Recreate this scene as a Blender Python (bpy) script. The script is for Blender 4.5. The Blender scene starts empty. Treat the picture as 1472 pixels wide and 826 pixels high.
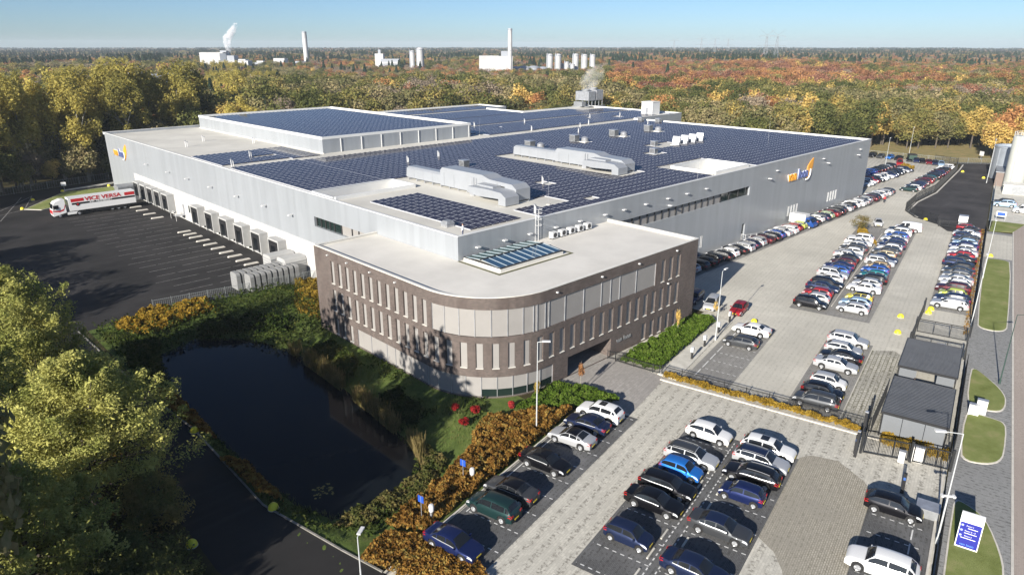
import bpy, bmesh, math, random
import numpy as np
from mathutils import Vector, Matrix, Euler

SC = bpy.context.scene
COL = SC.collection
rng = np.random.default_rng(7)
random.seed(7)
PI = math.pi
R = math.radians

# ------------------------------------------------------------------ camera, sky, sun, exposure
F_PX, W_PX = 990.0, 1472.0
cam = bpy.data.cameras.new('camera')
cam.sensor_width = 36.0
cam.lens = 36.0 * F_PX / W_PX
cam.clip_start, cam.clip_end = 1.0, 30000.0
CAM = bpy.data.objects.new('camera', cam)
COL.objects.link(CAM)
CAM.location = (0, 0, 35.3)
PITCH = math.atan(348.0 / 990.0)
CAM.rotation_euler = (PI / 2 - PITCH, 0, R(-44.0))
SC.camera = CAM

SUN_AZ, SUN_EL = 14.2, 21.3            # direction the shadows point to (from +X), elevation
wd = bpy.data.worlds.new('World'); SC.world = wd; wd.use_nodes = True
nt = wd.node_tree
bg = nt.nodes['Background']
sky = nt.nodes.new('ShaderNodeTexSky'); sky.sky_type = 'NISHITA'; sky.sun_disc = False
sky.sun_elevation = R(SUN_EL)
sx, sy = -math.cos(R(SUN_AZ)), -math.sin(R(SUN_AZ))
sky.sun_rotation = math.atan2(sx, sy) % (2 * PI)
sky.altitude = 0; sky.air_density = 0.7; sky.dust_density = 0.35; sky.ozone_density = 5.0
nt.links.new(sky.outputs[0], bg.inputs[0]); bg.inputs[1].default_value = 0.060
sl = bpy.data.lights.new('sun', 'SUN'); sl.energy = 5.0; sl.angle = R(0.5); sl.color = (1.0, 0.94, 0.85)
SUN = bpy.data.objects.new('sun', sl); COL.objects.link(SUN)
sd = Vector((math.cos(R(SUN_EL)) * math.cos(R(SUN_AZ)), math.cos(R(SUN_EL)) * math.sin(R(SUN_AZ)), -math.sin(R(SUN_EL))))
SUN.rotation_euler = sd.to_track_quat('-Z', 'Y').to_euler()
SUN.location = (-80, -20, 120)
vs = SC.view_settings
vs.view_transform = 'Standard'; vs.look = 'None'; vs.exposure = 0.95; vs.gamma = 1.0; vs.use_curve_mapping = False
cy = SC.cycles
cy.max_bounces = 6; cy.diffuse_bounces = 2; cy.glossy_bounces = 3; cy.transmission_bounces = 3
cy.transparent_max_bounces = 6; cy.volume_bounces = 3
cy.use_denoising = True
cy.sample_clamp_indirect = 6.0

# ------------------------------------------------------------------ helpers
def tag(o, label=None, cat=None, group=None, kind=None):
    if label: o['label'] = label
    if cat: o['category'] = cat
    if group: o['group'] = group
    if kind: o['kind'] = kind
    return o

def empty(name, loc=(0, 0, 0), rz=0.0, label=None, cat=None, group=None, kind=None, parent=None):
    o = bpy.data.objects.new(name, None); o.empty_display_size = 0.3
    COL.objects.link(o); o.location = loc; o.rotation_euler = (0, 0, rz)
    if parent: o.parent = parent
    return tag(o, label, cat, group, kind)

def link(name, me, parent=None, loc=None, rz=None):
    o = bpy.data.objects.new(name, me); COL.objects.link(o)
    if parent: o.parent = parent
    if loc is not None: o.location = loc
    if rz is not None: o.rotation_euler = (0, 0, rz)
    return o

class MB:
    """collects faces, builds ONE mesh"""
    def __init__(s): s.v = []; s.f = []; s.m = []; s.uv = None
    def add(s, verts, faces, mi=0):
        b = len(s.v); s.v.extend([tuple(map(float, p)) for p in verts])
        for f in faces: s.f.append([b + i for i in f]); s.m.append(mi)
        return s
    def box(s, c, d, rz=0.0, mi=0, taper=1.0):
        cx, cy_, cz = c; a, b, h = d[0] / 2, d[1] / 2, d[2] / 2
        ca, sa = math.cos(rz), math.sin(rz); vs_ = []
        for z, t in ((-h, 1.0), (h, taper)):
            for x, y in ((-a, -b), (a, -b), (a, b), (-a, b)):
                x *= t; y *= t
                vs_.append((cx + x * ca - y * sa, cy_ + x * sa + y * ca, cz + z))
        return s.add(vs_, [(3, 2, 1, 0), (4, 5, 6, 7), (0, 1, 5, 4), (1, 2, 6, 5), (2, 3, 7, 6), (3, 0, 4, 7)], mi)
    def b2(s, x0, y0, z0, x1, y1, z1, mi=0):
        return s.box(((x0 + x1) / 2, (y0 + y1) / 2, (z0 + z1) / 2), (abs(x1 - x0), abs(y1 - y0), abs(z1 - z0)), 0, mi)
    def tube(s, p, q, r0, r1=None, n=8, mi=0, caps=True):
        r1 = r0 if r1 is None else r1
        p, q = Vector(p), Vector(q); d = (q - p)
        if d.length < 1e-6: return s
        d.normalize(); a = d.orthogonal().normalized(); b = d.cross(a)
        vs_ = [p + (a * math.cos(2 * PI * i / n) + b * math.sin(2 * PI * i / n)) * r0 for i in range(n)]
        vs_ += [q + (a * math.cos(2 * PI * i / n) + b * math.sin(2 * PI * i / n)) * r1 for i in range(n)]
        fs = [(i, (i + 1) % n, n + (i + 1) % n, n + i) for i in range(n)]
        if caps: fs += [tuple(range(n - 1, -1, -1)), tuple(range(n, 2 * n))]
        return s.add(vs_, fs, mi)
    def path(s, pts, rad, n=8, mi=0):
        for i in range(len(pts) - 1):
            r0 = rad[i] if isinstance(rad, (list, tuple)) else rad
            r1 = rad[i + 1] if isinstance(rad, (list, tuple)) else rad
            s.tube(pts[i], pts[i + 1], r0, r1, n, mi)
        return s
    def lathe(s, prof, c=(0, 0, 0), n=16, mi=0, axis='z'):
        vs_ = []; k = len(prof)
        for i in range(n):
            a = 2 * PI * i / n
            for r, z in prof:
                if axis == 'z': vs_.append((c[0] + r * math.cos(a), c[1] + r * math.sin(a), c[2] + z))
                else: vs_.append((c[0] + r * math.cos(a), c[1] + z, c[2] + r * math.sin(a)))
        fs = []
        for i in range(n):
            j = (i + 1) % n
            for t in range(k - 1):
                q = (i * k + t, j * k + t, j * k + t + 1, i * k + t + 1)
                fs.append(q if axis == 'z' else q[::-1])
        return s.add(vs_, fs, mi)
    def prism(s, poly, z0, z1, mi=0, side=None):
        n = len(poly)
        ar = sum(poly[i][0] * poly[(i + 1) % n][1] - poly[(i + 1) % n][0] * poly[i][1] for i in range(n))
        if ar < 0: poly = poly[::-1]
        vs_ = [(x, y, z0) for x, y in poly] + [(x, y, z1) for x, y in poly]
        s.add(vs_, [tuple(range(n, 2 * n)), tuple(range(n - 1, -1, -1))], mi)
        return s.add(vs_, [(i, (i + 1) % n, n + (i + 1) % n, n + i) for i in range(n)], mi if side is None else side)
    def profile(s, prof, x0, x1, place, mi=0):
        """closed 2-D outline (y,z) swept from x0 to x1; place maps (x,y,z) to the world"""
        n = len(prof)
        vs_ = [place(x0, y, z) for y, z in prof] + [place(x1, y, z) for y, z in prof]
        fs = [(i, (i + 1) % n, n + (i + 1) % n, n + i) for i in range(n)] + [tuple(range(n - 1, -1, -1)), tuple(range(n, 2 * n))]
        return s.add(vs_, fs, mi)
    def quad(s, a, b, c, d, mi=0): return s.add([a, b, c, d], [(0, 1, 2, 3)], mi)
    def mesh(s, name, mats, smooth=None):
        me = bpy.data.meshes.new(name)
        me.from_pydata(s.v, [], s.f)
        for m in (mats if isinstance(mats, (list, tuple)) else [mats]): me.materials.append(m)
        if len(me.polygons) and max(s.m) > 0: me.polygons.foreach_set('material_index', s.m)
        if smooth is not None:
            me.polygons.foreach_set('use_smooth', [True] * len(me.polygons))
            if smooth < 3: me.set_sharp_from_angle(angle=smooth)
        if s.uv is not None:
            l = me.uv_layers.new(name='UVMap'); l.data.foreach_set('uv', np.asarray(s.uv, dtype=np.float32).ravel())
        me.update()
        return me
    def build(s, name, mats, parent=None, smooth=None, loc=None, rz=None):
        return link(name, s.mesh(name, mats, smooth), parent, loc, rz)

def fast_quads(name, V, mat, nper=4):
    """V: (n,4,3) array of separate quads -> mesh"""
    n = len(V); me = bpy.data.meshes.new(name)
    me.vertices.add(n * 4); me.vertices.foreach_set('co', V.reshape(-1).astype(np.float32))
    me.loops.add(n * 4); me.loops.foreach_set('vertex_index', np.arange(n * 4, dtype=np.int32))
    me.polygons.add(n); me.polygons.foreach_set('loop_start', np.arange(0, n * 4, 4, dtype=np.int32))
    me.polygons.foreach_set('loop_total', np.full(n, 4, dtype=np.int32))
    for m in (mat if isinstance(mat, (list, tuple)) else [mat]): me.materials.append(m)
    me.update(calc_edges=True)
    return me

def inpoly(P, poly):
    P = np.asarray(P); x, y = P[:, 0], P[:, 1]; c = np.zeros(len(P), bool); n = len(poly)
    for i in range(n):
        x0, y0 = poly[i]; x1, y1 = poly[(i + 1) % n]
        t = ((y0 > y) != (y1 > y)) & (x < (x1 - x0) * (y - y0) / ((y1 - y0) + 1e-12) + x0)
        c ^= t
    return c
def scatter(poly, n):
    a = np.array(poly); lo, hi = a.min(0), a.max(0); out = np.zeros((0, 2))
    while len(out) < n:
        p = rng.uniform(lo, hi, (n * 2, 2)); out = np.vstack([out, p[inpoly(p, poly)]])
    return out[:n]
def distpoly(P, poly):
    P = np.asarray(P, float); d = np.full(len(P), 1e9); n = len(poly)
    for i in range(n):
        a = np.array(poly[i], float); b = np.array(poly[(i + 1) % n], float); ab = b - a
        t = np.clip(((P - a) @ ab) / (ab @ ab + 1e-12), 0, 1)
        d = np.minimum(d, np.linalg.norm(P - (a + t[:, None] * ab), axis=1))
    return d
def distline(P, line):
    P = np.asarray(P, float); d = np.full(len(P), 1e9)
    for i in range(len(line) - 1):
        a = np.array(line[i], float); b = np.array(line[i + 1], float); ab = b - a
        t = np.clip(((P - a) @ ab) / (ab @ ab + 1e-12), 0, 1)
        d = np.minimum(d, np.linalg.norm(P - (a + t[:, None] * ab), axis=1))
    return d

LA = R(11.5)                                  # the car parks lie 11.5 degrees off the building
def S(s, t, z=None):
    u, v = s * math.cos(LA) - t * math.sin(LA), s * math.sin(LA) + t * math.cos(LA)
    return (u, v) if z is None else (u, v, z)

# ------------------------------------------------------------------ materials
def new_mat(name):
    m = bpy.data.materials.new(name); m.use_nodes = True
    return m, m.node_tree, m.node_tree.nodes, m.node_tree.links, m.node_tree.nodes['Principled BSDF']
def pos_node(N, Lk, scale=(1, 1, 1), rz=0.0, obj=False):
    if obj: t = N.new('ShaderNodeTexCoord'); src = t.outputs['Object']
    else: t = N.new('ShaderNodeNewGeometry'); src = t.outputs['Position']
    mp = N.new('ShaderNodeMapping'); mp.inputs['Scale'].default_value = scale; mp.inputs['Rotation'].default_value = (0, 0, rz)
    Lk.new(src, mp.inputs[0]); return mp.outputs[0]
def noise(N, Lk, vec, scale, detail=4, rough=0.55):
    n = N.new('ShaderNodeTexNoise'); n.inputs['Scale'].default_value = scale
    n.inputs['Detail'].default_value = detail; n.inputs['Roughness'].default_value = rough
    Lk.new(vec, n.inputs['Vector']); return n.outputs['Fac']
def ramp(N, Lk, fac, stops):
    r = N.new('ShaderNodeValToRGB'); e = r.color_ramp.elements
    while len(e) < len(stops): e.new(0.5)
    for i, (p, c) in enumerate(stops):
        e[i].position = p; e[i].color = (c[0], c[1], c[2], 1) if not isinstance(c, (int, float)) else (c, c, c, 1)
    Lk.new(fac, r.inputs[0]); return r.outputs[0]
def mixc(N, Lk, a, b, fac, mode='MIX'):
    m = N.new('ShaderNodeMix'); m.data_type = 'RGBA'; m.blend_type = mode
    for i, x in ((6, a), (7, b)):
        if isinstance(x, (tuple, list)): m.inputs[i].default_value = (*x[:3], 1)
        else: Lk.new(x, m.inputs[i])
    if isinstance(fac, (int, float)): m.inputs[0].default_value = fac
    else: Lk.new(fac, m.inputs[0])
    return m.outputs[2]
def bump(N, Lk, h, p, strength=0.3, dist=0.02):
    b = N.new('ShaderNodeBump'); b.inputs['Strength'].default_value = strength; b.inputs['Distance'].default_value = dist
    Lk.new(h, b.inputs['Height']); Lk.new(b.outputs[0], p.inputs['Normal'])
_mc = {}
def M(name, rgb, rough=0.6, metal=0.0, var=0.0, vscale=1.0, coat=0.0, spec=None, bmp=0.0, bscale=20.0, obj=False):
    if name in _mc: return _mc[name]
    m, t, N, Lk, p = new_mat(name)
    p.inputs['Base Color'].default_value = (*rgb, 1); p.inputs['Roughness'].default_value = rough
    p.inputs['Metallic'].default_value = metal; p.inputs['Coat Weight'].default_value = coat; p.inputs['Coat Roughness'].default_value = 0.04
    if spec is not None: p.inputs['Specular IOR Level'].default_value = spec
    if var or bmp: vec = pos_node(N, Lk, obj=obj)
    if var:
        f = noise(N, Lk, vec, vscale, 5, 0.6)
        c = ramp(N, Lk, f, [(0.3, tuple(x * (1 - var) for x in rgb)), (0.7, tuple(min(1, x * (1 + var)) for x in rgb))])
        Lk.new(c, p.inputs['Base Color'])
    if bmp:
        bump(N, Lk, noise(N, Lk, vec, bscale, 3), p, bmp, 0.02)
    _mc[name] = m; return m

def asphalt(name, base=0.04, patch=0.35, sx=1.0, rz=0.0, tint=(1, 0.97, 0.95)):
    m, t, N, Lk, p = new_mat(name)
    v = pos_node(N, Lk, (1, sx, 1), rz)
    n1 = noise(N, Lk, v, 0.12, 6, 0.65); n2 = noise(N, Lk, v, 9.0, 3); n3 = noise(N, Lk, pos_node(N, Lk, (0.05, 0.9, 1), rz), 1.0, 4)
    c = ramp(N, Lk, n1, [(0.3, tuple(base * (1 - patch) * k for k in tint)), (0.7, tuple(base * (1 + patch) * k for k in tint))])
    c = mixc(N, Lk, c, (0.5, 0.5, 0.5), n2, 'OVERLAY'); c = mixc(N, Lk, c, tuple(base * 2.2 * k for k in tint), ramp(N, Lk, n3, [(0.55, 0.0), (0.8, 0.45)]))
    Lk.new(c, p.inputs['Base Color']); p.inputs['Roughness'].default_value = 0.85; p.inputs['Specular IOR Level'].default_value = 0.25
    bump(N, Lk, n2, p, 0.3, 0.01)
    return m

def paving(name, base, joint, bw=0.4, bh=0.2, rz=-LA, dark=(0.10, 0.095, 0.085), stain=0.45, spots=0.5, jit=0.12, mortar=0.012, big=0.05, spot_s=0.55):
    m, t, N, Lk, p = new_mat(name)
    v = pos_node(N, Lk, (1, 1, 1), rz)
    b = N.new('ShaderNodeTexBrick'); Lk.new(v, b.inputs['Vector'])
    b.inputs['Scale'].default_value = 1.0; b.inputs['Brick Width'].default_value = bw; b.inputs['Row Height'].default_value = bh
    b.inputs['Mortar Size'].default_value = mortar; b.inputs['Mortar Smooth'].default_value = 0.2; b.inputs['Bias'].default_value = 0.0
    b.inputs['Color1'].default_value = (*[x * (1 - jit) for x in base], 1); b.inputs['Color2'].default_value = (*[x * (1 + jit) for x in base], 1)
    b.inputs['Mortar'].default_value = (*joint, 1)
    n1 = noise(N, Lk, v, big, 6, 0.6)
    c = mixc(N, Lk, b.outputs['Color'], tuple(x * (1 - stain) for x in base), ramp(N, Lk, n1, [(0.42, 0.0), (0.68, 1.0)]))
    # moss and leaf spots gathered in rows along the joints
    n2 = noise(N, Lk, pos_node(N, Lk, (1.3, 1.0, 1), rz), 2.6, 4, 0.7)
    w = N.new('ShaderNodeTexWave'); w.bands_direction = 'Y'; w.inputs['Scale'].default_value = spot_s; w.inputs['Distortion'].default_value = 1.2
    w.inputs['Detail'].default_value = 2; Lk.new(v, w.inputs['Vector'])
    mm = N.new('ShaderNodeMath'); mm.operation = 'MULTIPLY'; Lk.new(ramp(N, Lk, n2, [(0.49, 0.0), (0.58, 1.0)]), mm.inputs[0]); Lk.new(ramp(N, Lk, w.outputs['Fac'], [(0.35, 0.08), (0.8, 1.0)]), mm.inputs[1])
    m2 = N.new('ShaderNodeMath'); m2.operation = 'MULTIPLY'; Lk.new(mm.outputs[0], m2.inputs[0]); m2.inputs[1].default_value = spots
    c = mixc(N, Lk, c, dark, m2.outputs[0])
    n3 = noise(N, Lk, v, 14.0, 2); c = mixc(N, Lk, c, (0.5, 0.5, 0.5), n3, 'OVERLAY')
    Lk.new(c, p.inputs['Base Color']); p.inputs['Roughness'].default_value = 0.9; p.inputs['Specular IOR Level'].default_value = 0.2
    bump(N, Lk, b.outputs['Fac'], p, -0.15, 0.01)
    return m

def grass_mat(name, a, b, c_):
    m, t, N, Lk, p = new_mat(name)
    v = pos_node(N, Lk)
    c = ramp(N, Lk, noise(N, Lk, v, 0.35, 6, 0.7), [(0.3, a), (0.52, b), (0.72, c_)])
    c = mixc(N, Lk, c, (0.5, 0.5, 0.5), noise(N, Lk, v, 12, 3, 0.8), 'OVERLAY')
    Lk.new(c, p.inputs['Base Color']); p.inputs['Roughness'].default_value = 0.95; p.inputs['Specular IOR Level'].default_value = 0.1
    bump(N, Lk, noise(N, Lk, v, 9, 4, 0.8), p, 0.8, 0.08)
    return m

def leaf_mat(name, cols, rnd=0.25, trans=0.35, cl=0.5):
    """leaf colour varies per clump (object-space noise) and per tree (object random)"""
    m, t, N, Lk, p = new_mat(name)
    N.remove(p); out = N['Material Output']
    v = pos_node(N, Lk, obj=True)
    n = noise(N, Lk, v, cl, 3, 0.7)
    n2 = noise(N, Lk, v, 3.0, 2, 0.8)
    oi = N.new('ShaderNodeObjectInfo')
    a = N.new('ShaderNodeMath'); a.operation = 'MULTIPLY_ADD'; Lk.new(oi.outputs['Random'], a.inputs[0]); a.inputs[1].default_value = rnd; Lk.new(n, a.inputs[2])
    b = N.new('ShaderNodeMath'); b.operation = 'MULTIPLY_ADD'; Lk.new(n2, b.inputs[0]); b.inputs[1].default_value = 0.35; Lk.new(a.outputs[0], b.inputs[2])
    k = N.new('ShaderNodeMath'); k.operation = 'SUBTRACT'; Lk.new(b.outputs[0], k.inputs[0]); k.inputs[1].default_value = 0.175 + rnd / 2
    c = ramp(N, Lk, k.outputs[0], [(0.25 + 0.5 * i / (len(cols) - 1), cc) for i, cc in enumerate(cols)])
    d = N.new('ShaderNodeBsdfDiffuse'); tr = N.new('ShaderNodeBsdfTranslucent'); mx = N.new('ShaderNodeMixShader')
    Lk.new(c, d.inputs[0]); Lk.new(c, tr.inputs[0]); mx.inputs[0].default_value = trans
    Lk.new(d.outputs[0], mx.inputs[1]); Lk.new(tr.outputs[0], mx.inputs[2]); Lk.new(mx.outputs[0], out.inputs[0])
    return m

def cladding(name, rgb, rib=3.0, rough=0.45, metal=0.25, var=0.06, panel=1.05):
    m, t, N, Lk, p = new_mat(name)
    g = N.new('ShaderNodeNewGeometry'); sp = N.new('ShaderNodeSeparateXYZ'); Lk.new(g.outputs['Position'], sp.inputs[0])
    ad = N.new('ShaderNodeMath'); ad.operation = 'ADD'; Lk.new(sp.outputs[0], ad.inputs[0]); Lk.new(sp.outputs[1], ad.inputs[1])
    cb = N.new('ShaderNodeCombineXYZ'); Lk.new(ad.outputs[0], cb.inputs[0])
    w = N.new('ShaderNodeTexWave'); w.bands_direction = 'X'; w.inputs['Scale'].default_value = rib; Lk.new(cb.outputs[0], w.inputs['Vector'])
    fl = N.new('ShaderNodeMath'); fl.operation = 'SNAP'; Lk.new(ad.outputs[0], fl.inputs[0]); fl.inputs[1].default_value = panel
    wn = N.new('ShaderNodeTexWhiteNoise'); wn.noise_dimensions = '1D'; Lk.new(fl.outputs[0], wn.inputs['W'])
    c1 = ramp(N, Lk, wn.outputs[0], [(0.0, tuple(x * (1 - var) for x in rgb)), (1.0, tuple(x * (1 + var) for x in rgb))])
    # streaks of dirt running down
    v2 = N.new('ShaderNodeMapping'); v2.inputs['Scale'].default_value = (0.9, 0.9, 0.10); Lk.new(g.outputs['Position'], v2.inputs[0])
    c = mixc(N, Lk, c1, tuple(x * 0.86 for x in rgb), ramp(N, Lk, noise(N, Lk, v2.outputs[0], 1.0, 5), [(0.5, 0.0), (0.75, 0.8)]))
    c = mixc(N, Lk, c, tuple(x * 0.72 for x in rgb), ramp(N, Lk, w.outputs['Fac'], [(0.0, 0.5), (0.25, 0.0)]))
    Lk.new(c, p.inputs['Base Color']); p.inputs['Roughness'].default_value = rough; p.inputs['Metallic'].default_value = metal
    bump(N, Lk, w.outputs['Fac'], p, 0.35, 0.03)
    return m

def brick_mat(name, rgb, mortar=(0.2, 0.18, 0.16)):
    m, t, N, Lk, p = new_mat(name)
    g = N.new('ShaderNodeNewGeometry'); sp = N.new('ShaderNodeSeparateXYZ'); Lk.new(g.outputs['Position'], sp.inputs[0])
    ad = N.new('ShaderNodeMath'); ad.operation = 'SUBTRACT'; Lk.new(sp.outputs[0], ad.inputs[0]); Lk.new(sp.outputs[1], ad.inputs[1])
    cb = N.new('ShaderNodeCombineXYZ'); Lk.new(ad.outputs[0], cb.inputs[0]); Lk.new(sp.outputs[2], cb.inputs[1])
    b = N.new('ShaderNodeTexBrick'); Lk.new(cb.outputs[0], b.inputs['Vector']); b.inputs['Scale'].default_value = 1
    b.inputs['Brick Width'].default_value = 0.34; b.inputs['Row Height'].default_value = 0.11; b.inputs['Mortar Size'].default_value = 0.012
    b.inputs['Color1'].default_value = (*[x * 0.62 for x in rgb], 1); b.inputs['Color2'].default_value = (*[x * 1.35 for x in rgb], 1); b.inputs['Mortar'].default_value = (*mortar, 1)
    v = pos_node(N, Lk, (1, 1, 0.4)); c = mixc(N, Lk, b.outputs['Color'], tuple(x * 0.7 for x in rgb), ramp(N, Lk, noise(N, Lk, v, 0.5, 5), [(0.45, 0.0), (0.75, 0.6)]))
    Lk.new(c, p.inputs['Base Color']); p.inputs['Roughness'].default_value = 0.9
    bump(N, Lk, b.outputs['Fac'], p, -0.3, 0.01)
    return m

def panel_mat(name):
    m, t, N, Lk, p = new_mat(name)
    uv = N.new('ShaderNodeUVMap'); sp = N.new('ShaderNodeSeparateXYZ'); Lk.new(uv.outputs[0], sp.inputs[0])
    def edge(o, e):
        a = N.new('ShaderNodeMath'); a.operation = 'PINGPONG'; a.inputs[1].default_value = 0.5; Lk.new(o, a.inputs[0])
        b = N.new('ShaderNodeMath'); b.operation = 'LESS_THAN'; b.inputs[1].default_value = e; Lk.new(a.outputs[0], b.inputs[0]); return b.outputs[0]
    mx = N.new('ShaderNodeMath'); mx.operation = 'MAXIMUM'; Lk.new(edge(sp.outputs[0], 0.040), mx.inputs[0]); Lk.new(edge(sp.outputs[1], 0.028), mx.inputs[1])
    v = pos_node(N, Lk); n = noise(N, Lk, v, 0.6, 2)
    c0 = ramp(N, Lk, n, [(0.3, (0.025, 0.024, 0.037)), (0.7, (0.033, 0.031, 0.047))])
    c = mixc(N, Lk, c0, (0.44, 0.45, 0.48), mx.outputs[0])
    Lk.new(c, p.inputs['Base Color']); p.inputs['Roughness'].default_value = 0.10; p.inputs['IOR'].default_value = 1.17
    return m
# ================================================================== GROUND
def sheet(name, poly, z, mat, label=None, thick=None):
    b = MB(); n = len(poly)
    ar = sum(poly[i][0] * poly[(i + 1) % n][1] - poly[(i + 1) % n][0] * poly[i][1] for i in range(n))
    if ar < 0: poly = poly[::-1]
    if thick: b.prism(poly, z - thick, z)
    else: b.add([(x, y, z) for x, y in poly], [tuple(range(n))])
    o = b.build(name, mat); o['kind'] = 'structure'
    return o
def ribbon(line, w):
    """offset polygon of a centre line"""
    L_, R_ = [], []
    for i, p in enumerate(line):
        a = np.array(line[max(0, i - 1)], float); c = np.array(line[min(len(line) - 1, i + 1)], float)
        d = (c - a) / np.linalg.norm(c - a); nrm = np.array([-d[1], d[0]])
        L_.append(tuple(np.array(p) + nrm * w / 2)); R_.append(tuple(np.array(p) - nrm * w / 2))
    return L_ + R_[::-1]
def Sp(*pts): return [S(*p) for p in pts]
def srect(s0, t0, s1, t1): return Sp((s0, t0), (s1, t0), (s1, t1), (s0, t1))

m_forest = grass_mat('forest_floor', (0.030, 0.032, 0.012), (0.050, 0.045, 0.020), (0.075, 0.055, 0.025))
m_bank = grass_mat('bank_grass', (0.050, 0.075, 0.020), (0.10, 0.14, 0.035), (0.16, 0.165, 0.06))
m_lawn = grass_mat('lawn', (0.14, 0.165, 0.045), (0.20, 0.23, 0.075), (0.30, 0.275, 0.13))
m_meadow = grass_mat('meadow', (0.17, 0.17, 0.07), (0.27, 0.22, 0.10), (0.33, 0.24, 0.12))
m_soil = M('soil', (0.075, 0.055, 0.038), 0.95, var=0.4, vscale=1.5, bmp=0.5, bscale=6)
m_yard = asphalt('yard_asphalt', 0.023, 0.55, 1.0, 0.0, (1, 0.93, 0.90))  # random asphalt patches, contrast raised to suggest stripes of light on the yard
m_road = asphalt('road_asphalt', 0.021, 0.3, 1.0, 0.0, (1, 0.95, 0.92))
m_yard2 = asphalt('depot_asphalt', 0.046, 0.6, 1.0, -LA, (1, 0.93, 0.92))
m_pave = paving('lot_pavers', (0.55, 0.525, 0.455), (0.40, 0.38, 0.32), 0.42, 0.21, stain=0.26, spots=0.62, spot_s=0.28, dark=(0.12, 0.11, 0.09))
m_slab = paving('lot_slabs', (0.545, 0.52, 0.45), (0.47, 0.45, 0.385), 2.0, 2.0, stain=0.28, spots=0.30, mortar=0.03, dark=(0.20, 0.19, 0.15), jit=0.05)
m_kiln = paving('stall_pavers', (0.115, 0.115, 0.115), (0.06, 0.06, 0.06), 0.21, 0.105, stain=-0.35, spots=0.55, dark=(0.035, 0.035, 0.03), big=0.25, spot_s=0.9)
m_grassp = paving('open_joint_pavers', (0.40, 0.37, 0.305), (0.22, 0.20, 0.155), 0.30, 0.16, stain=0.25, spots=0.4, mortar=0.025, dark=(0.12, 0.11, 0.075), big=0.2, spot_s=0.9)
m_weed = paving('mossy_slabs', (0.46, 0.44, 0.38), (0.22, 0.21, 0.16), 0.6, 0.4, stain=0.35, spots=0.8, mortar=0.05, dark=(0.085, 0.08, 0.05), big=0.25, spot_s=0.5)
m_stall2 = paving('grey_stall_pavers', (0.27, 0.262, 0.245), (0.17, 0.165, 0.15), 0.4, 0.2, stain=0.25, spots=0.35, dark=(0.08, 0.08, 0.07), big=0.15)
m_entry = paving('entrance_pavers', (0.34, 0.32, 0.295), (0.24, 0.225, 0.21), 0.6, 0.3, stain=0.2, spots=0.2, rz=-LA)
m_drive = paving('driveway_pavers', (0.30, 0.30, 0.29), (0.20, 0.20, 0.19), 0.21, 0.105, stain=0.25, spots=0.6, dark=(0.06, 0.06, 0.055), spot_s=0.7, rz=-LA - PI / 2)
m_street = paving('street_clinkers', (0.40, 0.34, 0.295), (0.29, 0.25, 0.215), 0.21, 0.10, stain=0.18, spots=0.15, rz=-LA)
m_conc = M('concrete', (0.52, 0.50, 0.44), 0.9, var=0.18, vscale=0.8)
m_conc2 = M('pale_kerb', (0.55, 0.52, 0.46), 0.9, var=0.15, vscale=1.2)
m_paint = M('road_paint', (0.62, 0.62, 0.60), 0.7, var=0.15, vscale=4)
m_yellow = M('yellow_paint', (0.80, 0.68, 0.03), 0.5)

# --- base sheet with a rectangular hole where the pond banks are modelled
HX0, HX1, HY0, HY1 = 17.9, 46.0, 36.0, 98.5
b = MB(); BIG = 5500
xs = [-BIG, HX0, HX1, BIG]; ys = [-BIG, HY0, HY1, BIG]
for i in range(3):
    for j in range(3):
        if i == 1 and j == 1: continue
        b.quad((xs[i], ys[j], 0), (xs[i + 1], ys[j], 0), (xs[i + 1], ys[j + 1], 0), (xs[i], ys[j + 1], 0))
o = b.build('ground', m_forest); o['kind'] = 'structure'

POND = [(22.6, 85.5), (27.5, 87.6), (32.2, 83.5), (34.8, 75.4), (34.2, 65.6), (33.4, 54.8), (32.5, 46.9), (30.0, 43.9), (26, 42.9), (22.2, 43.7), (20.9, 47.2), (20.3, 52.1), (20.2, 62.3), (20.6, 75.7)]
ROADR = [(16.9, 99), (17.5, 76.9), (18.5, 63.8), (18.1, 47.9), (19.9, 38.8), (20.8, 34.8)]
WATER_Z = -1.0
def pond_h(P):
    ins = inpoly(P, POND); dp = distpoly(P, POND)
    rd = distline(P, ROADR)
    edge = np.minimum.reduce([P[:, 0] - HX0, HX1 - P[:, 0], P[:, 1] - HY0, HY1 - P[:, 1], np.where(P[:, 0] > 40.6, 0.01, 40.8 - P[:, 0])])
    db = np.clip(np.minimum(rd, edge), 0.0, 6.0)
    t = dp / (dp + db + 1e-6); t = t * t * (3 - 2 * t)
    h = -1.05 * (1 - t)
    h = np.where(ins, -1.05 - np.clip(dp, 0, 2) * 0.5, h)
    return np.where(edge <= 0.02, 0, h)
nx, ny = 96, 190
gx = np.linspace(HX0, HX1, nx); gy = np.linspace(HY0, HY1, ny)
GX, GY = np.meshgrid(gx, gy); PP = np.stack([GX.ravel(), GY.ravel()], 1); HH = pond_h(PP)
HH = HH + np.where((HH < -0.03) & (HH > -1.0), rng.normal(0, 0.04, len(HH)), 0)
me = bpy.data.meshes.new('pond_bank')
idx = np.arange(nx * ny).reshape(ny, nx)
fc = np.stack([idx[:-1, :-1], idx[:-1, 1:], idx[1:, 1:], idx[1:, :-1]], -1).reshape(-1, 4)
me.from_pydata(np.column_stack([PP, HH]).tolist(), [], fc.tolist()); me.materials.append(m_bank)
me.polygons.foreach_set('use_smooth', [True] * len(me.polygons))
o = link('pond_bank', me); o['kind'] = 'structure'
m, t_, N, Lk, p = new_mat('pond_water')
p.inputs['Base Color'].default_value = (0.006, 0.008, 0.010, 1); p.inputs['Roughness'].default_value = 0.06; p.inputs['IOR'].default_value = 1.17
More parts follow.
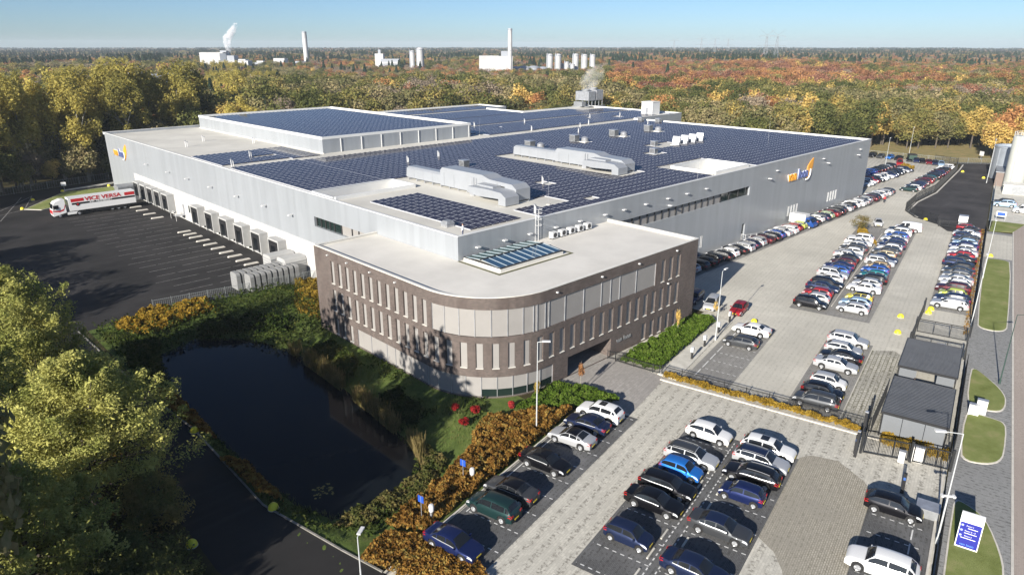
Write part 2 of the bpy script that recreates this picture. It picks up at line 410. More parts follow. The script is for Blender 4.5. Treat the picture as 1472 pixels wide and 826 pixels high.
bump(N, Lk, noise(N, Lk, pos_node(N, Lk), 1.2, 3), p, 0.05, 0.05)
pc = np.array(POND); cc = pc.mean(0); big = [tuple(cc + (q - cc) * 1.06) for q in pc]
sheet('pond_water', big, WATER_Z, m)
# leaves afloat on the pond
V = []
for (cx_, cy2, n_, r_) in ((23.2, 47.6, 40, 0.55),):
    for k in range(n_):
        x, y = cx_ + rng.normal(0, r_), cy2 + rng.normal(0, r_); a = rng.uniform(0, 6.28); s_ = rng.uniform(0.05, 0.16)
        if inpoly([(x, y)], POND)[0]:
            V.append([(x + s_ * math.cos(a + i * PI / 2), y + s_ * math.sin(a + i * PI / 2), WATER_Z + 0.006) for i in range(4)])
o = link('floating_leaves', fast_quads('floating_leaves', np.array(V), M('dead_leaf', (0.30, 0.24, 0.06), 0.9, var=0.4, vscale=3)))
tag(o, 'yellow leaves floating on the dark pond', 'leaves', kind='stuff')

# --- left side: dock yard, access road
sheet('dock_yard', [(-70, 98.6), (50.3, 98.6), (50.3, 203.5), (53, 214), (30, 209.8), (-70, 200)], 0.004, m_yard)
sheet('access_road', ROADR + [(23, 25), (26, 8), (29, -20), (21, -20), (17.5, 10), (14.2, 33), (12.4, 43), (12.5, 48.7), (12.1, 59.1), (13.4, 65.5), (12.6, 77), (9.5, 99)], 0.008, m_road)
kb = MB()
for i in range(len(ROADR) - 1):
    a, c = Vector((*ROADR[i], 0)), Vector((*ROADR[i + 1], 0)); d = c - a
    kb.box(((a.x + c.x) / 2, (a.y + c.y) / 2, 0.045), (d.length + 0.05, 0.14, 0.12), math.atan2(d.y, d.x))
o = kb.build('road_kerb', M('shade_dimmed_kerb', (0.20, 0.19, 0.17), 0.9, var=.3, vscale=1.5)); o['kind'] = 'structure'  # kerb colour darkened to stand for the shade along the road
isl = [(26.9, 187.6), (29.6, 184.2), (48.3, 194.3), (49.9, 203.2), (38.5, 204.0)]
sheet('kerb_island', isl, 0.10, m_conc2, thick=0.12)
ic = np.mean(np.array(isl), 0)
sheet('lawn_island', [tuple(ic + (np.array(q) - ic) * 0.965) for q in isl], 0.125, m_lawn, thick=0.03)
sheet('concrete_path', [(39, 205.5), (52.5, 208.5), (53, 211), (39, 207.6)], 0.010, m_conc)
mk = MB()
def stripe(b, p, q, w, z, mi=0):
    a = np.array(p, float); c = np.array(q, float); d = c - a; L = np.linalg.norm(d); n = np.array([-d[1], d[0]]) / L * w / 2
    b.quad((*(a - n), z), (*(c - n), z), (*(c + n), z), (*(a + n), z), mi)
for v in np.arange(102.5, 182, 3.37):
    u0, u1 = 31.5 + rng.uniform(-1, 1), 46.2
    while u0 < u1:                                   # worn lines: broken into long strokes
        L = rng.uniform(2.0, 5.0); stripe(mk, (u0, v), (min(u1, u0 + L), v), 0.12, 0.009); u0 += L + rng.choice([0.1, 0.4, 1.2])
for p, q in (((20.9, 178), (29.3, 204)), ((22.6, 189.5), (31.5, 204)), ((19, 183), (26.9, 187.4)), ((31.5, 204), (26.9, 187.4))):
    stripe(mk, p, q, 0.18, 0.009)
o = mk.build('yard_markings', M('worn_paint', (0.20, 0.19, 0.18), 0.8, var=0.7, vscale=2.5)); o['kind'] = 'structure'

# --- car parks
sheet('car_park_paving', Sp((20, -2.2), (20, 24), (26, 29.9), (57.5, 29.9)) + [(50.6, 46.0), (82, 46.0), (82, 60.98), (179.6, 60.98), (179.8, 84), (249, 86), (251.5, 60)] + Sp((250, 7.5), (203, 9.8), (188, 12.5), (176, 13.3), (170.5, 11), (166, 6.4), (166.5, -2.2)), 0.004, m_pave)
sheet('main_car_park', Sp((68.6, -2.2), (68.6, 24.0), (88, 24.2)) + [(83.5, 46.5), (83.5, 55.0), (179.8, 55.6), (181, 62.0), (234, 62.6)] + Sp((240, 13), (200, 16), (188, 12.3), (176, 13.1), (170.3, 10.8), (165.6, 6.2), (166, -2.0)), 0.008, m_slab)
sheet('visitor_stalls', srect(28.5, 24.0, 57.2, 29.6), 0.012, m_kiln)
sheet('visitor_centre_stalls', srect(35.8, 9.0, 58.8, 19.3) if 0 else Sp((35.6, 9.0), (58.9, 9.0), (58.9, 19.3), (35.6, 19.3)), 0.012, m_kiln)
sheet('open_joint_paving', Sp((40.5, 2.7), (57.3, 2.7), (58.6, 3.6), (60.6, 6.0), (60.2, 8.2), (59.2, 9.0), (46.2, 9.0), (45.2, 7.6), (43.6, 6.6), (40.5, 5.6)), 0.012, m_grassp)
sheet('fence_stalls', srect(40, -1.9, 57.3, 2.7), 0.016, m_kiln)
sheet('bottom_row_stalls', srect(67.9, 7.4, 90.2, 12.6), 0.012, m_stall2)
sheet('mossy_paving', Sp((67.6, 3.8), (88.5, 3.8), (90, 5.0), (88.6, 7.3), (67.9, 7.3)), 0.012, m_weed)
sheet('office_side_stalls', srect(68.5, 18.6, 88.5, 23.6), 0.012, m_stall2)
sheet('middle_stalls', srect(98.0, 9.0, 156, 19.4), 0.012, m_stall2)
sheet('fence_row_stalls', srect(108.8, -2.1, 166, 3.0), 0.012, m_stall2)
sheet('wall_stalls', [(83, 55.3), (183.5, 55.5), (183.5, 60.0), (83, 60.0)], 0.012, m_stall2)
sheet('wall_pavement', [(80, 59.95), (181, 59.95), (181, 60.99), (80, 60.99)], 0.10, m_conc2, thick=0.12)
sheet('entrance_paving', [(50.9, 46.0), (61.0, 46.0)] + Sp((67.2, 25.3), (57.7, 25.0), (57.7, 30.5)), 0.016, m_entry)
sheet('office_path', Sp((67.4, 24.1), (88.0, 24.3), (88.0, 25.9), (67.6, 26.4)), 0.10, m_conc, thick=0.12)

km = MB()
def kerb(p, q, w=0.15, h=0.12, m_=0):
    a, c = np.array(p, float), np.array(q, float); d = c - a
    km.box(((a[0] + c[0]) / 2, (a[1] + c[1]) / 2, h / 2), (np.linalg.norm(d), w, h), math.atan2(d[1], d[0]), m_)
kerb(S(28, 29.75), S(57.6, 29.75)); kerb(S(66.6, -2.0), S(66.6, 25.6), 0.35, 0.10); kerb(S(20, -1.95), S(66.3, -1.95))
kerb(S(102, 14.5), S(151, 14.5), 0.12, 0.08)
o = km.build('parking_kerbs', m_conc2); o['kind'] = 'structure'

# dashed stall lines
dm = MB()
def dashes(p, q, z=0.021, on=0.32, off=0.32, w=0.10):
    a, c = np.array(p, float), np.array(q, float); L = np.linalg.norm(c - a); d = (c - a) / L; x = 0
    while x < L: stripe(dm, a + d * x, a + d * min(L, x + on), w, z); x += on + off
for k in range(9):
    s_ = 36.0 + 2.57 * k
    dashes(S(s_, 14.6), S(s_, 19.1)); dashes(S(s_, 9.2), S(s_, 13.8))
dashes(S(35.7, 14.6), S(58.4, 14.6), on=0.3, off=0.3); dashes(S(35.7, 13.9), S(58.4, 13.9), on=0.3, off=0.3)
for k in range(11): dashes(S(31.0 + 2.57 * k, 24.3), S(31.0 + 2.57 * k, 29.0))
for k in range(7): dashes(S(41.3 + 2.57 * k, -1.2), S(41.3 + 2.57 * k, 2.5), z=0.025)
dashes(S(41, -0.6), S(56.8, -0.6), on=1.4, off=0.5, z=0.025)
for k in range(8):
    dashes(S(69.6 + 2.57 * k, 18.9), S(69.6 + 2.57 * k, 22.7)); stripe(dm, S(69.7 + 2.57 * k, 22.8), S(71.7 + 2.57 * k, 22.8), 0.11, 0.021)
stripe(dm, S(36, 29.2), S(56, 29.2), 0.10, 0.021)
for k in range(9):                                    # kerb stops between the two centre rows
    c_ = S(37.4 + 2.57 * k, 14.95); km2 = None
o = dm.build('stall_markings', m_paint); o['kind'] = 'structure'
wm = MB()
for k in range(9):
    for tt in (15.0, 13.35):
        if rng.random() < 0.75:
            x, y = S(37.3 + 2.57 * k, tt); wm.box((x, y, 0.06), (1.3, 0.14, 0.10), LA)
o = wm.build('stall_kerbs', m_conc); o['kind'] = 'structure'

# --- right side: depot yard, grass strips, street
sheet('depot_yard', Sp((160.5, -2.3), (160.5, 4), (166, 6.3), (170.5, 10.8), (176, 13.1), (188, 12.3), (203, 9.6), (246, 6.9), (257, 6.5), (262, 8.5), (268, -2.5)), 0.020, m_yard2)
dk = MB()
def kline(b, pts, w=0.3, h=0.14, mi=0):
    for i in range(len(pts) - 1):
        a, c = np.array(pts[i], float), np.array(pts[i + 1], float); d = c - a
        b.box(((a[0] + c[0]) / 2, (a[1] + c[1]) / 2, h / 2), (np.linalg.norm(d) + w * 0.5, w, h), math.atan2(d[1], d[0]), mi)
kline(dk, Sp((170.5, 10.3), (175.5, 12.6), (188, 11.8))); kline(dk, Sp((188, 11.8), (203, 9.1), (245, 6.4), (257, 6.0)))
o = dk.build('depot_kerb', m_conc2); o['kind'] = 'structure'
sheet('street', Sp((-40, -7.05), (400, -7.05), (400, -13.5), (-40, -13.5)), 0.008, m_street)
sk = MB(); kline(sk, Sp((-40, -6.95), (400, -6.95)), 0.18, 0.03); kline(sk, Sp((-40, -13.5), (400, -13.5)), 0.2, 0.1)
o = sk.build('street_kerb', m_conc2); o['kind'] = 'structure'
sheet('driveway_paving', Sp((30, -2.3), (165, -2.3), (165, -6.85), (30, -6.85)), 0.006, m_drive)
sheet('concrete_apron', Sp((143.6, -2.6), (163, -2.6), (163, -6.8), (143.6, -6.8)), 0.012, m_slab)
def lawn(pts):
    for _ in range(2):                                # cut the corners round
        q_ = []
        for i in range(len(pts)):
            a, c = np.array(pts[i], float), np.array(pts[(i + 1) % len(pts)], float); L = np.linalg.norm(c - a); f = min(.25, 1.1 / L) if _ == 0 else .25
            q_ += [tuple(a + (c - a) * f), tuple(a + (c - a) * (1 - f))]
        pts = q_
    c_ = np.mean(np.array(pts), 0)
    sheet('lawn_kerb', Sp(*pts), 0.07, m_conc2, thick=0.09)
    sheet('lawn', Sp(*[tuple(c_ + (np.array(q) - c_) * np.array([1 - 0.16 / max(1, abs(q[0] - c_[0])), 0.93])) for q in pts]), 0.10, m_lawn, thick=0.05)
lawn([(104.6, -2.9), (104.0, -5.0), (105.5, -6.4), (142.8, -6.7), (142.8, -2.7)])
lawn([(78.9, -2.9), (78.9, -5.6), (80.5, -6.4), (84.5, -6.3), (88.5, -4.2), (90.2, -2.9)])
lawn([(67.0, -2.9), (67.3, -5.0), (69.0, -6.3), (77.0, -6.5), (77.4, -5.2), (77.6, -2.9)])
lawn([(40, -2.9), (40, -6.6), (53.5, -6.5), (58.7, -5.2), (60.0, -3.6), (60.0, -2.9)])
sheet('depot_lawn', Sp((165.5, -3.0), (176, -3.4), (176, -9), (166.5, -6.8)), 0.05, m_lawn, thick=0.06)
sheet('depot_ground', Sp((176, -2.6), (262, -2.6), (262, -40), (176, -40)), 0.012, m_conc)
sheet('meadow', [(251, 130), (249.5, 86), (251.5, 60), (266, 40), (330, 60), (285, 110), (275, 150)], 0.006, m_meadow)
# ================================================================== OFFICE
m_brick = brick_mat('brown_brick', (0.078, 0.056, 0.049))
m_blind = M('closed_blind', (0.262, 0.25, 0.236), 0.75, var=0.05, vscale=0.7)
m_frame = M('dark_frame', (0.035, 0.034, 0.035), 0.45)
m_glass = M('dark_glass', (0.012, 0.022, 0.020), 0.06)
m_roof = M('pale_roof_membrane', (0.62, 0.595, 0.54), 0.85, var=0.10, vscale=0.18)
m_cop = M('coping', (0.66, 0.64, 0.58), 0.6, var=0.08, vscale=1.0)
m_white = M('white_metal', (0.62, 0.62, 0.61), 0.4, var=0.05, vscale=0.6)
m_galv = M('galvanised', (0.46, 0.47, 0.49), 0.42, 0.6, var=0.2, vscale=1.2)
m_black = M('black_metal', (0.015, 0.015, 0.016), 0.5)
m_moss = M('gravel_edge', (0.10, 0.10, 0.045), 0.95, var=0.4, vscale=3)

RC = 9.0
OX0, OY0, OX1, OY1, OH = 40.6, 46.0, 78.6, 78.5, 11.3
PL = OY1 - (OY0 + RC); PA = RC * PI / 2; PR = OX1 - (OX0 + RC); PT = PL + PA + PR
def opath(p, off=0.0):
    """point on the office outline at arc length p, moved outwards by off"""
    if p <= PL: return (OX0 - off, OY1 - p)
    if p <= PL + PA:
        a = PI + (p - PL) / RC
        return (OX0 + RC + (RC + off) * math.cos(a), OY0 + RC + (RC + off) * math.sin(a))
    return (OX0 + RC + (p - PL - PA), OY0 - off)
pv = lambda v: OY1 - v
pu = lambda u: PL + PA + (u - OX0 - RC)

def pierced_wall(path, p0, p1, z0, z1, openings, depth, extra=()):
    """wall surface along a path with real openings and reveals"""
    ps = sorted(set([round(x, 4) for x in [p0, p1, *extra] + [q for o_ in openings for q in o_[:2]]]))
    zs = sorted(set([round(x, 4) for x in [z0, z1] + [q for o_ in openings for q in o_[2:4]]]))
    b = MB()
    def hole(pm, zm): return any(o_[0] < pm < o_[1] and o_[2] < zm < o_[3] for o_ in openings)
    for i in range(len(ps) - 1):
        for j in range(len(zs) - 1):
            if hole((ps[i] + ps[i + 1]) / 2, (zs[j] + zs[j + 1]) / 2): continue
            a, c = path(ps[i]), path(ps[i + 1])
            b.quad((*a, zs[j]), (*c, zs[j]), (*c, zs[j + 1]), (*a, zs[j + 1]))
    for o_ in openings:
        pp = sorted(set([o_[0], o_[1]] + [x for x in extra if o_[0] < x < o_[1]])); za, zb = o_[2], o_[3]
        for e, flip in ((o_[0], False), (o_[1], True)):
            a, c = path(e), path(e, -depth); q = [(*a, za), (*a, zb), (*c, zb), (*c, za)]
            b.quad(*(q if not flip else q[::-1]))
        for k in range(len(pp) - 1):
            a, c, a2, c2 = path(pp[k]), path(pp[k + 1]), path(pp[k], -depth), path(pp[k + 1], -depth)
            b.quad((*a, za), (*a2, za), (*c2, za), (*c, za)); b.quad((*a, zb), (*c, zb), (*c2, zb), (*a2, zb))
    return b
def strip_panel(path, p0, p1, z0, z1, off, b=None, mi=0, step=0.9):
    b = b or MB(); n = max(1, int((p1 - p0) / step)); pp = np.linspace(p0, p1, n + 1)
    for i in range(n):
        a, c = path(pp[i], off), path(pp[i + 1], off)
        b.quad((*a, z0), (*c, z0), (*c, z1), (*a, z1), mi)
    return b
arc = [PL + PA * k / 14 for k in range(15)]
OFFICE = empty('office_building', (45, 50, 0), 0, 'brown brick office block with a rounded corner and pale blinds beside the pond', 'office building')
def child(o, parent=OFFICE):
    o.parent = parent; o.matrix_parent_inverse = parent.matrix_basis.inverted(); return o
ops = []; wins = []; W1, DEP = 0.80, 0.17
SPC, P0 = 1.705, 4.3
for i in range(35):                                     # first floor: windows all the way round
    pc_ = P0 + SPC * i; wins.append((pc_ - W1 / 2, pc_ + W1 / 2, 3.42, 6.28))
for i in list(range(12)) + [32, 33, 34]:
    pc_ = P0 + SPC * i; wins.append((pc_ - W1 / 2, pc_ + W1 / 2, 7.08, 10.02))
for i in (0, 1, 2): pc_ = P0 + SPC * i; wins.append((pc_ - W1 / 2, pc_ + W1 / 2, 0.25, 2.45))
for i in range(30, 35): pc_ = P0 + SPC * i; wins.append((pc_ - W1 / 2, pc_ + W1 / 2, 0.25, 2.45))
top_band = (pv(54.25), pu(69.25), 6.98, 10.0); low_band = (pv(69.4), pu(50.7), 0.12, 2.45)
entry = (pu(53.1), pu(60.8), 0.03, 2.45)
letterbox = (pu(63.6), pu(66.3), 0.0, 1.0)
ops = wins + [top_band, low_band, entry]
w = pierced_wall(opath, 0, PT, 0.0, OH, ops, DEP, arc)
child(w.build('wall', m_brick))
def office_window(o_, extra=None):
    p0_, p1_, z0_, z1_ = o_
    f = MB(); e = 0.05
    strip_panel(opath, p0_, p0_ + e, z0_, z1_, -DEP + 0.012, f); strip_panel(opath, p1_ - e, p1_, z0_, z1_, -DEP + 0.012, f)
    strip_panel(opath, p0_ + e, p1_ - e, z0_, z0_ + e, -DEP + 0.012, f); strip_panel(opath, p0_ + e, p1_ - e, z1_ - e, z1_, -DEP + 0.012, f)
    fo = child(f.build('window', m_frame))
    bl = strip_panel(opath, p0_ + e, p1_ - e, z0_ + e, z1_ - e, -DEP + 0.006).build('blind', m_blind); child(bl, fo)
    sl_ = MB(); a = opath((p0_ + p1_) / 2, -0.03); d_ = np.array(opath(p1_)) - np.array(opath(p0_))
    sl_.box((a[0], a[1], z0_ + 0.02), (W1, 0.24, 0.04), math.atan2(d_[1], d_[0])); child(sl_.build('sill', m_cop), fo)
for o_ in wins: office_window(o_)
def band(o_, mull, name, low_glass=None):
    p0_, p1_, z0_, z1_ = o_; edges = [p0_] + [x for x in mull if p0_ + 0.2 < x < p1_ - 0.2] + [p1_]
    fr = MB()
    for i, x in enumerate(edges):
        d_ = np.array(opath(min(PT, x + 0.05))) - np.array(opath(x - 0.05)); a = opath(x, -DEP + 0.05)
        fr.box((a[0], a[1], (z0_ + z1_) / 2), (0.07, 0.10, z1_ - z0_ - 0.01), math.atan2(d_[1], d_[0]))
    fo = child(fr.build(name, m_galv))
    for i in range(len(edges) - 1):
        g0, g1 = edges[i] + 0.04, edges[i + 1] - 0.04
        if low_glass and low_glass[0] < (g0 + g1) / 2 < low_glass[1]:
            child(strip_panel(opath, g0, g1, z0_ + 0.02, z0_ + 0.85, -DEP + 0.02).build('pane', m_glass), fo)
            child(strip_panel(opath, g0, g1, z0_ + 0.86, z1_, -DEP + 0.03).build('blind', m_blind), fo)
        else:
            child(strip_panel(opath, g0, g1, z0_ + 0.02, z1_, -DEP + 0.03).build('blind', m_blind), fo)
band(top_band, [pv(54.25) + 1.72 * k for k in range(1, 9)] + [pu(x) for x in (47.8, 49.4, 52.5, 55.6, 58.7, 60.4, 62.1, 65.3)], 'window_band')
band(low_band, [pv(69.4) + x for x in (2.9, 6.2, 7.9, 11.0, 14.1, 15.8, 17.5, 19.2, 20.9, 22.6, 24.3, 26.0, 27.7)], 'window_band', (30.6, 39))
# entrance recess
e = MB(); x0, x1, ye = 53.1, 60.8, OY0
e.quad((x0, ye + 4.5, 0.02), (x1, ye + 4.5, 0.02), (x1, ye + 4.5, 2.45), (x0, ye + 4.5, 2.45), 1)
e.quad((x1, ye + DEP, 0.02), (x1, ye + DEP, 2.45), (x1, ye + 4.5, 2.45), (x1, ye + 4.5, 0.02), 0)
e.quad((x0, ye + DEP, 0.02), (x0, ye + 4.5, 0.02), (x0, ye + 4.5, 2.45), (x0, ye + DEP, 2.45), 0)
e.quad((x0, ye + DEP, 2.45), (x0, ye + 4.5, 2.45), (x1, ye + 4.5, 2.45), (x1, ye + DEP, 2.45), 2)
e.quad((x0, ye + DEP, 0.02), (x1, ye + DEP, 0.02), (x1, ye + 4.5, 0.02), (x0, ye + 4.5, 0.02), 3)
child(e.build('entrance_porch', [m_brick, m_glass, m_frame, m_entry]))
d_ = MB()
for x in np.linspace(x0 + 0.3, x1 - 0.3, 6): d_.box((x, ye + 4.42, 1.23), (0.08, 0.08, 2.4))
child(d_.build('glass_door', m_frame))
# remaining walls, roof slab, parapet, coping
w2 = MB()
w2.quad((OX1, OY0, 0), (OX1, 60.98, 0), (OX1, 60.98, OH), (OX1, OY0, OH)); w2.quad((49.9, OY1, 0), (OX0, OY1, 0), (OX0, OY1, OH), (49.9, OY1, OH))
child(w2.build('end_wall', m_brick))
outl = [opath(p) for p in [0] + arc + [PT]]
ins = [opath(p, -0.34) for p in [0] + arc + [PT]]
ro = MB()
poly = [(49.98, OY1 - 0.3)] + [(OX0 + 0.34, OY1 - 0.3)] + ins[1:-1] + [(OX1 - 0.3, OY0 + 0.34), (OX1 - 0.3, 60.98), (50.02, 60.98), (49.98, 61.0)]
n = len(poly); ro.add([(x, y, 11.0) for x, y in poly], [tuple(range(n))])
for i in range(n - 3): a, c = poly[i], poly[i + 1]; ro.quad((*a, OH), (*c, OH), (*c, 11.0), (*a, 11.0))
child(ro.build('roof', m_roof))
cp = MB(); q0 = [opath(p, 0.04) for p in [0] + arc + [PT]]; q1 = [opath(p, -0.36) for p in [0] + arc + [PT]]
for i in range(len(q0) - 1):
    a, c, d2, e2 = q0[i], q0[i + 1], q1[i + 1], q1[i]
    cp.quad((*a, OH + 0.06), (*c, OH + 0.06), (*d2, OH + 0.06), (*e2, OH + 0.06)); cp.quad((*a, OH - 0.02), (*c, OH - 0.02), (*c, OH + 0.06), (*a, OH + 0.06)); cp.quad((*e2, OH + 0.06), (*d2, OH + 0.06), (*d2, OH - 0.1), (*e2, OH - 0.1))
cp.b2(OX1 - 0.36, OY0 + 0.36, OH - 0.02, OX1 + 0.04, 60.97, OH + 0.06); cp.b2(OX0 + 0.36, OY1 - 0.36, OH - 0.02, 49.97, OY1 + 0.04, OH + 0.06)
child(cp.build('coping', m_cop))
# small roof fittings and wall lamps
dr = MB()
for p_ in (5, 10, 15, 20): a = opath(p_, -0.5); dr.box((a[0], a[1], 11.03), (0.5, 0.6, 0.06))
child(dr.build('roof_drain', m_frame))
for p_, z in ((3.5, 10.7), (8, 10.7), (13, 10.7), (18, 10.7), (pu(51), 10.7), (pu(58.5), 10.7), (pu(65.5), 10.7), (pu(73.5), 10.7), (pu(72), 6.65)):
    lb = MB(); a = opath(p_, 0.12); lb.box((a[0], a[1], z), (0.22, 0.22, 0.14)); child(lb.build('wall_lamp', m_white))
# lettering on the brick beside the entrance
def text_mesh(txt, size, depth, mat, squash=1.0, bold=0.0, shear=0.0):
    c = bpy.data.curves.new('lettering', 'FONT'); c.body = txt; c.size = size; c.extrude = depth; c.offset = bold; c.align_x = 'CENTER'; c.align_y = 'CENTER'; c.shear = shear
    o = bpy.data.objects.new('lettering', c); COL.objects.link(o); o.scale.x = squash
    dg = bpy.context.evaluated_depsgraph_get(); me = bpy.data.meshes.new_from_object(o.evaluated_get(dg)); bpy.data.objects.remove(o)
    for v_ in me.vertices: v_.co.x *= squash
    me.materials.clear(); me.materials.append(mat); return me
o = link('lettering', text_mesh('van loon', 0.85, 0.03, M('steel_letters', (0.45, 0.46, 0.48), 0.35, 0.6)), None, (63.3, OY0 - 0.05, 1.75)); o.rotation_euler = (PI / 2, 0, 0); child(o)
# skylight on the office roof
SK = empty('roof_skylight', (56, 57.5, 11), 0, 'ridged glass skylight set in a pale kerb on the office roof', 'skylight')
k = MB(); X0, X1, Y0_, Y1_ = 50.6, 61.2, 54.3, 60.7
k.b2(X0, Y0_, 11.0, X1, Y1_, 11.38); child(k.build('upstand', m_cop), SK)
gl = MB(); ym, zt = (Y0_ + Y1_) / 2 + 0.2, 11.72
gl.quad((X0 + .15, Y0_ + .15, 11.44), (X1 - .15, Y0_ + .15, 11.44), (X1 - .15, ym, zt), (X0 + .15, ym, zt)); child(gl.build('glazing', M('blue_glazing', (0.03, 0.075, 0.13), 0.08)), SK)
g2 = MB(); g2.quad((X0 + .15, ym, zt), (X1 - .15, ym, zt), (X1 - .15, Y1_ - .15, 11.44), (X0 + .15, Y1_ - .15, 11.44)); child(g2.build('glazing', M('green_glazing', (0.05, 0.10, 0.09), 0.10)), SK)
gb = MB()
for x in np.linspace(X0 + .15, X1 - .15, 10):
    gb.tube((x, Y0_ + .1, 11.46), (x, ym, zt + .03), 0.05, n=4); gb.tube((x, ym, zt + .03), (x, Y1_ - .1, 11.46), 0.05, n=4)
child(gb.build('glazing_bars', M('pale_bar', (0.30, 0.36, 0.40), 0.4)), SK)
rb = MB(); rb.tube((X0, ym, zt + .04), (X1, ym, zt + .04), 0.10, n=6); rb.b2(X0, Y0_ - .02, 11.38, X1, Y0_ + .2, 11.50); rb.b2(X1 - .2, Y0_ + .2, 11.38, X1 + .02, Y1_, 11.5); rb.b2(X0 - .02, Y0_ + .2, 11.38, X0 + .2, Y1_, 11.5); child(rb.build('frame', m_frame), SK)
pb = MB(); pb.b2(X0 - .8, Y0_ - .7, 11.0, X1 + 1.2, Y0_ - .35, 11.03); pb.b2(X0 - .8, Y0_ - .34, 11.0, X0 - .5, 62.5 - 1.6, 11.03); pb.b2(X1 + .9, Y0_ - .34, 11.0, X1 + 1.2, 60.5, 11.03)
child(pb.build('gravel_edge', m_moss), OFFICE)
# row of condenser units by the hall wall
for i in range(5):
    t = empty('condenser_unit', (65.6 + i * 1.75, 60.0, 11.0), 0, ['white condenser unit nearest the roof ladder at the hall wall', 'white condenser unit second along from the roof ladder on the office roof', 'middle white condenser unit of the five along the hall wall', 'white condenser unit second from the far end of the office roof row', 'white condenser unit at the far end of the office roof row'][i], 'condenser', 'condenser units on the office roof')
    q = MB(); q.b2(-0.5, -0.35, 0.15, 0.5, 0.35, 0.95); q.build('casing', m_white, t)
    q = MB(); q.lathe([(0.0, -0.37), (0.3, -0.37), (0.34, -0.35)], (0, 0, 0.55), 14, axis='y'); q.build('fan_guard', m_frame, t)
    q = MB(); q.b2(-0.45, -0.3, 0, -0.35, 0.3, 0.15); q.b2(0.35, -0.3, 0, 0.45, 0.3, 0.15); q.build('foot', m_black, t)

# ================================================================== PRODUCTION HALL
m_cladL = cladding('silver_cladding', (0.325, 0.345, 0.365), 3.0, 0.34, 0.12)
m_cladR = m_cladL
m_dockw = M('white_dock_wall', (0.46, 0.455, 0.44), 0.7, var=0.06, vscale=0.4)
m_hroof = M('hall_roof_membrane', (0.56, 0.54, 0.48), 0.85, var=0.14, vscale=0.12)
m_para = M('white_parapet', (0.66, 0.66, 0.64), 0.5, var=0.05, vscale=0.4)
HALL = empty('production_hall', (115, 130, 0), 0, 'huge silver clad production hall with solar panels across its flat roof', 'factory hall')
HC = lambda o: child(o, HALL)
HZ, HP = 13.5, 14.0
wr_path = lambda p, off=0.0: (50.0 + p, 61.0 - off)
ops = [(27.0, 70.8, 8.75, 10.45), (69.4, 70.6, 0.5, 3.4)]
vents = [(53.2 + i * 1.7, 53.55 + i * 1.7, 1.7, 3.7) for i in range(2)] + [(88.4 + i * 1.3, 88.75 + i * 1.3, 1.8, 3.75) for i in range(4)] + [(108 + i * 1.4, 108.4 + i * 1.4, 1.9, 3.95) for i in range(4)]
HC(pierced_wall(wr_path, 0, 129.4, 0, HP, ops + vents, 0.5).build('wall', m_cladR))
def hall_strip(path, p0, p1, z0, z1, mull, open_from=None, open_to=None):
    fr = MB()
    for x in mull: a = path(x, -0.42); fr.box((a[0], a[1], (z0 + z1) / 2), (0.16, 0.16, z1 - z0), 0)
    fo = HC(fr.build('window_band', m_frame))
    for i in range(len(mull) - 1):
        dark = (open_from is not None and mull[i] >= open_from) or (open_to is not None and mull[i] < open_to)
        child(strip_panel(path, mull[i] + .09, mull[i + 1] - .09, z0, z1, -0.48, step=9).build('pane' if dark else 'blind', m_glass if dark else m_blind), fo)
hall_strip(wr_path, 27, 70.8, 8.75, 10.45, [27 + 0.1] + list(np.arange(29.0, 60.5, 1.98)) + [61.0, 64.0, 67.2, 70.7], 60.5)
for v_ in vents:
    child(strip_panel(wr_path, v_[0], v_[1], v_[2], v_[3], -0.2, step=9).build('slot_window', m_white), HALL)
    q = MB(); q.b2(50 + v_[0] - 0.03, 60.95, v_[2] - .06, 50 + v_[0], 61.0, v_[3] + .06); q.b2(50 + v_[1], 60.95, v_[2] - .06, 50 + v_[1] + .03, 61.0, v_[3] + .06); child(q.build('slot_frame', m_white), HALL)
q = MB(); q.b2(119.4, 61.3, 0.5, 120.6, 61.36, 3.4); dro = HC(q.build('door', m_frame)); q = MB(); q.tube((120.4, 61.25, 1.5), (120.4, 61.25, 1.8), 0.03); child(q.build('handle', m_galv), dro)
st = empty('wall_stair', (121.2, 60.3, 0.1), 0, 'small galvanised stair with handrails below the dark door in the hall wall', 'steps')
q = MB()
for i in range(3): q.b2(-0.2 + i * 0.0, -0.9 + i * 0.28, 0.12 + 0.13 * i, 1.6, -0.6 + i * .28, 0.16 + 0.13 * i)
q.b2(-1.9, -0.35, 0.36, 1.0, 0.6, 0.42); q.build('tread', m_galv, st)
q = MB(); hr = [(-1.9, -.3, .4), (-1.9, -.3, 1.4), (1.6, -.8, 1.2), (1.6, -.8, .1)]; q.path(hr, 0.035); q.path([(-1.9, .55, .4), (-1.9, .55, 1.4), (-1.9, -.3, 1.4)], 0.035); q.path([(-.2, -.5, .4), (-.2, -.5, 1.35)], 0.03); q.build('handrail', m_white, st)
# left long wall: silver above, white dock wall below
wl_path = lambda p, off=0.0: (50.0 - off, 203.5 - p)
lops = [(107.9, 123.4, 8.95, 10.5)]
HC(pierced_wall(wl_path, 0, 142.5, 0, HP, lops, 0.5).build('wall', m_cladL))
hall_strip(lambda p, off=0: (50.0 - off, 203.5 - p), 107.9, 123.4, 8.95, 10.5, [108.0, 109.3, 110.6, 111.9, 113.2, 115.2, 118.1, 119.9, 121.6, 123.3], None, 113.5)
dw = MB(); dw.b2(49.90, 79.0, 0.0, 49.995, 183.8, 6.05); HC(dw.build('dock_wall', m_dockw))
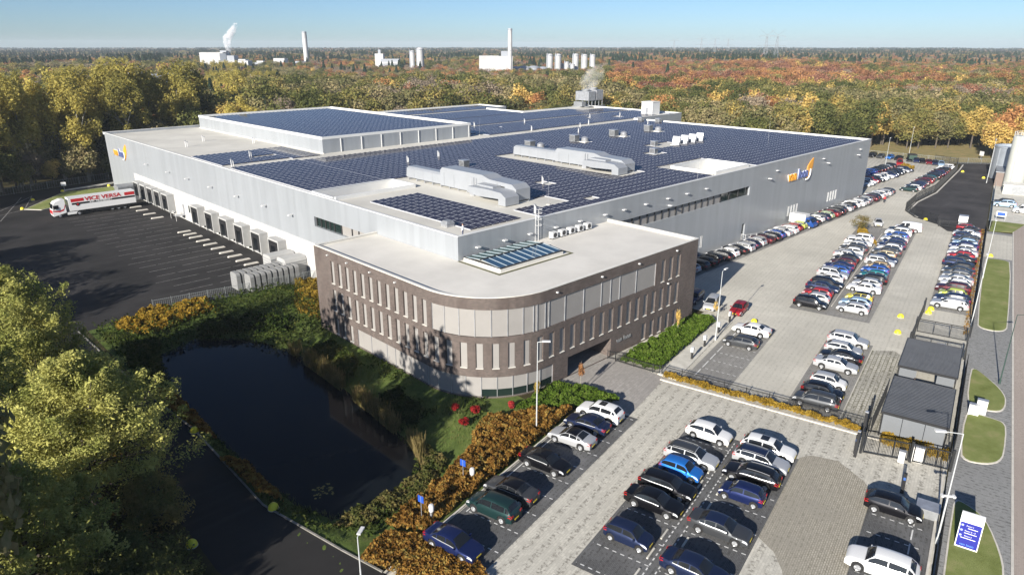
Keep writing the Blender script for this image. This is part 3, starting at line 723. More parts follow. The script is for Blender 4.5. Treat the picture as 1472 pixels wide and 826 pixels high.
# back and far walls
bw = MB()
for a, c in (((179.4, 61), (179.4, 131)), ((179.4, 131), (205.5, 131)), ((205.5, 131), (205.5, 172)), ((205.5, 172), (171, 172)), ((171, 172), (171, 190)), ((171, 190), (180.5, 190)), ((180.5, 190), (180.5, 205)), ((180.5, 205), (115, 205)), ((115, 205), (50, 203.5))):
    bw.quad((*a, 0), (*c, 0), (*c, HP), (*a, HP))
HC(bw.build('back_wall', m_cladL))
# roof deck in rectangular pieces round the light wells
rects = [(50, 61, 179.4, 131), (50, 131, 205.5, 172), (50, 172, 171, 190), (50, 190, 180.5, 205)]
holes = [(51.2, 91.0, 65.8, 97.4), (111.5, 63.4, 123.6, 72.2)]
xs = sorted(set([x for r in rects + holes for x in (r[0], r[2])])); ys = sorted(set([y for r in rects + holes for y in (r[1], r[3])]))
inR = lambda x, y: any(r[0] < x < r[2] and r[1] < y < r[3] for r in rects)
inH = lambda x, y: any(r[0] < x < r[2] and r[1] < y < r[3] for r in holes)
rf = MB(); par = MB(); cop = MB()
for i in range(len(xs) - 1):
    for j in range(len(ys) - 1):
        xa, xb, ya, yb = xs[i], xs[i + 1], ys[j], ys[j + 1]; cx, cy2 = (xa + xb) / 2, (ya + yb) / 2
        if not inR(cx, cy2) or inH(cx, cy2): continue
        rf.quad((xa, ya, HZ), (xb, ya, HZ), (xb, yb, HZ), (xa, yb, HZ))
        for (nx_, ny_, p, q_) in ((-1, 0, (xa, ya), (xa, yb)), (1, 0, (xb, ya), (xb, yb)), (0, -1, (xa, ya), (xb, ya)), (0, 1, (xa, yb), (xb, yb))):
            tx, ty = cx + nx_ * ((xb - xa) / 2 + 0.05), cy2 + ny_ * ((yb - ya) / 2 + 0.05)
            if inR(tx, ty) and not inH(tx, ty): continue
            hole_ = inH(tx, ty); w_ = 0.35
            if nx_:
                x_in = p[0] - nx_ * w_
                cop.b2(min(x_in, p[0] + nx_ * .04), ya, HP - .06, max(x_in, p[0] + nx_ * .04), yb, HP + .02); par.b2(min(x_in, p[0] - nx_ * .01), ya + .01, HZ, max(x_in, p[0] - nx_ * .01), yb - .01, HP - .06)
            else:
                y_in = p[1] - ny_ * w_
                cop.b2(xa, min(y_in, p[1] + ny_ * .04), HP - .06, xb, max(y_in, p[1] + ny_ * .04), HP + .025); par.b2(xa + .01, min(y_in, p[1] - ny_ * .01), HZ, xb - .01, max(y_in, p[1] - ny_ * .01), HP - .06)
HC(rf.build('roof', m_hroof)); HC(par.build('parapet', m_para)); HC(cop.build('coping', m_para))
for (x0, y0, x1, y1), zb in zip(holes, (10.4, 11.2)):
    q = MB()
    q.quad((x0, y0, zb), (x1, y0, zb), (x1, y1, zb), (x0, y1, zb), 1)
    q.quad((x0, y1, zb), (x1, y1, zb), (x1, y1, HP - .07), (x0, y1, HP - .07)); q.quad((x1, y0, zb), (x0, y0, zb), (x0, y0, HP - .07), (x1, y0, HP - .07))
    q.quad((x0, y0, zb), (x0, y1, zb), (x0, y1, HP - .07), (x0, y0, HP - .07)); q.quad((x1, y1, zb), (x1, y0, zb), (x1, y0, HP - .07), (x1, y1, HP - .07))
    HC(q.build('light_well', [m_para, m_hroof]))
# high bay block with its own roof and downpipes
HB = (73.8, 134.3, 115.2, 202.0, 16.9)
q = MB(); x0, y0, x1, y1, z1 = HB
q.quad((x0, y0, HZ), (x1, y0, HZ), (x1, y0, z1), (x0, y0, z1)); q.quad((x0, y1, HZ), (x0, y0, HZ), (x0, y0, z1), (x0, y1, z1)); q.quad((x1, y0, HZ), (x1, y1, HZ), (x1, y1, z1), (x1, y0, z1)); q.quad((x1, y1, HZ), (x0, y1, HZ), (x0, y1, z1), (x1, y1, z1))
hb = HC(q.build('high_bay', m_cladL))
q = MB(); q.quad((x0 + .3, y0 + .3, z1 - .5), (x1 - .3, y0 + .3, z1 - .5), (x1 - .3, y1 - .3, z1 - .5), (x0 + .3, y1 - .3, z1 - .5)); child(q.build('high_bay_roof', m_hroof), hb)
q = MB()
q.b2(x0 - .04, y0 - .04, z1 - .5, x0 + .4, y1 + .04, z1 + .03); q.b2(x1 - .4, y0 - .04, z1 - .5, x1 + .04, y1 + .04, z1 + .03); q.b2(x0 + .4, y0 - .04, z1 - .5, x1 - .4, y0 + .4, z1 + .03); q.b2(x0 + .4, y1 - .4, z1 - .5, x1 - .4, y1 + .04, z1 + .03)
child(q.build('high_bay_coping', m_para), hb)
for i in range(8):
    q = MB(); x = x0 + 5.2 * (i + 1) - 0.9
    q.b2(x, y0 - .16, HZ, x + .16, y0 - .03, z1 - .55); child(q.build('downpipe', m_white), hb)
q = MB(); q.b2(x0 - .25, y0 - .5, HZ, x0, y1, HZ + .18); child(q.build('flashing', m_cop), hb)
# wall lamps and cameras
for u_ in (53, 57.5, 62, 67, 72, 77.5, 82, 87.5, 93.5, 99, 105, 131, 152.5, 173): 
    q = MB(); q.b2(u_ - .3, 60.55, 12.1, u_ + .3, 60.97, 12.25); HC(q.build('wall_lamp', m_white))
for u_ in (94, 128, 155, 172):
    q = MB(); q.b2(u_ - .25, 60.3, 10.9, u_ + .25, 60.97, 11.05); HC(q.build('wall_lamp', m_white))
for v_ in (172, 158, 147, 135, 123, 112, 102.5):
    q = MB(); q.b2(49.2, v_ - .1, 9.6, 49.97, v_ + .1, 9.72); q.b2(49.1, v_ - .25, 9.5, 49.4, v_ + .25, 9.62); HC(q.build('wall_lamp', m_white))
# logos: 'van loon' lettering with a leaf-like orange swoosh
m_org = M('orange_sign', (0.80, 0.36, 0.035), 0.4); m_blu = M('blue_letters', (0.10, 0.13, 0.30), 0.4); m_wht = M('white_sign', (0.85, 0.85, 0.83), 0.4)
def logo(place, rz, w, label, blue, bold=0.0):
    t = empty('logo_sign', place, rz, label, 'sign', 'logo signs on the hall walls')
    def put(me, x, z, y=-0.15): 
        o = link('lettering', me, t, (x, y, z)); o.rotation_euler = (PI / 2, 0, 0); return o
    put(text_mesh('van', 2.9 * w, 0.10, m_org, 0.92, 0.02), -2.75 * w, 0); put(text_mesh('van', 2.9 * w, 0.04, m_wht, 0.92, 0.075), -2.75 * w, 0, -0.03)
    put(text_mesh('loon', 2.9 * w, 0.10, blue, 0.86, 0.02), 2.1 * w, 0); put(text_mesh('loon', 2.9 * w, 0.04, m_wht, 0.86, 0.075), 2.1 * w, 0, -0.03)
    q = MB(); pts = []                                 # leaf shape standing on the end of the word, leaning to the upper right
    for k in range(21):
        f = k / 20; pts.append((4.35 + 2.0 * f + 0.85 * math.sin(PI * f), -1.55 + 4.3 * f))
    for k in range(19, 0, -1):
        f = k / 20; pts.append((4.35 + 2.0 * f - 1.55 * math.sin(PI * f ** 1.5), -1.55 + 4.3 * f))
    pts = [(x * w, z * w) for x, z in pts]
    q.profile(pts, 0.03, -0.10, lambda x, y, z: (y, x, z)); q.build('swoosh', m_org, t)
    q = MB(); ring = []
    for k in range(17):
        a = -1.9 + 2.3 * k / 16; ring.append(((3.75 + 1.35 * math.cos(a)) * w, -0.30, (0.05 + 1.45 * math.sin(a)) * w))
    q.path(ring, 0.13 * w, 6); q.build('ring', m_wht, t)
    return t
logo((141.0, 61.0, 10.1), 0, 1.02, 'orange and white lettered logo sign with an orange swoosh high on the long hall wall', m_blu)
logo((50.0, 193.0, 9.9), -PI / 2, 0.95, 'yellow and blue lettered logo sign at the far corner above the loading docks', m_blu)
# ================================================================== SOLAR PANELS
m_pan = panel_mat('solar_cells')
PU, PVv, TL = 1.13, 1.72, R(6)
def panel_quads(u, v, z):
    """one tilted module: low edge towards the sun; top, high side and two ends"""
    ca, sa = math.cos(TL) * PU, math.sin(TL) * PU
    a, b, c, d = (u, v, z + .10), (u + ca, v, z + .10 + sa), (u + ca, v + PVv, z + .10 + sa), (u, v + PVv, z + .10)
    return [[a, b, c, d], [(u + ca, v, z), (u + ca, v + PVv, z), c, b], [(u, v + PVv, z), (u, v, z), a, d], [(u, v, z), (u + ca, v, z), b, a], [(u + ca, v + PVv, z), (u, v + PVv, z), d, c]]
UVQ = [[(0, 0), (1, 0), (1, 1), (0, 1)]] + [[(0.5, 0.5)] * 4, [(0.01, 0.01)] * 4, [(0.5, 0.5)] * 4, [(0.5, 0.5)] * 4]
fields = [(54.3, 63.7, 63.3, 86.6, HZ), (65.8, 62.6, 178.6, 130.2, HZ), (51.8, 98.6, 65.8, 150.5, HZ), (65.8, 130.6, 73.0, 150.5, HZ), (116.8, 133.2, 204.6, 170.8, HZ), (116.8, 170.8, 169.6, 189.0, HZ), (116.8, 191.2, 179.2, 203.6, HZ), (75.2, 135.8, 113.8, 200.6, 16.42)]
FANS = [(112.0, 108.8), (127.4, 109.0), (142.6, 109.0), (157.8, 109.2)]
excl = [(65.3, 67.5, 72.6, 99.4), (69.0, 66.0, 75.5, 71.0), (96.6, 72.5, 104.0, 105.2), (109.6, 62, 125.4, 74.2), (195, 130, 203, 142), (116, 132, 121, 139), (78, 64.5, 80.5, 66.8), (180, 138.8, 184, 141), (157, 130.8, 161, 133), (50, 97.6, 66, 99.2), (60, 138.2, 66, 140.2), (132, 89, 142, 93.5), (122, 84.2, 126.5, 86.6), (82, 77, 85, 79.4), (132.5, 131, 137, 134), (133.8, 143, 136, 145), (172, 143, 174.5, 144.6), (192, 163, 206, 172)]
excl += [(x - 2.0, y - 2.6, x + 1.8, y + 2.6) for x, y in FANS]
spots = []
for (u0, v0, u1, v1, z) in fields:
    u = u0
    while u + PU < u1:
        v = v0
        while v + PVv < v1:
            cu, cv = u + .5, v + .8
            walkway = abs(cv - 131.7) < 1.2 or (z < 15 and abs(cu - 92.2) < 0.7 and cv > 63 and 0) or (z < 15 and abs(cv - 151.8) < 0.9 and cu > 116)
            if not walkway and not any(e[0] < cu < e[2] and e[1] < cv < e[3] for e in excl): spots.append((u, v, z))
            v += PVv + 0.02
        u += 1.25
spots.sort(key=lambda s: s[0] ** 2 + s[1] ** 2)
q = MB(); q.uv = []
for a, uvs in zip(panel_quads(-PU / 2, -PVv / 2, 0), UVQ): q.add(a, [(0, 1, 2, 3)]); q.uv.extend(uvs)
pme = q.mesh('solar_panel', m_pan)
first = True
for (u, v, z) in spots[:300]:
    front = u < 64 and v < 88
    o = link('solar_panel', pme, None, (u + PU / 2, v + PVv / 2, z))
    tag(o, 'dark blue solar panel in the small front array at the office end' if front else 'dark blue solar panel at the near edge of the main roof array', 'solar panel', 'solar panels of the front array' if front else 'solar panels at the near edge of the main array')
allq = np.array([panel_quads(*s) for s in spots[300:]], dtype=np.float32).reshape(-1, 4, 3)
me = fast_quads('solar_panels', allq, m_pan)
uvl = me.uv_layers.new(name='UVMap'); uvl.data.foreach_set('uv', np.tile(np.array(UVQ, dtype=np.float32).reshape(-1), len(spots) - 300))
o = link('solar_panels', me); tag(o, 'thousands of dark blue solar panels in rows over the hall roof', 'solar panels', kind='stuff')

# ================================================================== ROOF PLANT
m_duct = M('white_duct', (0.30, 0.315, 0.335), 0.38, 0.1, var=0.05, vscale=0.5)
m_vent = M('grey_louvre', (0.26, 0.27, 0.28), 0.5, 0.3, var=0.2, vscale=2)
def air_unit(name_lab, U, V, L1, L2, H):
    """long white duct, tall plant housing and a lower return duct; +y runs away from the viewer"""
    t = empty('air_handling_unit', (U, V, HZ), 0, name_lab, 'air unit')
    pl = lambda x, y, z: (x, y, z)
    b = MB(); pr = [(0.3, 0.4), (2.6, 0.4), (2.6, 1.9), (2.2, 2.2), (0.7, 2.2), (0.3, 1.9)]
    b.profile([(p[0], p[1]) for p in pr], L2, L2 + L1, lambda x, y, z: (y, x, z)); b.box((1.45, L2 + L1 + .25, 1.2), (1.9, .5, 1.5), 0, 0, 0.85); b.build('supply_duct', m_duct, t)
    b = MB(); sh = [(1.5, .5), (1.5, 0.9), (L2 - .9, 0.45), (L2, .9), (L2, H - .5), (L2 - .5, H), (L2 * .45, H), (L2 * .3, H - .9), (3.2, H - .95), (2.2, H - 1.5), (1.5, H - 1.9)]
    # outline in (y,z), swept over the width
    b.profile([(6.2, .35), (L2, .35), (L2, H - .5), (L2 - .5, H), (L2 * .42, H), (L2 * .33, H - .45), (.9, H - .6), (0, H - 1.2), (0, .2), (1.5, .2), (1.5, H - 1.6), (6.2, H - 1.6)], 0.0, 2.9, lambda x, y, z: (x, y, z)); b.build('plant_housing', m_duct, t)
    b = MB(); b.profile([(-0.6, .1), (0.9, .1), (0.9, .95), (5.6, .75), (7.6, 1.0), (7.6, 1.9), (4.4, 2.0), (2.6, 2.0), (.4, 1.9), (-0.6, 1.3)], -2.7, -0.02, lambda x, y, z: (x, y, z)); b.build('return_duct', m_duct, t)
    b = MB(); b.b2(-0.02 - 1.6, 3.2, 1.98, -0.02, 6.8, 2.25); b.build('return_elbow', m_duct, t)
    b = MB()
    for y in (4, 7.2, L2 - 3.5, L2 - 1): b.b2(-0.03, y - .02, .4, -0.012, y + .02, H - .75)
    for y in np.arange(L2 + 2.5, L2 + L1, 2.5): b.b2(.285, y - .02, .4, .30, y + .02, 1.9)
    b.build('panel_seam', m_vent, t)
    b = MB(); b.b2(-0.12, 6.9, .2, -0.02, 7.8, 1.6); b.tube((-.5, 8.6, 0), (-.5, 8.6, 2.8), .05); b.tube((-.5, 9.2, 0), (-.5, 9.2, 2.8), .05); b.b2(-.8, 8.4, 0, -.3, 9.4, .6); b.build('pipework', m_galv, t)
    b = MB()
    for y in np.arange(0, L2 + L1, 2.2): b.b2(0.1, y, 0, 2.7, y + .15, .36)
    b.build('support', m_galv, t)
    b = MB(); b.b2(-0.018, 2.4, H - 1.58, -0.004, 3.6, H - 1.1); b.build('dark_opening', m_frame, t)
    return t
air_unit('white air handling unit with ducts right behind the small front solar array', 69.0, 70.6, 9.6, 17.6, 3.25)
air_unit('white air handling unit with ducts farther back in the middle of the solar field', 100.4, 74.8, 11.8, 17.0, 2.9)
fanlab = ['first pair member']
def box_vent(x, y, z, w, h, lab, grp, cat='roof vent', mat=None, cap=True):
    t = empty('roof_vent', (x, y, z), 0, lab, cat, grp)
    b = MB(); b.b2(-w / 2, -w / 2, 0.05, w / 2, w / 2, h); b.build('casing', mat or m_vent, t)
    b = MB(); b.b2(-w / 2 - .1, -w / 2 - .1, h, w / 2 + .1, w / 2 + .1, h + .1); b.b2(-w / 2 - .2, -w / 2 - .2, 0, w / 2 + .2, w / 2 + .2, .05); b.build('cap', m_galv, t)
    b = MB()
    for k in range(4):
        zz = .25 + k * (h - .3) / 4; b.b2(-w / 2 - .02, -w / 2 + .1, zz, -w / 2 - .005, w / 2 - .1, zz + .1); b.b2(-w / 2 + .1, -w / 2 - .02, zz, w / 2 - .1, -w / 2 - .005, zz + .1)
    b.build('louvre', m_frame, t)
    return t
place = ['nearest the two air units', 'second out from the air units', 'third out from the air units', 'farthest out towards the wood']
for i, (x, y) in enumerate(FANS):
    box_vent(x, y + 1.35, HZ, 1.7, 1.5, 'grey louvred box vent of the roof vent pair ' + place[i], 'box vents on the hall roof')
    t = empty('roof_fan', (x + .7, y - 1.35, HZ), 0, 'round topped grey fan of the roof vent pair ' + place[i], 'roof fan', 'round roof fans on the hall roof')
    b = MB(); b.lathe([(0, 1.35), (.5, 1.3), (.85, 1.0), (.85, .35), (.7, .2), (.7, 0)], n=14); b.build('cowl', m_galv, t, 0.8)
    b = MB(); b.b2(-.9, -.9, 0, .9, .9, .12); b.build('base_plate', m_cop, t)
box_vent(84.2, 100.2, HZ, 1.4, 1.3, 'grey louvred box vent just behind the nearer white air unit', None)
box_vent(134.3, 92.2, HZ, 1.2, 1.1, 'small box vent beside the angled cowls on the solar field', None, mat=m_galv)
box_vent(124.4, 85.4, HZ, 1.3, 1.1, 'small pale box vent in front of the angled cowls', None, mat=m_galv)
box_vent(176.5, 126.6, HZ, 1.4, 1.2, 'box vent near the far roof edge, set closer to the white tower', None, mat=m_galv)
box_vent(177.0, 120.6, HZ, 1.4, 1.2, 'box vent near the far roof edge, set closer to the logo wall', None, mat=m_galv)
cl = ['nearest of the slanted silver cowls on the solar field', 'second of the slanted silver cowls on the solar field', 'third of the slanted silver cowls on the solar field', 'farthest of the slanted silver cowls on the solar field']
for i in range(4):
    t = empty('exhaust_cowl', (140.0 + i * 3.2, 90.0 - i * .1, HZ), 0.3, cl[i], 'cowl', 'slanted cowls on the hall roof')
    b = MB(); b.profile([(-.7, .0), (.7, 0), (.7, .5), (1.2, 1.3), (-.2, 1.9), (-.7, .6)], -.8, .8, lambda x, y, z: (y, x, z)); b.build('hood', m_galv, t)
    b = MB(); b.b2(-1.1, -1.1, 0, 1.1, 1.1, .1); b.build('base_plate', m_cop, t)
t = empty('cooling_tower', (207.0, 172.5, HZ), 0, 'steaming cooling tower unit of two grey boxes on a frame at the far roof edge', 'cooling tower')
b = MB(); b.b2(-4.2, -3.2, 2.4, -.3, 3.2, 5.6); b.b2(.3, -3.2, 2.4, 4.2, 3.2, 6.0); b.build('casing', m_galv, t)
b = MB()
for x in (-4, -2, 0, 2, 4):
    for y in (-3, 0, 3): b.b2(x - .12, y - .12, 0, x + .12, y + .12, 2.4)
b.b2(-5, -4, .2, 5, 4, .4); b.b2(-6.5, -2, .4, -4.4, 2, 2.0); b.build('frame', m_vent, t)
b = MB()
for x in (-2.2, 2.2): b.lathe([(1.4, 0), (1.5, .7)], (x, 0, 5.6 if x < 0 else 6.0), 14)
b.build('fan_ring', m_vent, t)
t = empty('stair_tower', (197.8, 138.2, HZ), 0, 'plain white box tower standing on the far end of the hall roof', 'roof tower')
b = MB(); b.b2(-2.1, -2.2, 0, 2.1, 2.2, 4.0); b.build('casing', m_white, t); b = MB(); b.b2(-2.2, -2.3, 4.0, 2.2, 2.3, 4.15); b.build('coping', m_cop, t)
b = MB(); b.b2(-2.13, -.5, .1, -2.11, .5, 2.2); b.build('door', m_galv, t)
t = empty('roof_ladder', (63.2, 60.75, 11.0), 0, 'galvanised cage ladder rising from the office roof to the hall roof', 'ladder')
b = MB(); b.tube((-.3, 0, 0), (-.3, 0, 4.2), .035); b.tube((.3, 0, 0), (.3, 0, 4.2), .035); b.build('rail', m_white, t)
b = MB()
for z in np.arange(.3, 4.1, .3): b.tube((-.3, 0, z), (.3, 0, z), .02, n=5)
b.build('rung', m_white, t)
b = MB()
for z in (2.2, 3.0, 3.8, 4.3): b.path([(-.3, 0, z), (-.45, -.5, z), (0, -.8, z), (.45, -.5, z), (.3, 0, z)], .025, 5)
b.build('safety_cage', m_white, t)
# small pipes and poles, skylight patches
pl_spots = [(82.5, 78.2), (60.2, 140), (52.9, 131.7), (56.5, 165), (63, 172), (70, 160), (134.9, 132.2), (158.2, 131.8), (183.6, 140), (173, 143.7), (147, 147), (130, 150), (150, 128), (88, 113), (79.3, 111.6), (66.2, 64.1), (140, 120), (168, 118)]
desc = ['beside the near air unit', 'on the left array by the gap', 'at the dock side roof edge', 'on the bare roof near the docks', 'on the bare roof by the high block', 'on bare roof before the high block', 'on the walkway behind the fans', 'on the walkway near its middle', 'on the walkway near its far end', 'among the far panels beyond the walkway', 'in the field beyond the walkway', 'just beyond the high block corner', 'in front of the walkway middle', 'between the air unit and the high block', 'at the panels below the high block', 'at the corner near the skylight', 'among panels behind the fan row', 'among panels before the white tower']
for (x, y), d_ in zip(pl_spots, desc):
    t = empty('vent_pipe', (x, y, HZ), 0, 'thin white vent pipes ' + d_, 'vent pipe', 'vent pipes on the hall roof')
    b = MB(); b.tube((0, 0, 0), (0, 0, 1.3), .09); b.tube((.5, .3, 0), (.5, .3, 1.0), .08); b.build('pipe', m_white, t)
    b = MB(); b.lathe([(0, .1), (.18, .05), (.18, -.05)], (0, 0, 1.35), 8); b.lathe([(0, .1), (.16, .05), (.16, -.05)], (.5, .3, 1.05), 8); b.build('cap', m_galv, t)
for (x, y), d_ in zip([(119.0, 135.2), (104, 62.2), (72, 67), (99.5, 126), (165, 80)], ['by the far corner of the high block', 'at the long wall parapet', 'beside the near air unit', 'in the middle of the field', 'towards the logo sign']):
    t = empty('lightning_rod', (x, y, HZ), 0, 'tall thin lightning rod ' + d_, 'lightning rod', 'lightning rods on the hall roof')
    b = MB(); b.tube((0, 0, 0), (0, 0, 4.2), .022, .012, 6); b.build('rod', m_galv, t)
    b = MB(); b.lathe([(.3, 0), (.3, .1), (0, .12)], n=8); b.build('foot', m_conc, t)
t = empty('roof_hatch', (51.9 + 1.6, 67.2, HZ), 0, 'small grey roof vent at the hall corner beside the front solar array', 'roof vent')
b = MB(); b.b2(-.6, -.6, 0, .6, .6, .4); b.build('upstand', m_galv, t); b = MB(); b.box((0, 0, .6), (1.4, 1.4, .4), 0, 0, .6); b.build('cap', m_vent, t)

# ================================================================== LOADING DOCKS
m_shel = M('grey_dock_shelter', (0.24, 0.24, 0.235), 0.75, var=0.1, vscale=1.0)
m_shel2 = M('pale_dock_shelter', (0.36, 0.36, 0.35), 0.7, var=0.08, vscale=1.0)
m_ddoor = M('dark_dock_opening', (0.018, 0.022, 0.028), 0.4)
def dock(v, lab):
    t = empty('dock_shelter', (49.9, v, 0), 0, lab, 'loading dock', 'loading docks along the white wall')
    b = MB(); d = 1.5
    b.b2(-d, 1.6, 0.9, 0, 1.85, 4.5); b.b2(-d, -1.85, 0.9, 0, -1.6, 4.5); b.b2(-d - .02, -1.87, 4.45, 0, 1.87, 4.75); b.build('shelter', m_shel2, t)
    b = MB(); b.b2(-.12, -1.59, 1.2, -.01, 1.59, 4.44); b.build('door', m_ddoor, t)
    b = MB(); b.b2(-d - .04, -1.58, 1.3, -d - .02, -.8, 4.43); b.b2(-d - .04, .8, 1.3, -d - .02, 1.58, 4.43); b.b2(-d - .04, -.79, 3.6, -d - .02, .79, 4.43); b.build('curtain', m_black, t)
    b = MB(); b.b2(-1.1, -1.2, .95, 0, 1.2, 1.18); b.build('leveller', m_galv, t)
    for s_ in (-1.5, 1.5):
        b = MB(); b.b2(-.45, s_ - .15, .45, 0, s_ + .15, .95); b.build('bumper', m_black, t)
    return t
dv = [178.8, 174.0, 169.2, 164.4, 159.5, 142.4, 135.2, 128.3, 121.5, 114.5, 107.7]
dl = ['open loading dock farthest down the wall behind the parked lorry', 'loading dock that the white lorry has backed up to', 'first loading dock on the near side of the lorry', 'second loading dock on the near side of the lorry', 'loading dock just before the yard office steps', 'first loading dock past the four small wall windows', 'second loading dock past the four small wall windows', 'third loading dock past the four small wall windows', 'third last loading dock towards the covered grey crates', 'second last loading dock towards the covered grey crates', 'last loading dock next to the covered grey crates']
for v, l in zip(dv, dl): dock(v, l)
for i in range(4):
    q = MB(); v = 149.4 - i * 1.05; q.b2(49.86, v - .33, 2.0, 49.90, v + .33, 3.5); HC(q.build('dock_window', m_glass))
q = MB(); q.b2(49.86, 152.2, 1.1, 49.90, 153.2, 3.3); HC(q.build('dock_door', m_galv))
t = empty('dock_steps', (49.5, 153.6, 0), 0, 'galvanised steps with railings between the two groups of loading docks', 'steps')
b = MB()
for i in range(5): b.b2(-1.6, 1.6 - .32 * i, .2 * (i + 1) - .05, -.2, 1.3 - .32 * i + .3, .2 * (i + 1))
b.b2(-1.6, -1.4, 1.0, 0.3, 0.3, 1.06); b.build('tread', m_galv, t)
b = MB(); b.path([(-1.6, 1.7, .1), (-1.6, 1.7, 1.1), (-1.6, .2, 2.0), (-1.6, -1.4, 2.0), (-1.6, -1.4, 0)], .04); b.path([(-.2, 1.7, .1), (-.2, 1.7, 1.1), (-.2, .2, 2.0)], .04); b.build('handrail', m_white, t)
gl_ = [(45.8, 140.8), (45.9, 127.9), (45.9, 124.3), (45.9, 120.6), (46.0, 117.2), (46.0, 113.8), (46.1, 110.7), (45.9, 131.4), (45.9, 135.0), (45.9, 138.0), (46.0, 167.0), (46.0, 162.0), (46.0, 157.0), (46, 171.6)]
for i, (x, y) in enumerate(gl_):
    o = MB(); o.box((0, 0, .10), (2.6, .55, .2), 0, 0, .85); ob = o.build('wheel_guide', m_conc2, None, None, (x, y + 1.2, 0.0)); tag(ob, 'low pale concrete wheel guide on the yard in front of the docks', 'wheel guide', 'wheel guides in front of the docks')
# covered stacks of grey metal crate frames by the fence
def hood(x, y, w, d, h, rz, mat, lab, grp=None, r=.45, nm='roll_container', cat='crate'):
    t = empty(nm, (x, y, 0), rz, lab, cat, grp)
    prof = [(-w / 2, .12), (w / 2, .12), (w / 2, h - r), (w / 2 - r * .35, h - r * .25), (w / 2 - r, h), (-w / 2 + r, h), (-w / 2 + r * .35, h - r * .25), (-w / 2, h - r)]
    b = MB(); b.profile(prof, -d / 2, d / 2, lambda x_, y_, z_: (x_, y_, z_)); b.build('cover', mat, t)
    b = MB()
    for z in np.arange(.5, h - .4, .45): b.b2(-d / 2 - .02, -w / 2 + .1, z, -d / 2 - .005, w / 2 - .1, z + .12)
    for z in np.arange(.5, h - .4, .45): b.b2(-d / 2 + .02, -w / 2 - .02, z, d / 2 - .02, -w / 2 - .006, z + .1)
    b.build('slat', m_vent, t)
    for sx_ in (-1, 1):
        b = MB(); b.tube((sx_ * d * .35, -w / 2 + .1, .09), (sx_ * d * .35, w / 2 - .1, .09), .09, n=8); b.build('wheel', m_black, t)
    return t
k_ = 0
od = ['first', 'second', 'third', 'fourth', 'fifth', 'sixth', 'seventh', 'eighth', 'ninth']
for i in range(9): hood(38.9 + i * .92, 101.0 + i * .02, 2.3, .62, 2.75, 0, m_shel, f'{od[i]} grey crate frame from the yard end in the row farther from the fence', 'grey crate frames beside the dock wall')
for i in range(9): hood(40.0 + i * .92, 98.6 + i * .02, 2.1, .62, 2.75, 0, m_shel, f'{od[i]} grey crate frame from the yard end in the row along the fence', 'grey crate frames beside the dock wall')
hood(47.6, 104.2, 2.9, 4.2, 3.4, 0, m_shel2, 'big pale round shouldered container standing behind its twin at the dock wall', 'large covered containers at the dock wall', .6)
hood(48.0, 100.6, 3.0, 3.6, 3.5, 0, m_shel2, 'big pale round shouldered container nearest the office corner', 'large covered containers at the dock wall', .6)
hood(47.4, 182.0, 3.2, 4.8, 3.9, 0, m_vent, 'dark grey container standing at the far end of the docks behind the lorry', None, .3)
# ================================================================== CARS
m_tyre = M('tyre', (0.015, 0.015, 0.015), 0.85); m_rim = M('alloy', (0.55, 0.56, 0.57), 0.35, 0.7)
m_trim = M('black_trim', (0.02, 0.02, 0.021), 0.6); m_cglass = M('car_glass', (0.012, 0.014, 0.017), 0.06)
m_head = M('headlamp', (0.75, 0.77, 0.80), 0.12, 0.2); m_tail = M('tail_lamp', (0.38, 0.012, 0.012), 0.25)
m_plate = M('number_plate', (0.75, 0.58, 0.04), 0.5)
PAINT = {}
_pc = {'black': (0.006, 0.006, 0.008), 'navy blue': (0.012, 0.020, 0.055), 'dark blue': (0.010, 0.018, 0.075), 'blue': (0.02, 0.075, 0.30), 'bright blue': (0.02, 0.16, 0.52),
       'white': (0.70, 0.70, 0.69), 'silver': (0.44, 0.45, 0.46), 'grey': (0.17, 0.175, 0.18), 'dark grey': (0.055, 0.058, 0.062), 'red': (0.30, 0.014, 0.02),
       'dark red': (0.16, 0.010, 0.016), 'maroon': (0.06, 0.010, 0.016), 'yellow': (0.58, 0.50, 0.05), 'lime green': (0.36, 0.42, 0.07), 'teal': (0.012, 0.15, 0.17), 'dark green': (0.012, 0.035, 0.035),
       'beige': (0.40, 0.34, 0.22), 'bronze': (0.26, 0.19, 0.10), 'cream': (0.66, 0.58, 0.36), 'pale blue': (0.30, 0.42, 0.55), 'pale green': (0.45, 0.55, 0.33), 'orange': (0.6, 0.16, 0.02)}
def paint(c):
    if c not in PAINT:
        metal = 0.0 if c in ('white', 'yellow', 'lime green', 'cream') else 0.35
        PAINT[c] = M('paint_' + c.replace(' ', '_'), _pc[c], 0.42, metal, coat=0.5, spec=0.15)
    return PAINT[c]
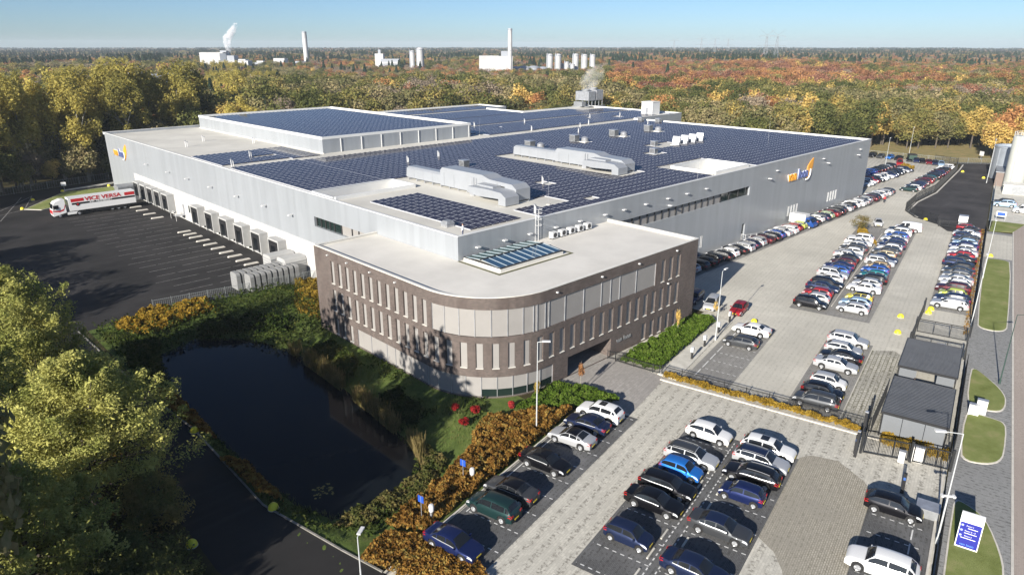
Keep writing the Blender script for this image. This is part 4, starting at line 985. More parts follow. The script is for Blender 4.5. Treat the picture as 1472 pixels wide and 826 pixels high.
TYPES = {  # L, W, H, wheelbase, wheel R, hood end x, roof front x, roof rear x, rear window base x, deck front z, belt z, rear deck z (x from centre, + = front)
    'hatchback': (4.15, 1.76, 1.48, 2.58, .31, 1.05, .38, -1.35, -1.93, .88, .98, 1.02), 'small hatchback': (3.62, 1.65, 1.50, 2.36, .29, 1.02, .42, -1.30, -1.72, .90, .99, 1.02),
    'estate': (4.72, 1.83, 1.48, 2.78, .33, 1.15, .42, -1.75, -2.25, .90, .98, 1.00), 'saloon': (4.70, 1.84, 1.45, 2.80, .33, 1.15, .38, -.95, -1.62, .90, .98, 1.04),
    'coupe': (4.55, 1.82, 1.38, 2.72, .33, 1.10, .30, -.75, -1.65, .86, .95, .98), 'suv': (4.62, 1.92, 1.68, 2.78, .37, 1.10, .48, -1.62, -2.14, 1.04, 1.13, 1.16),
    'people carrier': (4.45, 1.82, 1.64, 2.70, .33, 1.32, .55, -1.70, -2.10, .95, 1.03, 1.06), 'city car': (2.75, 1.60, 1.54, 1.87, .29, 1.02, .40, -.85, -1.25, .92, 1.0, 1.02),
    'van': (4.95, 1.96, 1.95, 3.05, .34, 1.72, 1.05, -2.32, -2.44, 1.02, 1.12, 1.2)}
NAMEOF = {'hatchback': 'hatchback', 'small hatchback': 'hatchback', 'estate': 'estate_car', 'saloon': 'saloon_car', 'coupe': 'coupe', 'suv': 'suv', 'people carrier': 'people_carrier', 'city car': 'city_car', 'van': 'van'}
def lerp(a, b, t): return a + (b - a) * t
def sm(x, a, b):
    t = min(1, max(0, (x - a) / (b - a))); return t * t * (3 - 2 * t)
class Body:
    def __init__(s, T):
        s.L, s.W, s.H, s.wb, s.R, s.xh, s.xf, s.xr, s.xb, s.zh, s.zb, s.zr = T
        s.ax = (s.wb / 2 + .02, -s.wb / 2 + .02); h = s.L / 2
        xs = list(np.linspace(-h, h, 35)) + [s.xh, s.xf, s.xr, s.xb, h - .05, -h + .05]
        for a in s.ax: xs += [a + (s.R + .07) * k for k in (-1.02, -.95, -.8, -.5, 0, .5, .8, .95, 1.02)]
        s.xs = sorted(set(round(x, 3) for x in xs if -h <= x <= h))
    def deck(s, x):
        h = s.L / 2
        z = lerp(s.zb, s.zh, sm(x, s.xh - .9, s.xh)) if x > 0 else lerp(s.zb, s.zr, sm(-x, .3, -s.xb))
        if x > s.xh: z = lerp(s.zh, s.zh - .17, ((x - s.xh) / (h - s.xh)) ** 1.6)
        if x > h - .28: z -= .20 * ((x - h + .28) / .28) ** 2
        if x < -h + .22: z -= .20 * ((-h + .22 - x) / .22) ** 2
        return z
    def roof(s, x):
        if x >= s.xh or x <= s.xb: return None
        d = s.deck(x)
        if x > s.xf: return lerp(s.H - .07, d, ((x - s.xf) / (s.xh - s.xf)) ** 1.08)
        if x < s.xr: return lerp(s.H - .09, d, ((s.xr - x) / (s.xr - s.xb)) ** 1.15)
        t = (x - s.xr) / (s.xf - s.xr); return s.H - .07 * (2 * t - 1) ** 2 - .02 * (1 - t)
    def w(s, x): return s.W / 2 * (1 - .17 * abs(2 * x / s.L) ** 5)
    def zbot(s, x):
        z = .20 + .06 * (abs(2 * x / s.L) ** 6)
        for a in s.ax:
            ra = s.R + .07
            if abs(x - a) < ra: z = max(z, s.R + math.sqrt(ra * ra - (x - a) ** 2) * .98)
        return z
    def sec(s, x):
        w, zb, zd = s.w(x), s.zbot(x), s.deck(x); zr = s.roof(x); c = 0 if zr is None else max(0, zr - zd)
        zlo = min(zb, zd - .14)
        p = [(.80 * w, zlo), (.965 * w, min(zlo + .06, zd - .11)), (w, max(lerp(.22, zd, .55), min(zlo + .10, zd - .10))), (.985 * w, zd - .07), (.925 * w, zd)]
        wr = .885 * w - .30 * c
        p += [(wr + .02, zd + c * .88 + .012), (wr * .84, zd + c * .975 + .025), (wr * .5, zd + c + .038), (0, zd + c + .045)]
        return p
def car_meshes(T):
    B = Body(T); n = 9; V = []; F = []; MI = []
    for x in B.xs:
        p = B.sec(x); V += [(x, y, z) for y, z in p] + [(x, -y, z) for y, z in p[-2::-1]]
    k = 2 * n - 1
    for i in range(len(B.xs) - 1):
        xm = (B.xs[i] + B.xs[i + 1]) / 2; cab = B.roof(xm) is not None
        for j in range(k - 1):
            F.append((i * k + j, (i + 1) * k + j, (i + 1) * k + j + 1, i * k + j + 1))
            jj = min(j, k - 2 - j)
            MI.append(1 if jj == 0 else (2 if (cab and jj >= 5 and B.xr - .05 < xm < B.xf + .05) else 0))
    F.append(tuple(range(k - 1, -1, -1))); MI.append(0); F.append(tuple((len(B.xs) - 1) * k + j for j in range(k))); MI.append(0)
    b = MB(); b.v = V; b.f = [list(f) for f in F]; b.m = MI
    # underbody and arch liners
    b.b2(-B.L / 2 + .15, -B.W / 2 + .30, .19, B.L / 2 - .15, B.W / 2 - .30, .62, 1)
    for a in B.ax:
        b.tube((a, -B.W / 2 + .07, B.R + .02), (a, B.W / 2 - .07, B.R + .02), B.R + .055, n=12, mi=1)
    # bumper inserts
    zf = .42; b.b2(B.L / 2 - .06, -B.W * .26, zf - .10, B.L / 2 + .012, B.W * .26, zf + .10, 1); b.b2(-B.L / 2 - .012, -B.W * .3, .28, -B.L / 2 + .06, B.W * .3, .40, 1)
    out = {'body': b.mesh('body', [m_trim] * 3, R(40))}
    def patch(xa, xb, fa, fb, side, off=.008, nx=6, base=None):
        """patch of the loft; f runs over section points (4 = shoulder, 5 = roof edge)"""
        q = MB(); P = []
        for i in range(nx + 1):
            x = lerp(xa, xb, i / nx); p = B.sec(x); row = []
            for f in (fa, fb):
                j = min(int(f), 7); t = f - j; y, z = lerp(p[j][0], p[j + 1][0], t), lerp(p[j][1], p[j + 1][1], t); row.append((x, side * (y + off), z + off * .4))
            P.append(row)
        for i in range(nx):
            a = (P[i][0], P[i + 1][0], P[i + 1][1], P[i][1]); q.quad(*(a if side < 0 else a[::-1]))
        return q
    def cross(xa, xb, off, inset=.93, nx=4):
        q = MB(); rows = []
        for i in range(nx + 1):
            x = lerp(xa, xb, i / nx); p = B.sec(x); h = [p[5], p[6], p[7], p[8]]
            half = [(y * inset, z) for y, z in h]; rows.append([(x + off[0], y, z + off[1]) for y, z in half] + [(x + off[0], -y, z + off[1]) for y, z in half[-2::-1]])
        for i in range(nx):
            for j in range(6): q.quad(rows[i][j], rows[i][j + 1], rows[i + 1][j + 1], rows[i + 1][j])
        return q
    dxf = B.xh - B.xf; dxr = B.xr - B.xb
    out['windscreen'] = cross(B.xh - .08 * dxf, B.xf + .06 * dxf, (.006, .012)).mesh('windscreen', m_cglass, 4)
    out['rear_window'] = cross(B.xr - .10 * dxr, B.xb + .22 * dxr, (-.006, .012), .88).mesh('rear_window', m_cglass, 4)
    xa, xb = B.xh - .42 * dxf, B.xb + .42 * dxr; mid = lerp(xa, xb, .44); q2 = xb + .36
    for side, nm in ((1, 'side_window'), (-1, 'side_window_b')):
        q = MB()
        segs = [(xa, mid + .04), (mid - .04, q2 + .05 if B.L > 4.3 else xb)] + ([(q2 - .03, xb)] if B.L > 4.3 else [])
        if B.L == 4.95: segs = [(xa, xa - .85), (xa - 1.0, xa - 1.75)]
        if B.L < 3: segs = [(xa, xb)]
        for s0, s1 in segs:
            p = patch(s0, s1, 4.12, 4.93, side); q.add(p.v, p.f)
        out[nm] = q.mesh('side_window', m_cglass, 4)
    q = MB()
    for side in (1, -1):
        p = patch(xa + .05, xb - .03, 3.90, 4.10, side, .012, 8); q.add(p.v, p.f)
    out['window_trim'] = q.mesh('window_trim', m_rim)
    h = B.L / 2
    for side, nm in ((1, ''), (-1, '_b')):
        q = patch(h - .06, h - .44, 2.55, 3.75, side, .012, 5); p2 = patch(h - .04, h - .22, 1.9, 2.7, side, .012, 3); out['headlight' + nm] = q.mesh('headlight', m_head, 4)
        q = patch(-h + .05, -h + .30, 2.45, 3.95, side, .012, 4); y0 = B.w(-h) * .62; zt = B.deck(-h + .1)
        q.b2(-h - .014, side * y0, zt - .22, -h + .03, side * B.w(-h) * .97, zt - .02); out['taillight' + nm] = q.mesh('taillight', m_tail, None)
        q = MB(); p = B.sec(B.xh - .45 * dxf); q.box((B.xh - .42 * dxf, side * (p[4][0] + .12), p[4][1] + .09), (.13, .20, .13), 0, 0, .8); out['mirror' + nm] = q.mesh('mirror', m_trim)
    for nm, sg in (('number_plate', 1), ('number_plate_b', -1)):
        q = MB(); q.b2(sg * h - .02, -.26, .44, sg * h + .02 * 1, .26, .55); out[nm] = q.mesh('number_plate', m_plate)
    q = MB(); r = B.R; q.lathe([(r * .60, -.11), (r * .92, -.105), (r, -.07), (r, .07), (r * .92, .105), (r * .60, .11)], n=20, axis='y'); q.lathe([(r * .6, .09), (0.0, .09)], n=12, axis='y'); q.lathe([(0.0, -.09), (r * .6, -.09)], n=12, axis='y'); out['wheel'] = q.mesh('wheel', m_tyre, R(40))
    q = MB(); q.lathe([(r * .66, .10), (r * .62, .113), (r * .55, .10)], n=20, axis='y'); q.lathe([(r * .16, .10), (r * .12, .115), (0, .118)], n=10, axis='y')
    for i in range(6):
        a = 2 * PI * i / 6; q.tube((r * .1 * math.cos(a), .102, r * .1 * math.sin(a)), (r * .6 * math.cos(a), .104, r * .6 * math.sin(a)), .045, .035, 5)
    q.lathe([(r * .58, .094), (0, .094)], n=16, axis='y'); out['rim'] = q.mesh('rim', m_rim, R(40))
    q = MB(); q.b2(B.xf - 1.15, -.42, B.H + .012, B.xf - .45, .42, B.H + .04); out['sunroof'] = q.mesh('sunroof', m_cglass)
    q = MB()
    for side in (-1, 1):
        pts = [(lerp(B.xf - .1, B.xr + .15, i / 6), side * B.W * .335, B.roof(lerp(B.xf - .1, B.xr + .15, i / 6)) + .05) for i in range(7)]; q.path(pts, .022, 5)
    out['roof_rail'] = q.mesh('roof_rail', m_rim)
    return B, out
CM = {k: car_meshes(v) for k, v in TYPES.items()}
def add_part(name, me, parent, mat=None, loc=None, rz=None):
    o = link(name, me, parent, loc, rz)
    if mat is not None:
        o.material_slots[0].link = 'OBJECT'; o.material_slots[0].material = mat
    return o
def make_car(kind, colour, x, y, rz, label, group, detail=2, roof=None, rails=False, sunroof=False, name=None):
    B, ms = CM[kind]
    t = empty(name or NAMEOF[kind], (x, y, 0.02), rz, label, 'van' if kind == 'van' else 'car', group)
    bo = link('body', ms['body'], t)
    for i, m_ in enumerate((paint(colour), m_trim, paint(roof or colour))):
        bo.material_slots[i].link = 'OBJECT'; bo.material_slots[i].material = m_
    link('windscreen', ms['windscreen'], t); link('rear_window', ms['rear_window'], t)
    link('side_window', ms['side_window'], t); link('side_window', ms['side_window_b'], t)
    for k in ('headlight', 'taillight'):
        link(k, ms[k], t); link(k, ms[k + '_b'], t)
    for a in B.ax:
        for sd_ in (1, -1):
            wo = link('wheel', ms['wheel'], t, (a, sd_ * (B.W / 2 - .13), B.R), 0 if sd_ > 0 else PI)
            link('rim', ms['rim'], wo)
    if detail > 1:
        add_part('mirror', ms['mirror'], t, paint(colour)); add_part('mirror', ms['mirror_b'], t, paint(colour))
        link('number_plate', ms['number_plate'], t); link('number_plate', ms['number_plate_b'], t)
    if detail > 1 and kind in ('saloon', 'estate', 'suv', 'coupe'): link('window_trim', ms['window_trim'], t)
    if rails: link('roof_rail', ms['roof_rail'], t)
    if sunroof: link('sunroof', ms['sunroof'], t)
    return t
ORD = ['first', 'second', 'third', 'fourth', 'fifth', 'sixth', 'seventh', 'eighth', 'ninth', 'tenth', 'eleventh', 'twelfth', 'thirteenth', 'fourteenth', 'fifteenth', 'sixteenth', 'seventeenth', 'eighteenth', 'nineteenth', 'twentieth']
ORD += ['twenty-' + o for o in ORD[:9]] + ['thirtieth'] + ['thirty-' + o for o in ORD[:9]]
def row(specs, posf, where, group, detail=1, end='nearest the viewer'):
    """specs: (kind, colour, stall, facing, opts); labelled by look and by neighbours"""
    desc = [f'{s[1]} {s[0]}' for s in specs]
    for i, s_ in enumerate(specs):
        kind, colour, k, fac = s_[:4]; op = s_[4] if len(s_) > 4 else {}
        x, y, rz = posf(k, fac)
        if desc.count(desc[i]) == 1: lab = f'{desc[i]} {where}'
        else:
            pv_ = desc[i - 1] if i else None; nx_ = desc[i + 1] if i + 1 < len(desc) else None
            same = [j for j in range(len(desc)) if desc[j] == desc[i] and (desc[j - 1] if j else None) == pv_ and (desc[j + 1] if j + 1 < len(desc) else None) == nx_]
            if pv_ is None: lab = f'{desc[i]} at the near end {where}'
            elif nx_ is None: lab = f'{desc[i]} at the far end {where}'
            elif len(same) == 1: lab = f'{desc[i]} between {pv_} and {nx_} {where}'
            else: lab = f'{desc[i]}, {ORD[i]} car along {where}'
        if len(lab.split()) > 16: lab = f'{desc[i]}, {ORD[i]} car along {where}'
        make_car(kind, colour, x + rng.normal(0, .05), y + rng.normal(0, .08), rz + rng.normal(0, .012), lab, group, detail, op.get('roof'), op.get('rails', False), op.get('sun', False))
H_, SH, E_, SA, CO, SU, MP, CC = 'hatchback', 'small hatchback', 'estate', 'saloon', 'coupe', 'suv', 'people carrier', 'city car'
def lotpos(s0, t0, pitch=2.57):
    def f(k, fac):
        x, y = S(s0 + pitch * k + .88, t0); return x, y, LA + PI / 2 * fac       # fac +1: nose to +t, -1: nose to -t
    return f
# visitor car park
row([(SA, 'dark blue', 0.0, -1), (MP, 'dark green', 1.95, 1), (SA, 'dark grey', 3.0, 1, {'roof': 'black'}), (SA, 'black', 4.95, -1), (CO, 'silver', 6.85, 1, {'roof': 'black'}), (CO, 'navy blue', 8.02, 1), (SU, 'white', 9.0, 1, {'sun': True})],
    lotpos(31.2, 27.25), 'in the row along the orange hedge', 'cars along the orange hedge', 2)
row([(SH, 'navy blue', 0.08, -1), (SA, 'black', 2.0, -1), (E_, 'black', 3.0, -1), (SH, 'bright blue', 4.14, -1), (E_, 'silver', 5.1, -1, {'roof': 'dark grey', 'rails': True}), (H_, 'white', 6.98, -1)],  # dark roof of the silver estate paints in its sky reflection
    lotpos(39.0, 16.95), 'in the visitors\' centre row nearer the hedge', 'cars in the visitors\' centre rows', 2)
row([(SA, 'navy blue', -0.1, -1), (SA, 'dark grey', 1.95, -1, {'roof': 'navy blue'}), (SH, 'dark blue', 4.0, 1), (E_, 'black', 5.15, 1, {'rails': True}), (E_, 'silver', 6.2, -1, {'roof': 'navy blue', 'rails': True}), (E_, 'white', 7.15, -1, {'sun': True})],  # navy roofs paint in the blue sky these cars reflect
    lotpos(39.0, 11.6), 'in the visitors\' centre row nearer the gate', 'cars in the visitors\' centre rows', 2)
row([(SU, 'white', 0.0, 1), (H_, 'black', 3.1, -1)], lotpos(46.5, 1.0), 'in the visitor bays by the street fence', 'cars by the street fence', 2)
# main car park, nearest rows
row([(MP, 'dark grey', 0, 1), (H_, 'black', 1, -1), (SH, 'white', 2.1, -1, {'roof': 'silver'}), (SA, 'silver', 4.02, -1), (SA, 'black', 5.0, 1), (H_, 'silver', 6.0, -1), (SU, 'silver', 7.15, -1)],
    lotpos(69.2, 9.95), 'in the short row beside the bike sheds', 'cars beside the bike sheds', 2)
row([(H_, 'dark grey', 0, 1), (SA, 'white', 1.83, 1)], lotpos(79.75, 21.1), 'in the bays beside the office hedge', 'cars beside the office hedge', 2)
row([(H_, 'red', 0, 0), (MP, 'silver', 1, 0), (E_, 'dark blue', 2, 0)], lambda k, f: [(85.2, 42.6, LA + PI), (84.3, 46.2, LA + PI + .08), (84.8, 49.6, LA + PI)][k], 'parked nose on to the office hedge corner', 'cars at the office corner', 2)
# middle double row
row([(MP, 'black', 0, -1), (H_, 'silver', 1, 1), (H_, 'red', 2, 1), (SA, 'navy blue', 3.2, -1), (E_, 'black', 4.2, -1), (H_, 'white', 5.2, 1), (SU, 'silver', 6.2, -1), (H_, 'blue', 7.2, 1), (SA, 'dark blue', 8.2, 1), (H_, 'maroon', 9.2, 1), (H_, 'black', 10.2, 1), (SA, 'silver', 11.2, -1), (H_, 'white', 12.2, 1), (E_, 'dark grey', 13.2, 1), (H_, 'silver', 14.2, 1), (E_, 'white', 15.2, -1), (SU, 'white', 16.3, 1)],
    lotpos(99.0, 17.0), 'in the middle double row, hall side', 'cars in the middle double row, hall side')
row([(H_, 'silver', 0, 1), (H_, 'pale blue', 1, 1), (SH, 'yellow', 2, 1, {'roof': 'black'}), (SA, 'white', 4, 1), (H_, 'silver', 5, 1), (E_, 'black', 6, 1), (H_, 'teal', 7, 1), (H_, 'blue', 8.2, 1), (SH, 'bronze', 9.2, 1), (SU, 'silver', 10.2, -1), (SA, 'navy blue', 11.2, -1), (SH, 'beige', 12.2, 1), (E_, 'dark grey', 13.2, 1), (H_, 'white', 14.2, 1), (E_, 'navy blue', 15.2, 1), (H_, 'dark blue', 16.2, 1), (SA, 'silver', 17.2, 1), (H_, 'blue', 18.3, 1), (SU, 'white', 19.4, 1), (SA, 'black', 20.5, 1)],
    lotpos(100.2, 11.7), 'in the middle double row, fence side', 'cars in the middle double row, fence side')
x, y = S(155.8, 10.6); make_car('van', 'white', x, y, LA + PI / 2, 'white delivery van at the far end of the middle double row', 'vans in the car park')
x, y = S(157.2, 16.2); make_car('city car', 'silver', x, y, LA + PI + .2, 'tiny silver two seater beside the yellow planting bed', None)
# row along the street fence
row([(E_, 'silver', 0, 1), (E_, 'navy blue', 1, 1), (SH, 'lime green', 2, 1), (SU, 'maroon', 3, 1), (H_, 'white', 4, 1), (SA, 'silver', 5, 1), (H_, 'grey', 6, 1), (SA, 'dark grey', 7, 1), (H_, 'black', 8, 1), (E_, 'navy blue', 9, -1), (SA, 'black', 10, 1), (H_, 'red', 11, 1), (SA, 'silver', 12, 1), (H_, 'white', 13, 1), (SA, 'dark blue', 14, 1), (H_, 'pale blue', 15, 1), (E_, 'dark grey', 16, 1), (H_, 'navy blue', 17, -1), (SA, 'silver', 18, 1), (H_, 'black', 19, 1), (H_, 'dark red', 20, -1)],
    lotpos(109.9, .55, 2.6), 'in the row backing on to the street fence', 'cars along the street fence')
# long row along the hall wall
wr = [(E_, 'dark blue'), (SA, 'black'), (H_, 'silver'), (E_, 'dark grey'), (SA, 'black'), (H_, 'black'), (E_, 'black'), (H_, 'white'), (SA, 'black'), (E_, 'silver'), (H_, 'navy blue'), (H_, 'silver'), (SA, 'maroon'), (E_, 'black'), (H_, 'blue'), (SA, 'silver'), (E_, 'white'), (H_, 'red'), (SH, 'lime green')]
wr2 = [(SA, 'black'), (H_, 'white'), (E_, 'navy blue'), (H_, 'pale green'), (SA, 'dark red'), (E_, 'black'), (H_, 'dark grey'), (SA, 'silver'), (H_, 'black'), (H_, 'white'), (E_, 'white'), (SA, 'grey'), (H_, 'silver'), (E_, 'maroon'), (H_, 'black'), (SA, 'silver'), (H_, 'white'), (E_, 'silver'), (H_, 'dark grey')]
wall_specs = [(k, c, i, 1) for i, (k, c) in enumerate(wr)]
row(wall_specs, lambda k, f: (91.3 + 2.555 * k, 58.0, PI / 2), 'in the hall wall row, office end', 'cars along the hall wall')
row([(k, c, i, 1) for i, (k, c) in enumerate(wr2)], lambda k, f: (142.6 + 2.5 * k - (0.4 if k > 15 else 0), 58.1, PI / 2), 'in the hall wall row, logo end', 'cars along the hall wall')
# blocks of cars beyond the hall corner
far1 = [(H_, 'black'), (H_, 'navy blue'), (SA, 'white'), (E_, 'silver'), (H_, 'white'), (H_, 'red'), (SA, 'black'), (E_, 'white'), (H_, 'silver'), (SA, 'white'), (SA, 'dark blue'), (H_, 'dark grey'), (E_, 'black'), (H_, 'black'), (SA, 'silver'), (E_, 'navy blue')]
row([(k, c, i, -1) for i, (k, c) in enumerate(far1)], lambda k, f: (187.6 + 2.53 * k, 66.1, -PI / 2), 'in the front row beyond the hall corner', 'cars beyond the hall corner')
far2 = [(SA, 'navy blue'), (H_, 'black'), (H_, 'white'), (SA, 'maroon'), (H_, 'dark red'), (E_, 'dark blue'), (H_, 'blue'), (SA, 'blue'), (SU, 'blue'), (H_, 'dark blue'), (SU, 'black'), (E_, 'black'), (SU, 'dark grey'), (H_, 'silver'), (SU, 'black')]
row([(k, c, i, 1) for i, (k, c) in enumerate(far2)], lambda k, f: (192.0 + 2.55 * k, 71.4, PI / 2), 'in the second row beyond the hall corner', 'cars beyond the hall corner')
row([(SU, 'black', 0, 0), (H_, 'dark grey', 1, 0), (H_, 'bright blue', 2, 0), (SA, 'black', 3, 0)], lambda k, f: (247.5, 83.0 - 2.75 * k, PI), 'facing the viewer below the wood', 'cars below the wood')
make_car('van', 'red', 236.5, 71.0, PI + .3, 'small red van behind the second row beyond the hall corner', 'vans in the car park', 1)
row([(H_, 'dark green', 0, 1), (H_, 'white', 1, 1), (E_, 'navy blue', 2, 1), (H_, 'dark blue', 3, 1), (SA, 'dark grey', 4, -1), (H_, 'maroon', 5, 1), (E_, 'dark red', 6, 1), (SU, 'dark grey', 7, 1), (H_, 'teal', 8, 1), (E_, 'black', 9, -1), (H_, 'navy blue', 10, 1), (SA, 'black', 11, -1), (E_, 'dark blue', 12, 1), (SA, 'maroon', 13, 1), (SU, 'black', 14, 1), (H_, 'black', 15, -1), (SA, 'silver', 16, 1), (SU, 'white', 17, 1)],
    lambda k, f: (194.3 + 2.55 * k, 54.9 + .075 * 2.55 * k, PI / 2 + .08), 'along the depot fence', 'cars along the depot fence')
row([(E_, 'pale blue', 0, 0), (H_, 'navy blue', 1, 0), (SA, 'dark red', 2, 0), (H_, 'black', 3, 0), (SA, 'dark blue', 4, 0), (E_, 'black', 5, 0)], lambda k, f: (244.4 + .55 * k, 61.5 + 2.0 * k, PI + .35), 'in the curving end row by the wood', 'cars in the curving end row')
# blue pickup van with a white box among the wall row
t = empty('box_van', (139.2, 57.8, .02), -PI / 2, 'blue van with a high white box body parked in the hall wall row', 'van', 'vans in the car park')
b = MB(); b.b2(-2.6, -1.0, .8, .75, 1.0, 2.65); b.build('box_body', m_white, t)
b = MB(); b.profile([(.8, .45), (2.55, .45), (2.6, .95), (2.2, 1.25), (1.55, 2.05), (.8, 2.1)], -.95, .95, lambda x, y, z: (y, x, z)); b.build('cab', paint('blue'), t)
b = MB(); b.quad((2.215, -.8, 1.30), (2.215, .8, 1.30), (1.60, .8, 2.02), (1.60, -.8, 2.02)); b.build('windscreen', m_cglass, t)
b = MB()
for sy_ in (-.96, .96): b.b2(1.0, sy_ - .005, 1.3, 1.75, sy_ + .005, 1.85)
b.build('side_window', m_cglass, t); b = MB(); b.b2(-2.5, -.8, .4, 2.3, .8, .8); b.build('chassis', m_trim, t)
for x_ in (1.7, -1.7):
    for y_ in (-.85, .85):
        wo = link('wheel', CM['van'][1]['wheel'], t, (x_, y_, .34), 0 if y_ > 0 else PI); link('rim', CM['van'][1]['rim'], wo)
# ------------------------------------------------------------------ lorry at the docks
LOR = empty('articulated_lorry', (38.0, 173.9, .01), PI, 'white lorry with red and black stripes and VICE VERSA lettering at a dock', 'lorry')
m_lw = M('lorry_white', (0.78, 0.78, 0.77), 0.3, coat=.4); m_lr = M('lorry_red', (0.50, 0.02, 0.025), 0.35); m_lk = M('lorry_black', (0.015, 0.015, 0.017), 0.35); m_lroof = M('trailer_roof', (0.55, 0.56, 0.56), 0.6, var=.1, vscale=.6)
x0, x1, HW, Z0, Z1 = -8.3, 5.1, 1.27, 1.15, 4.0
b = MB(); b.b2(x0, -HW, Z0, x1, HW, Z1 - .03); b.b2(x0, -HW, Z1 - .03, x1, HW, Z1, 1); b.build('trailer', [m_lw, m_lroof], LOR)
for sg in (1, -1):
    y = sg * (HW + .012)
    def strip(xa, xb, za, zb, mat, nm, yy=y):
        q = MB(); q.b2(xa, yy - .008, za, xb, yy + .008, zb); q.build(nm, mat, LOR)
    strip(x1 - .5, x1 - 3.0, 3.05, 3.75, m_lr, 'red_stripe'); strip(x0 + .1, x0 + 2.2, 3.05, 3.75, m_lr, 'red_stripe')
    strip(x0 + .1, x0 + 3.6, 2.45, 2.85, m_lk, 'black_stripe'); strip(x1 - .6, x1 - 3.6, 2.45, 2.85, m_lk, 'black_stripe'); strip(x1 - 3.6, x0 + 3.6, 2.45, 2.85, m_lk, 'black_stripe')
    q = MB(); q.lathe([(0, .0), (.42, .0), (.42, .02), (0, .02)], (x1 - 1.7, y, 2.5), 20, axis='y'); q.build('round_emblem', m_lk, LOR)
    q = MB(); q.lathe([(0, -.01), (.2, -.01), (.2, .03), (0, .03)], (x1 - 1.7, y, 2.5), 14, axis='y'); q.build('emblem_centre', m_lr, LOR)
    o = link('lettering', text_mesh('VICE VERSA', 1.15, .012, m_lr, 1.22, .03), LOR, (-1.75, y + sg * .01, 3.4)); o.rotation_euler = (PI / 2, 0, 0 if sg < 0 else PI)
    o = link('lettering', text_mesh('INT. TRANSPORT', .44, .012, m_lw, 1.3, .012), LOR, (-1.2, y + sg * .022, 2.65)); o.rotation_euler = (PI / 2, 0, 0 if sg < 0 else PI)
    q = MB(); q.b2(x0 + 2, y - .02, .55, x1 - 4.6, y + .01, 1.1); q.build('side_guard', m_lk, LOR)
q = MB(); q.b2(x0 + .3, -.5, .85, x1 - 1, .5, 1.15); q.b2(1.0, -.45, .6, 8.0, .45, .95); q.build('chassis', m_lk, LOR)
b = MB(); b.profile([(5.75, 1.0), (8.25, .45), (8.35, 1.2), (8.25, 2.0), (8.02, 2.95), (7.6, 3.45), (6.4, 3.85), (5.75, 3.85)], -1.24, 1.24, lambda x, y, z: (y, x, z)); b.build('cab', m_lw, LOR)
b = MB(); b.quad((8.27, -1.1, 2.05), (8.27, 1.1, 2.05), (8.06, 1.1, 2.92), (8.06, -1.1, 2.92)); b.build('windscreen', m_cglass, LOR)
b = MB(); b.b2(8.18, -1.0, 3.0, 8.35, 1.0, 3.08); b.build('sun_visor', m_lk, LOR)
for sg in (-1, 1):
    q = MB(); q.b2(7.05, sg * 1.245 - .006, 2.0, 7.95, sg * 1.245 + .006, 2.8); q.build('side_window', m_cglass, LOR)
    q = MB(); q.add([(8.2, sg * 1.252, 1.75), (7.0, sg * 1.252, 1.55), (6.1, sg * 1.252, 1.9), (5.8, sg * 1.252, 2.9), (5.8, sg * 1.252, 2.3), (6.2, sg * 1.252, 1.5), (7.0, sg * 1.252, 1.25), (8.25, sg * 1.252, 1.5)], [(0, 1, 6, 7), (1, 2, 5, 6), (2, 3, 4, 5)]); q.build('red_swoosh', m_lr, LOR)
    q = MB(); q.b2(7.95, sg * 1.45 - .1, 1.95, 8.1, sg * 1.45 + .1, 2.75); q.build('mirror', m_lk, LOR)
    q = MB(); q.b2(8.28, sg * .95 - .22, .75, 8.38, sg * .95 + .22, .95); q.build('headlight', m_head, LOR)
    q = MB(); q.b2(3.4, sg * 1.1 - .12, .45, 5.6, sg * 1.1 + .12, 1.0); q.build('fuel_tank', m_lw, LOR)
q = MB(); q.b2(8.25, -1.1, .95, 8.37, 1.1, 1.7); q.build('grille', m_lr, LOR)
q = MB(); r = .5; q.lathe([(r * .55, -.15), (r, -.14), (r, .14), (r * .55, .15), (0, .12)], n=18, axis='y'); q.lathe([(0, -.12), (r * .55, -.15)], n=18, axis='y'); lw_ = q.mesh('wheel', m_tyre, R(40))
q = MB(); q.lathe([(r * .5, .14), (r * .45, .16), (.12, .13), (0, .16)], n=14, axis='y'); lrim = q.mesh('rim', m_rim, R(40))
for x_ in (7.1, 3.4, -3.2, -4.5, -5.8):
    for y_ in (-1.08, 1.08):
        wo = link('wheel', lw_, LOR, (x_, y_, .5), 0 if y_ > 0 else PI); link('rim', lrim, wo)
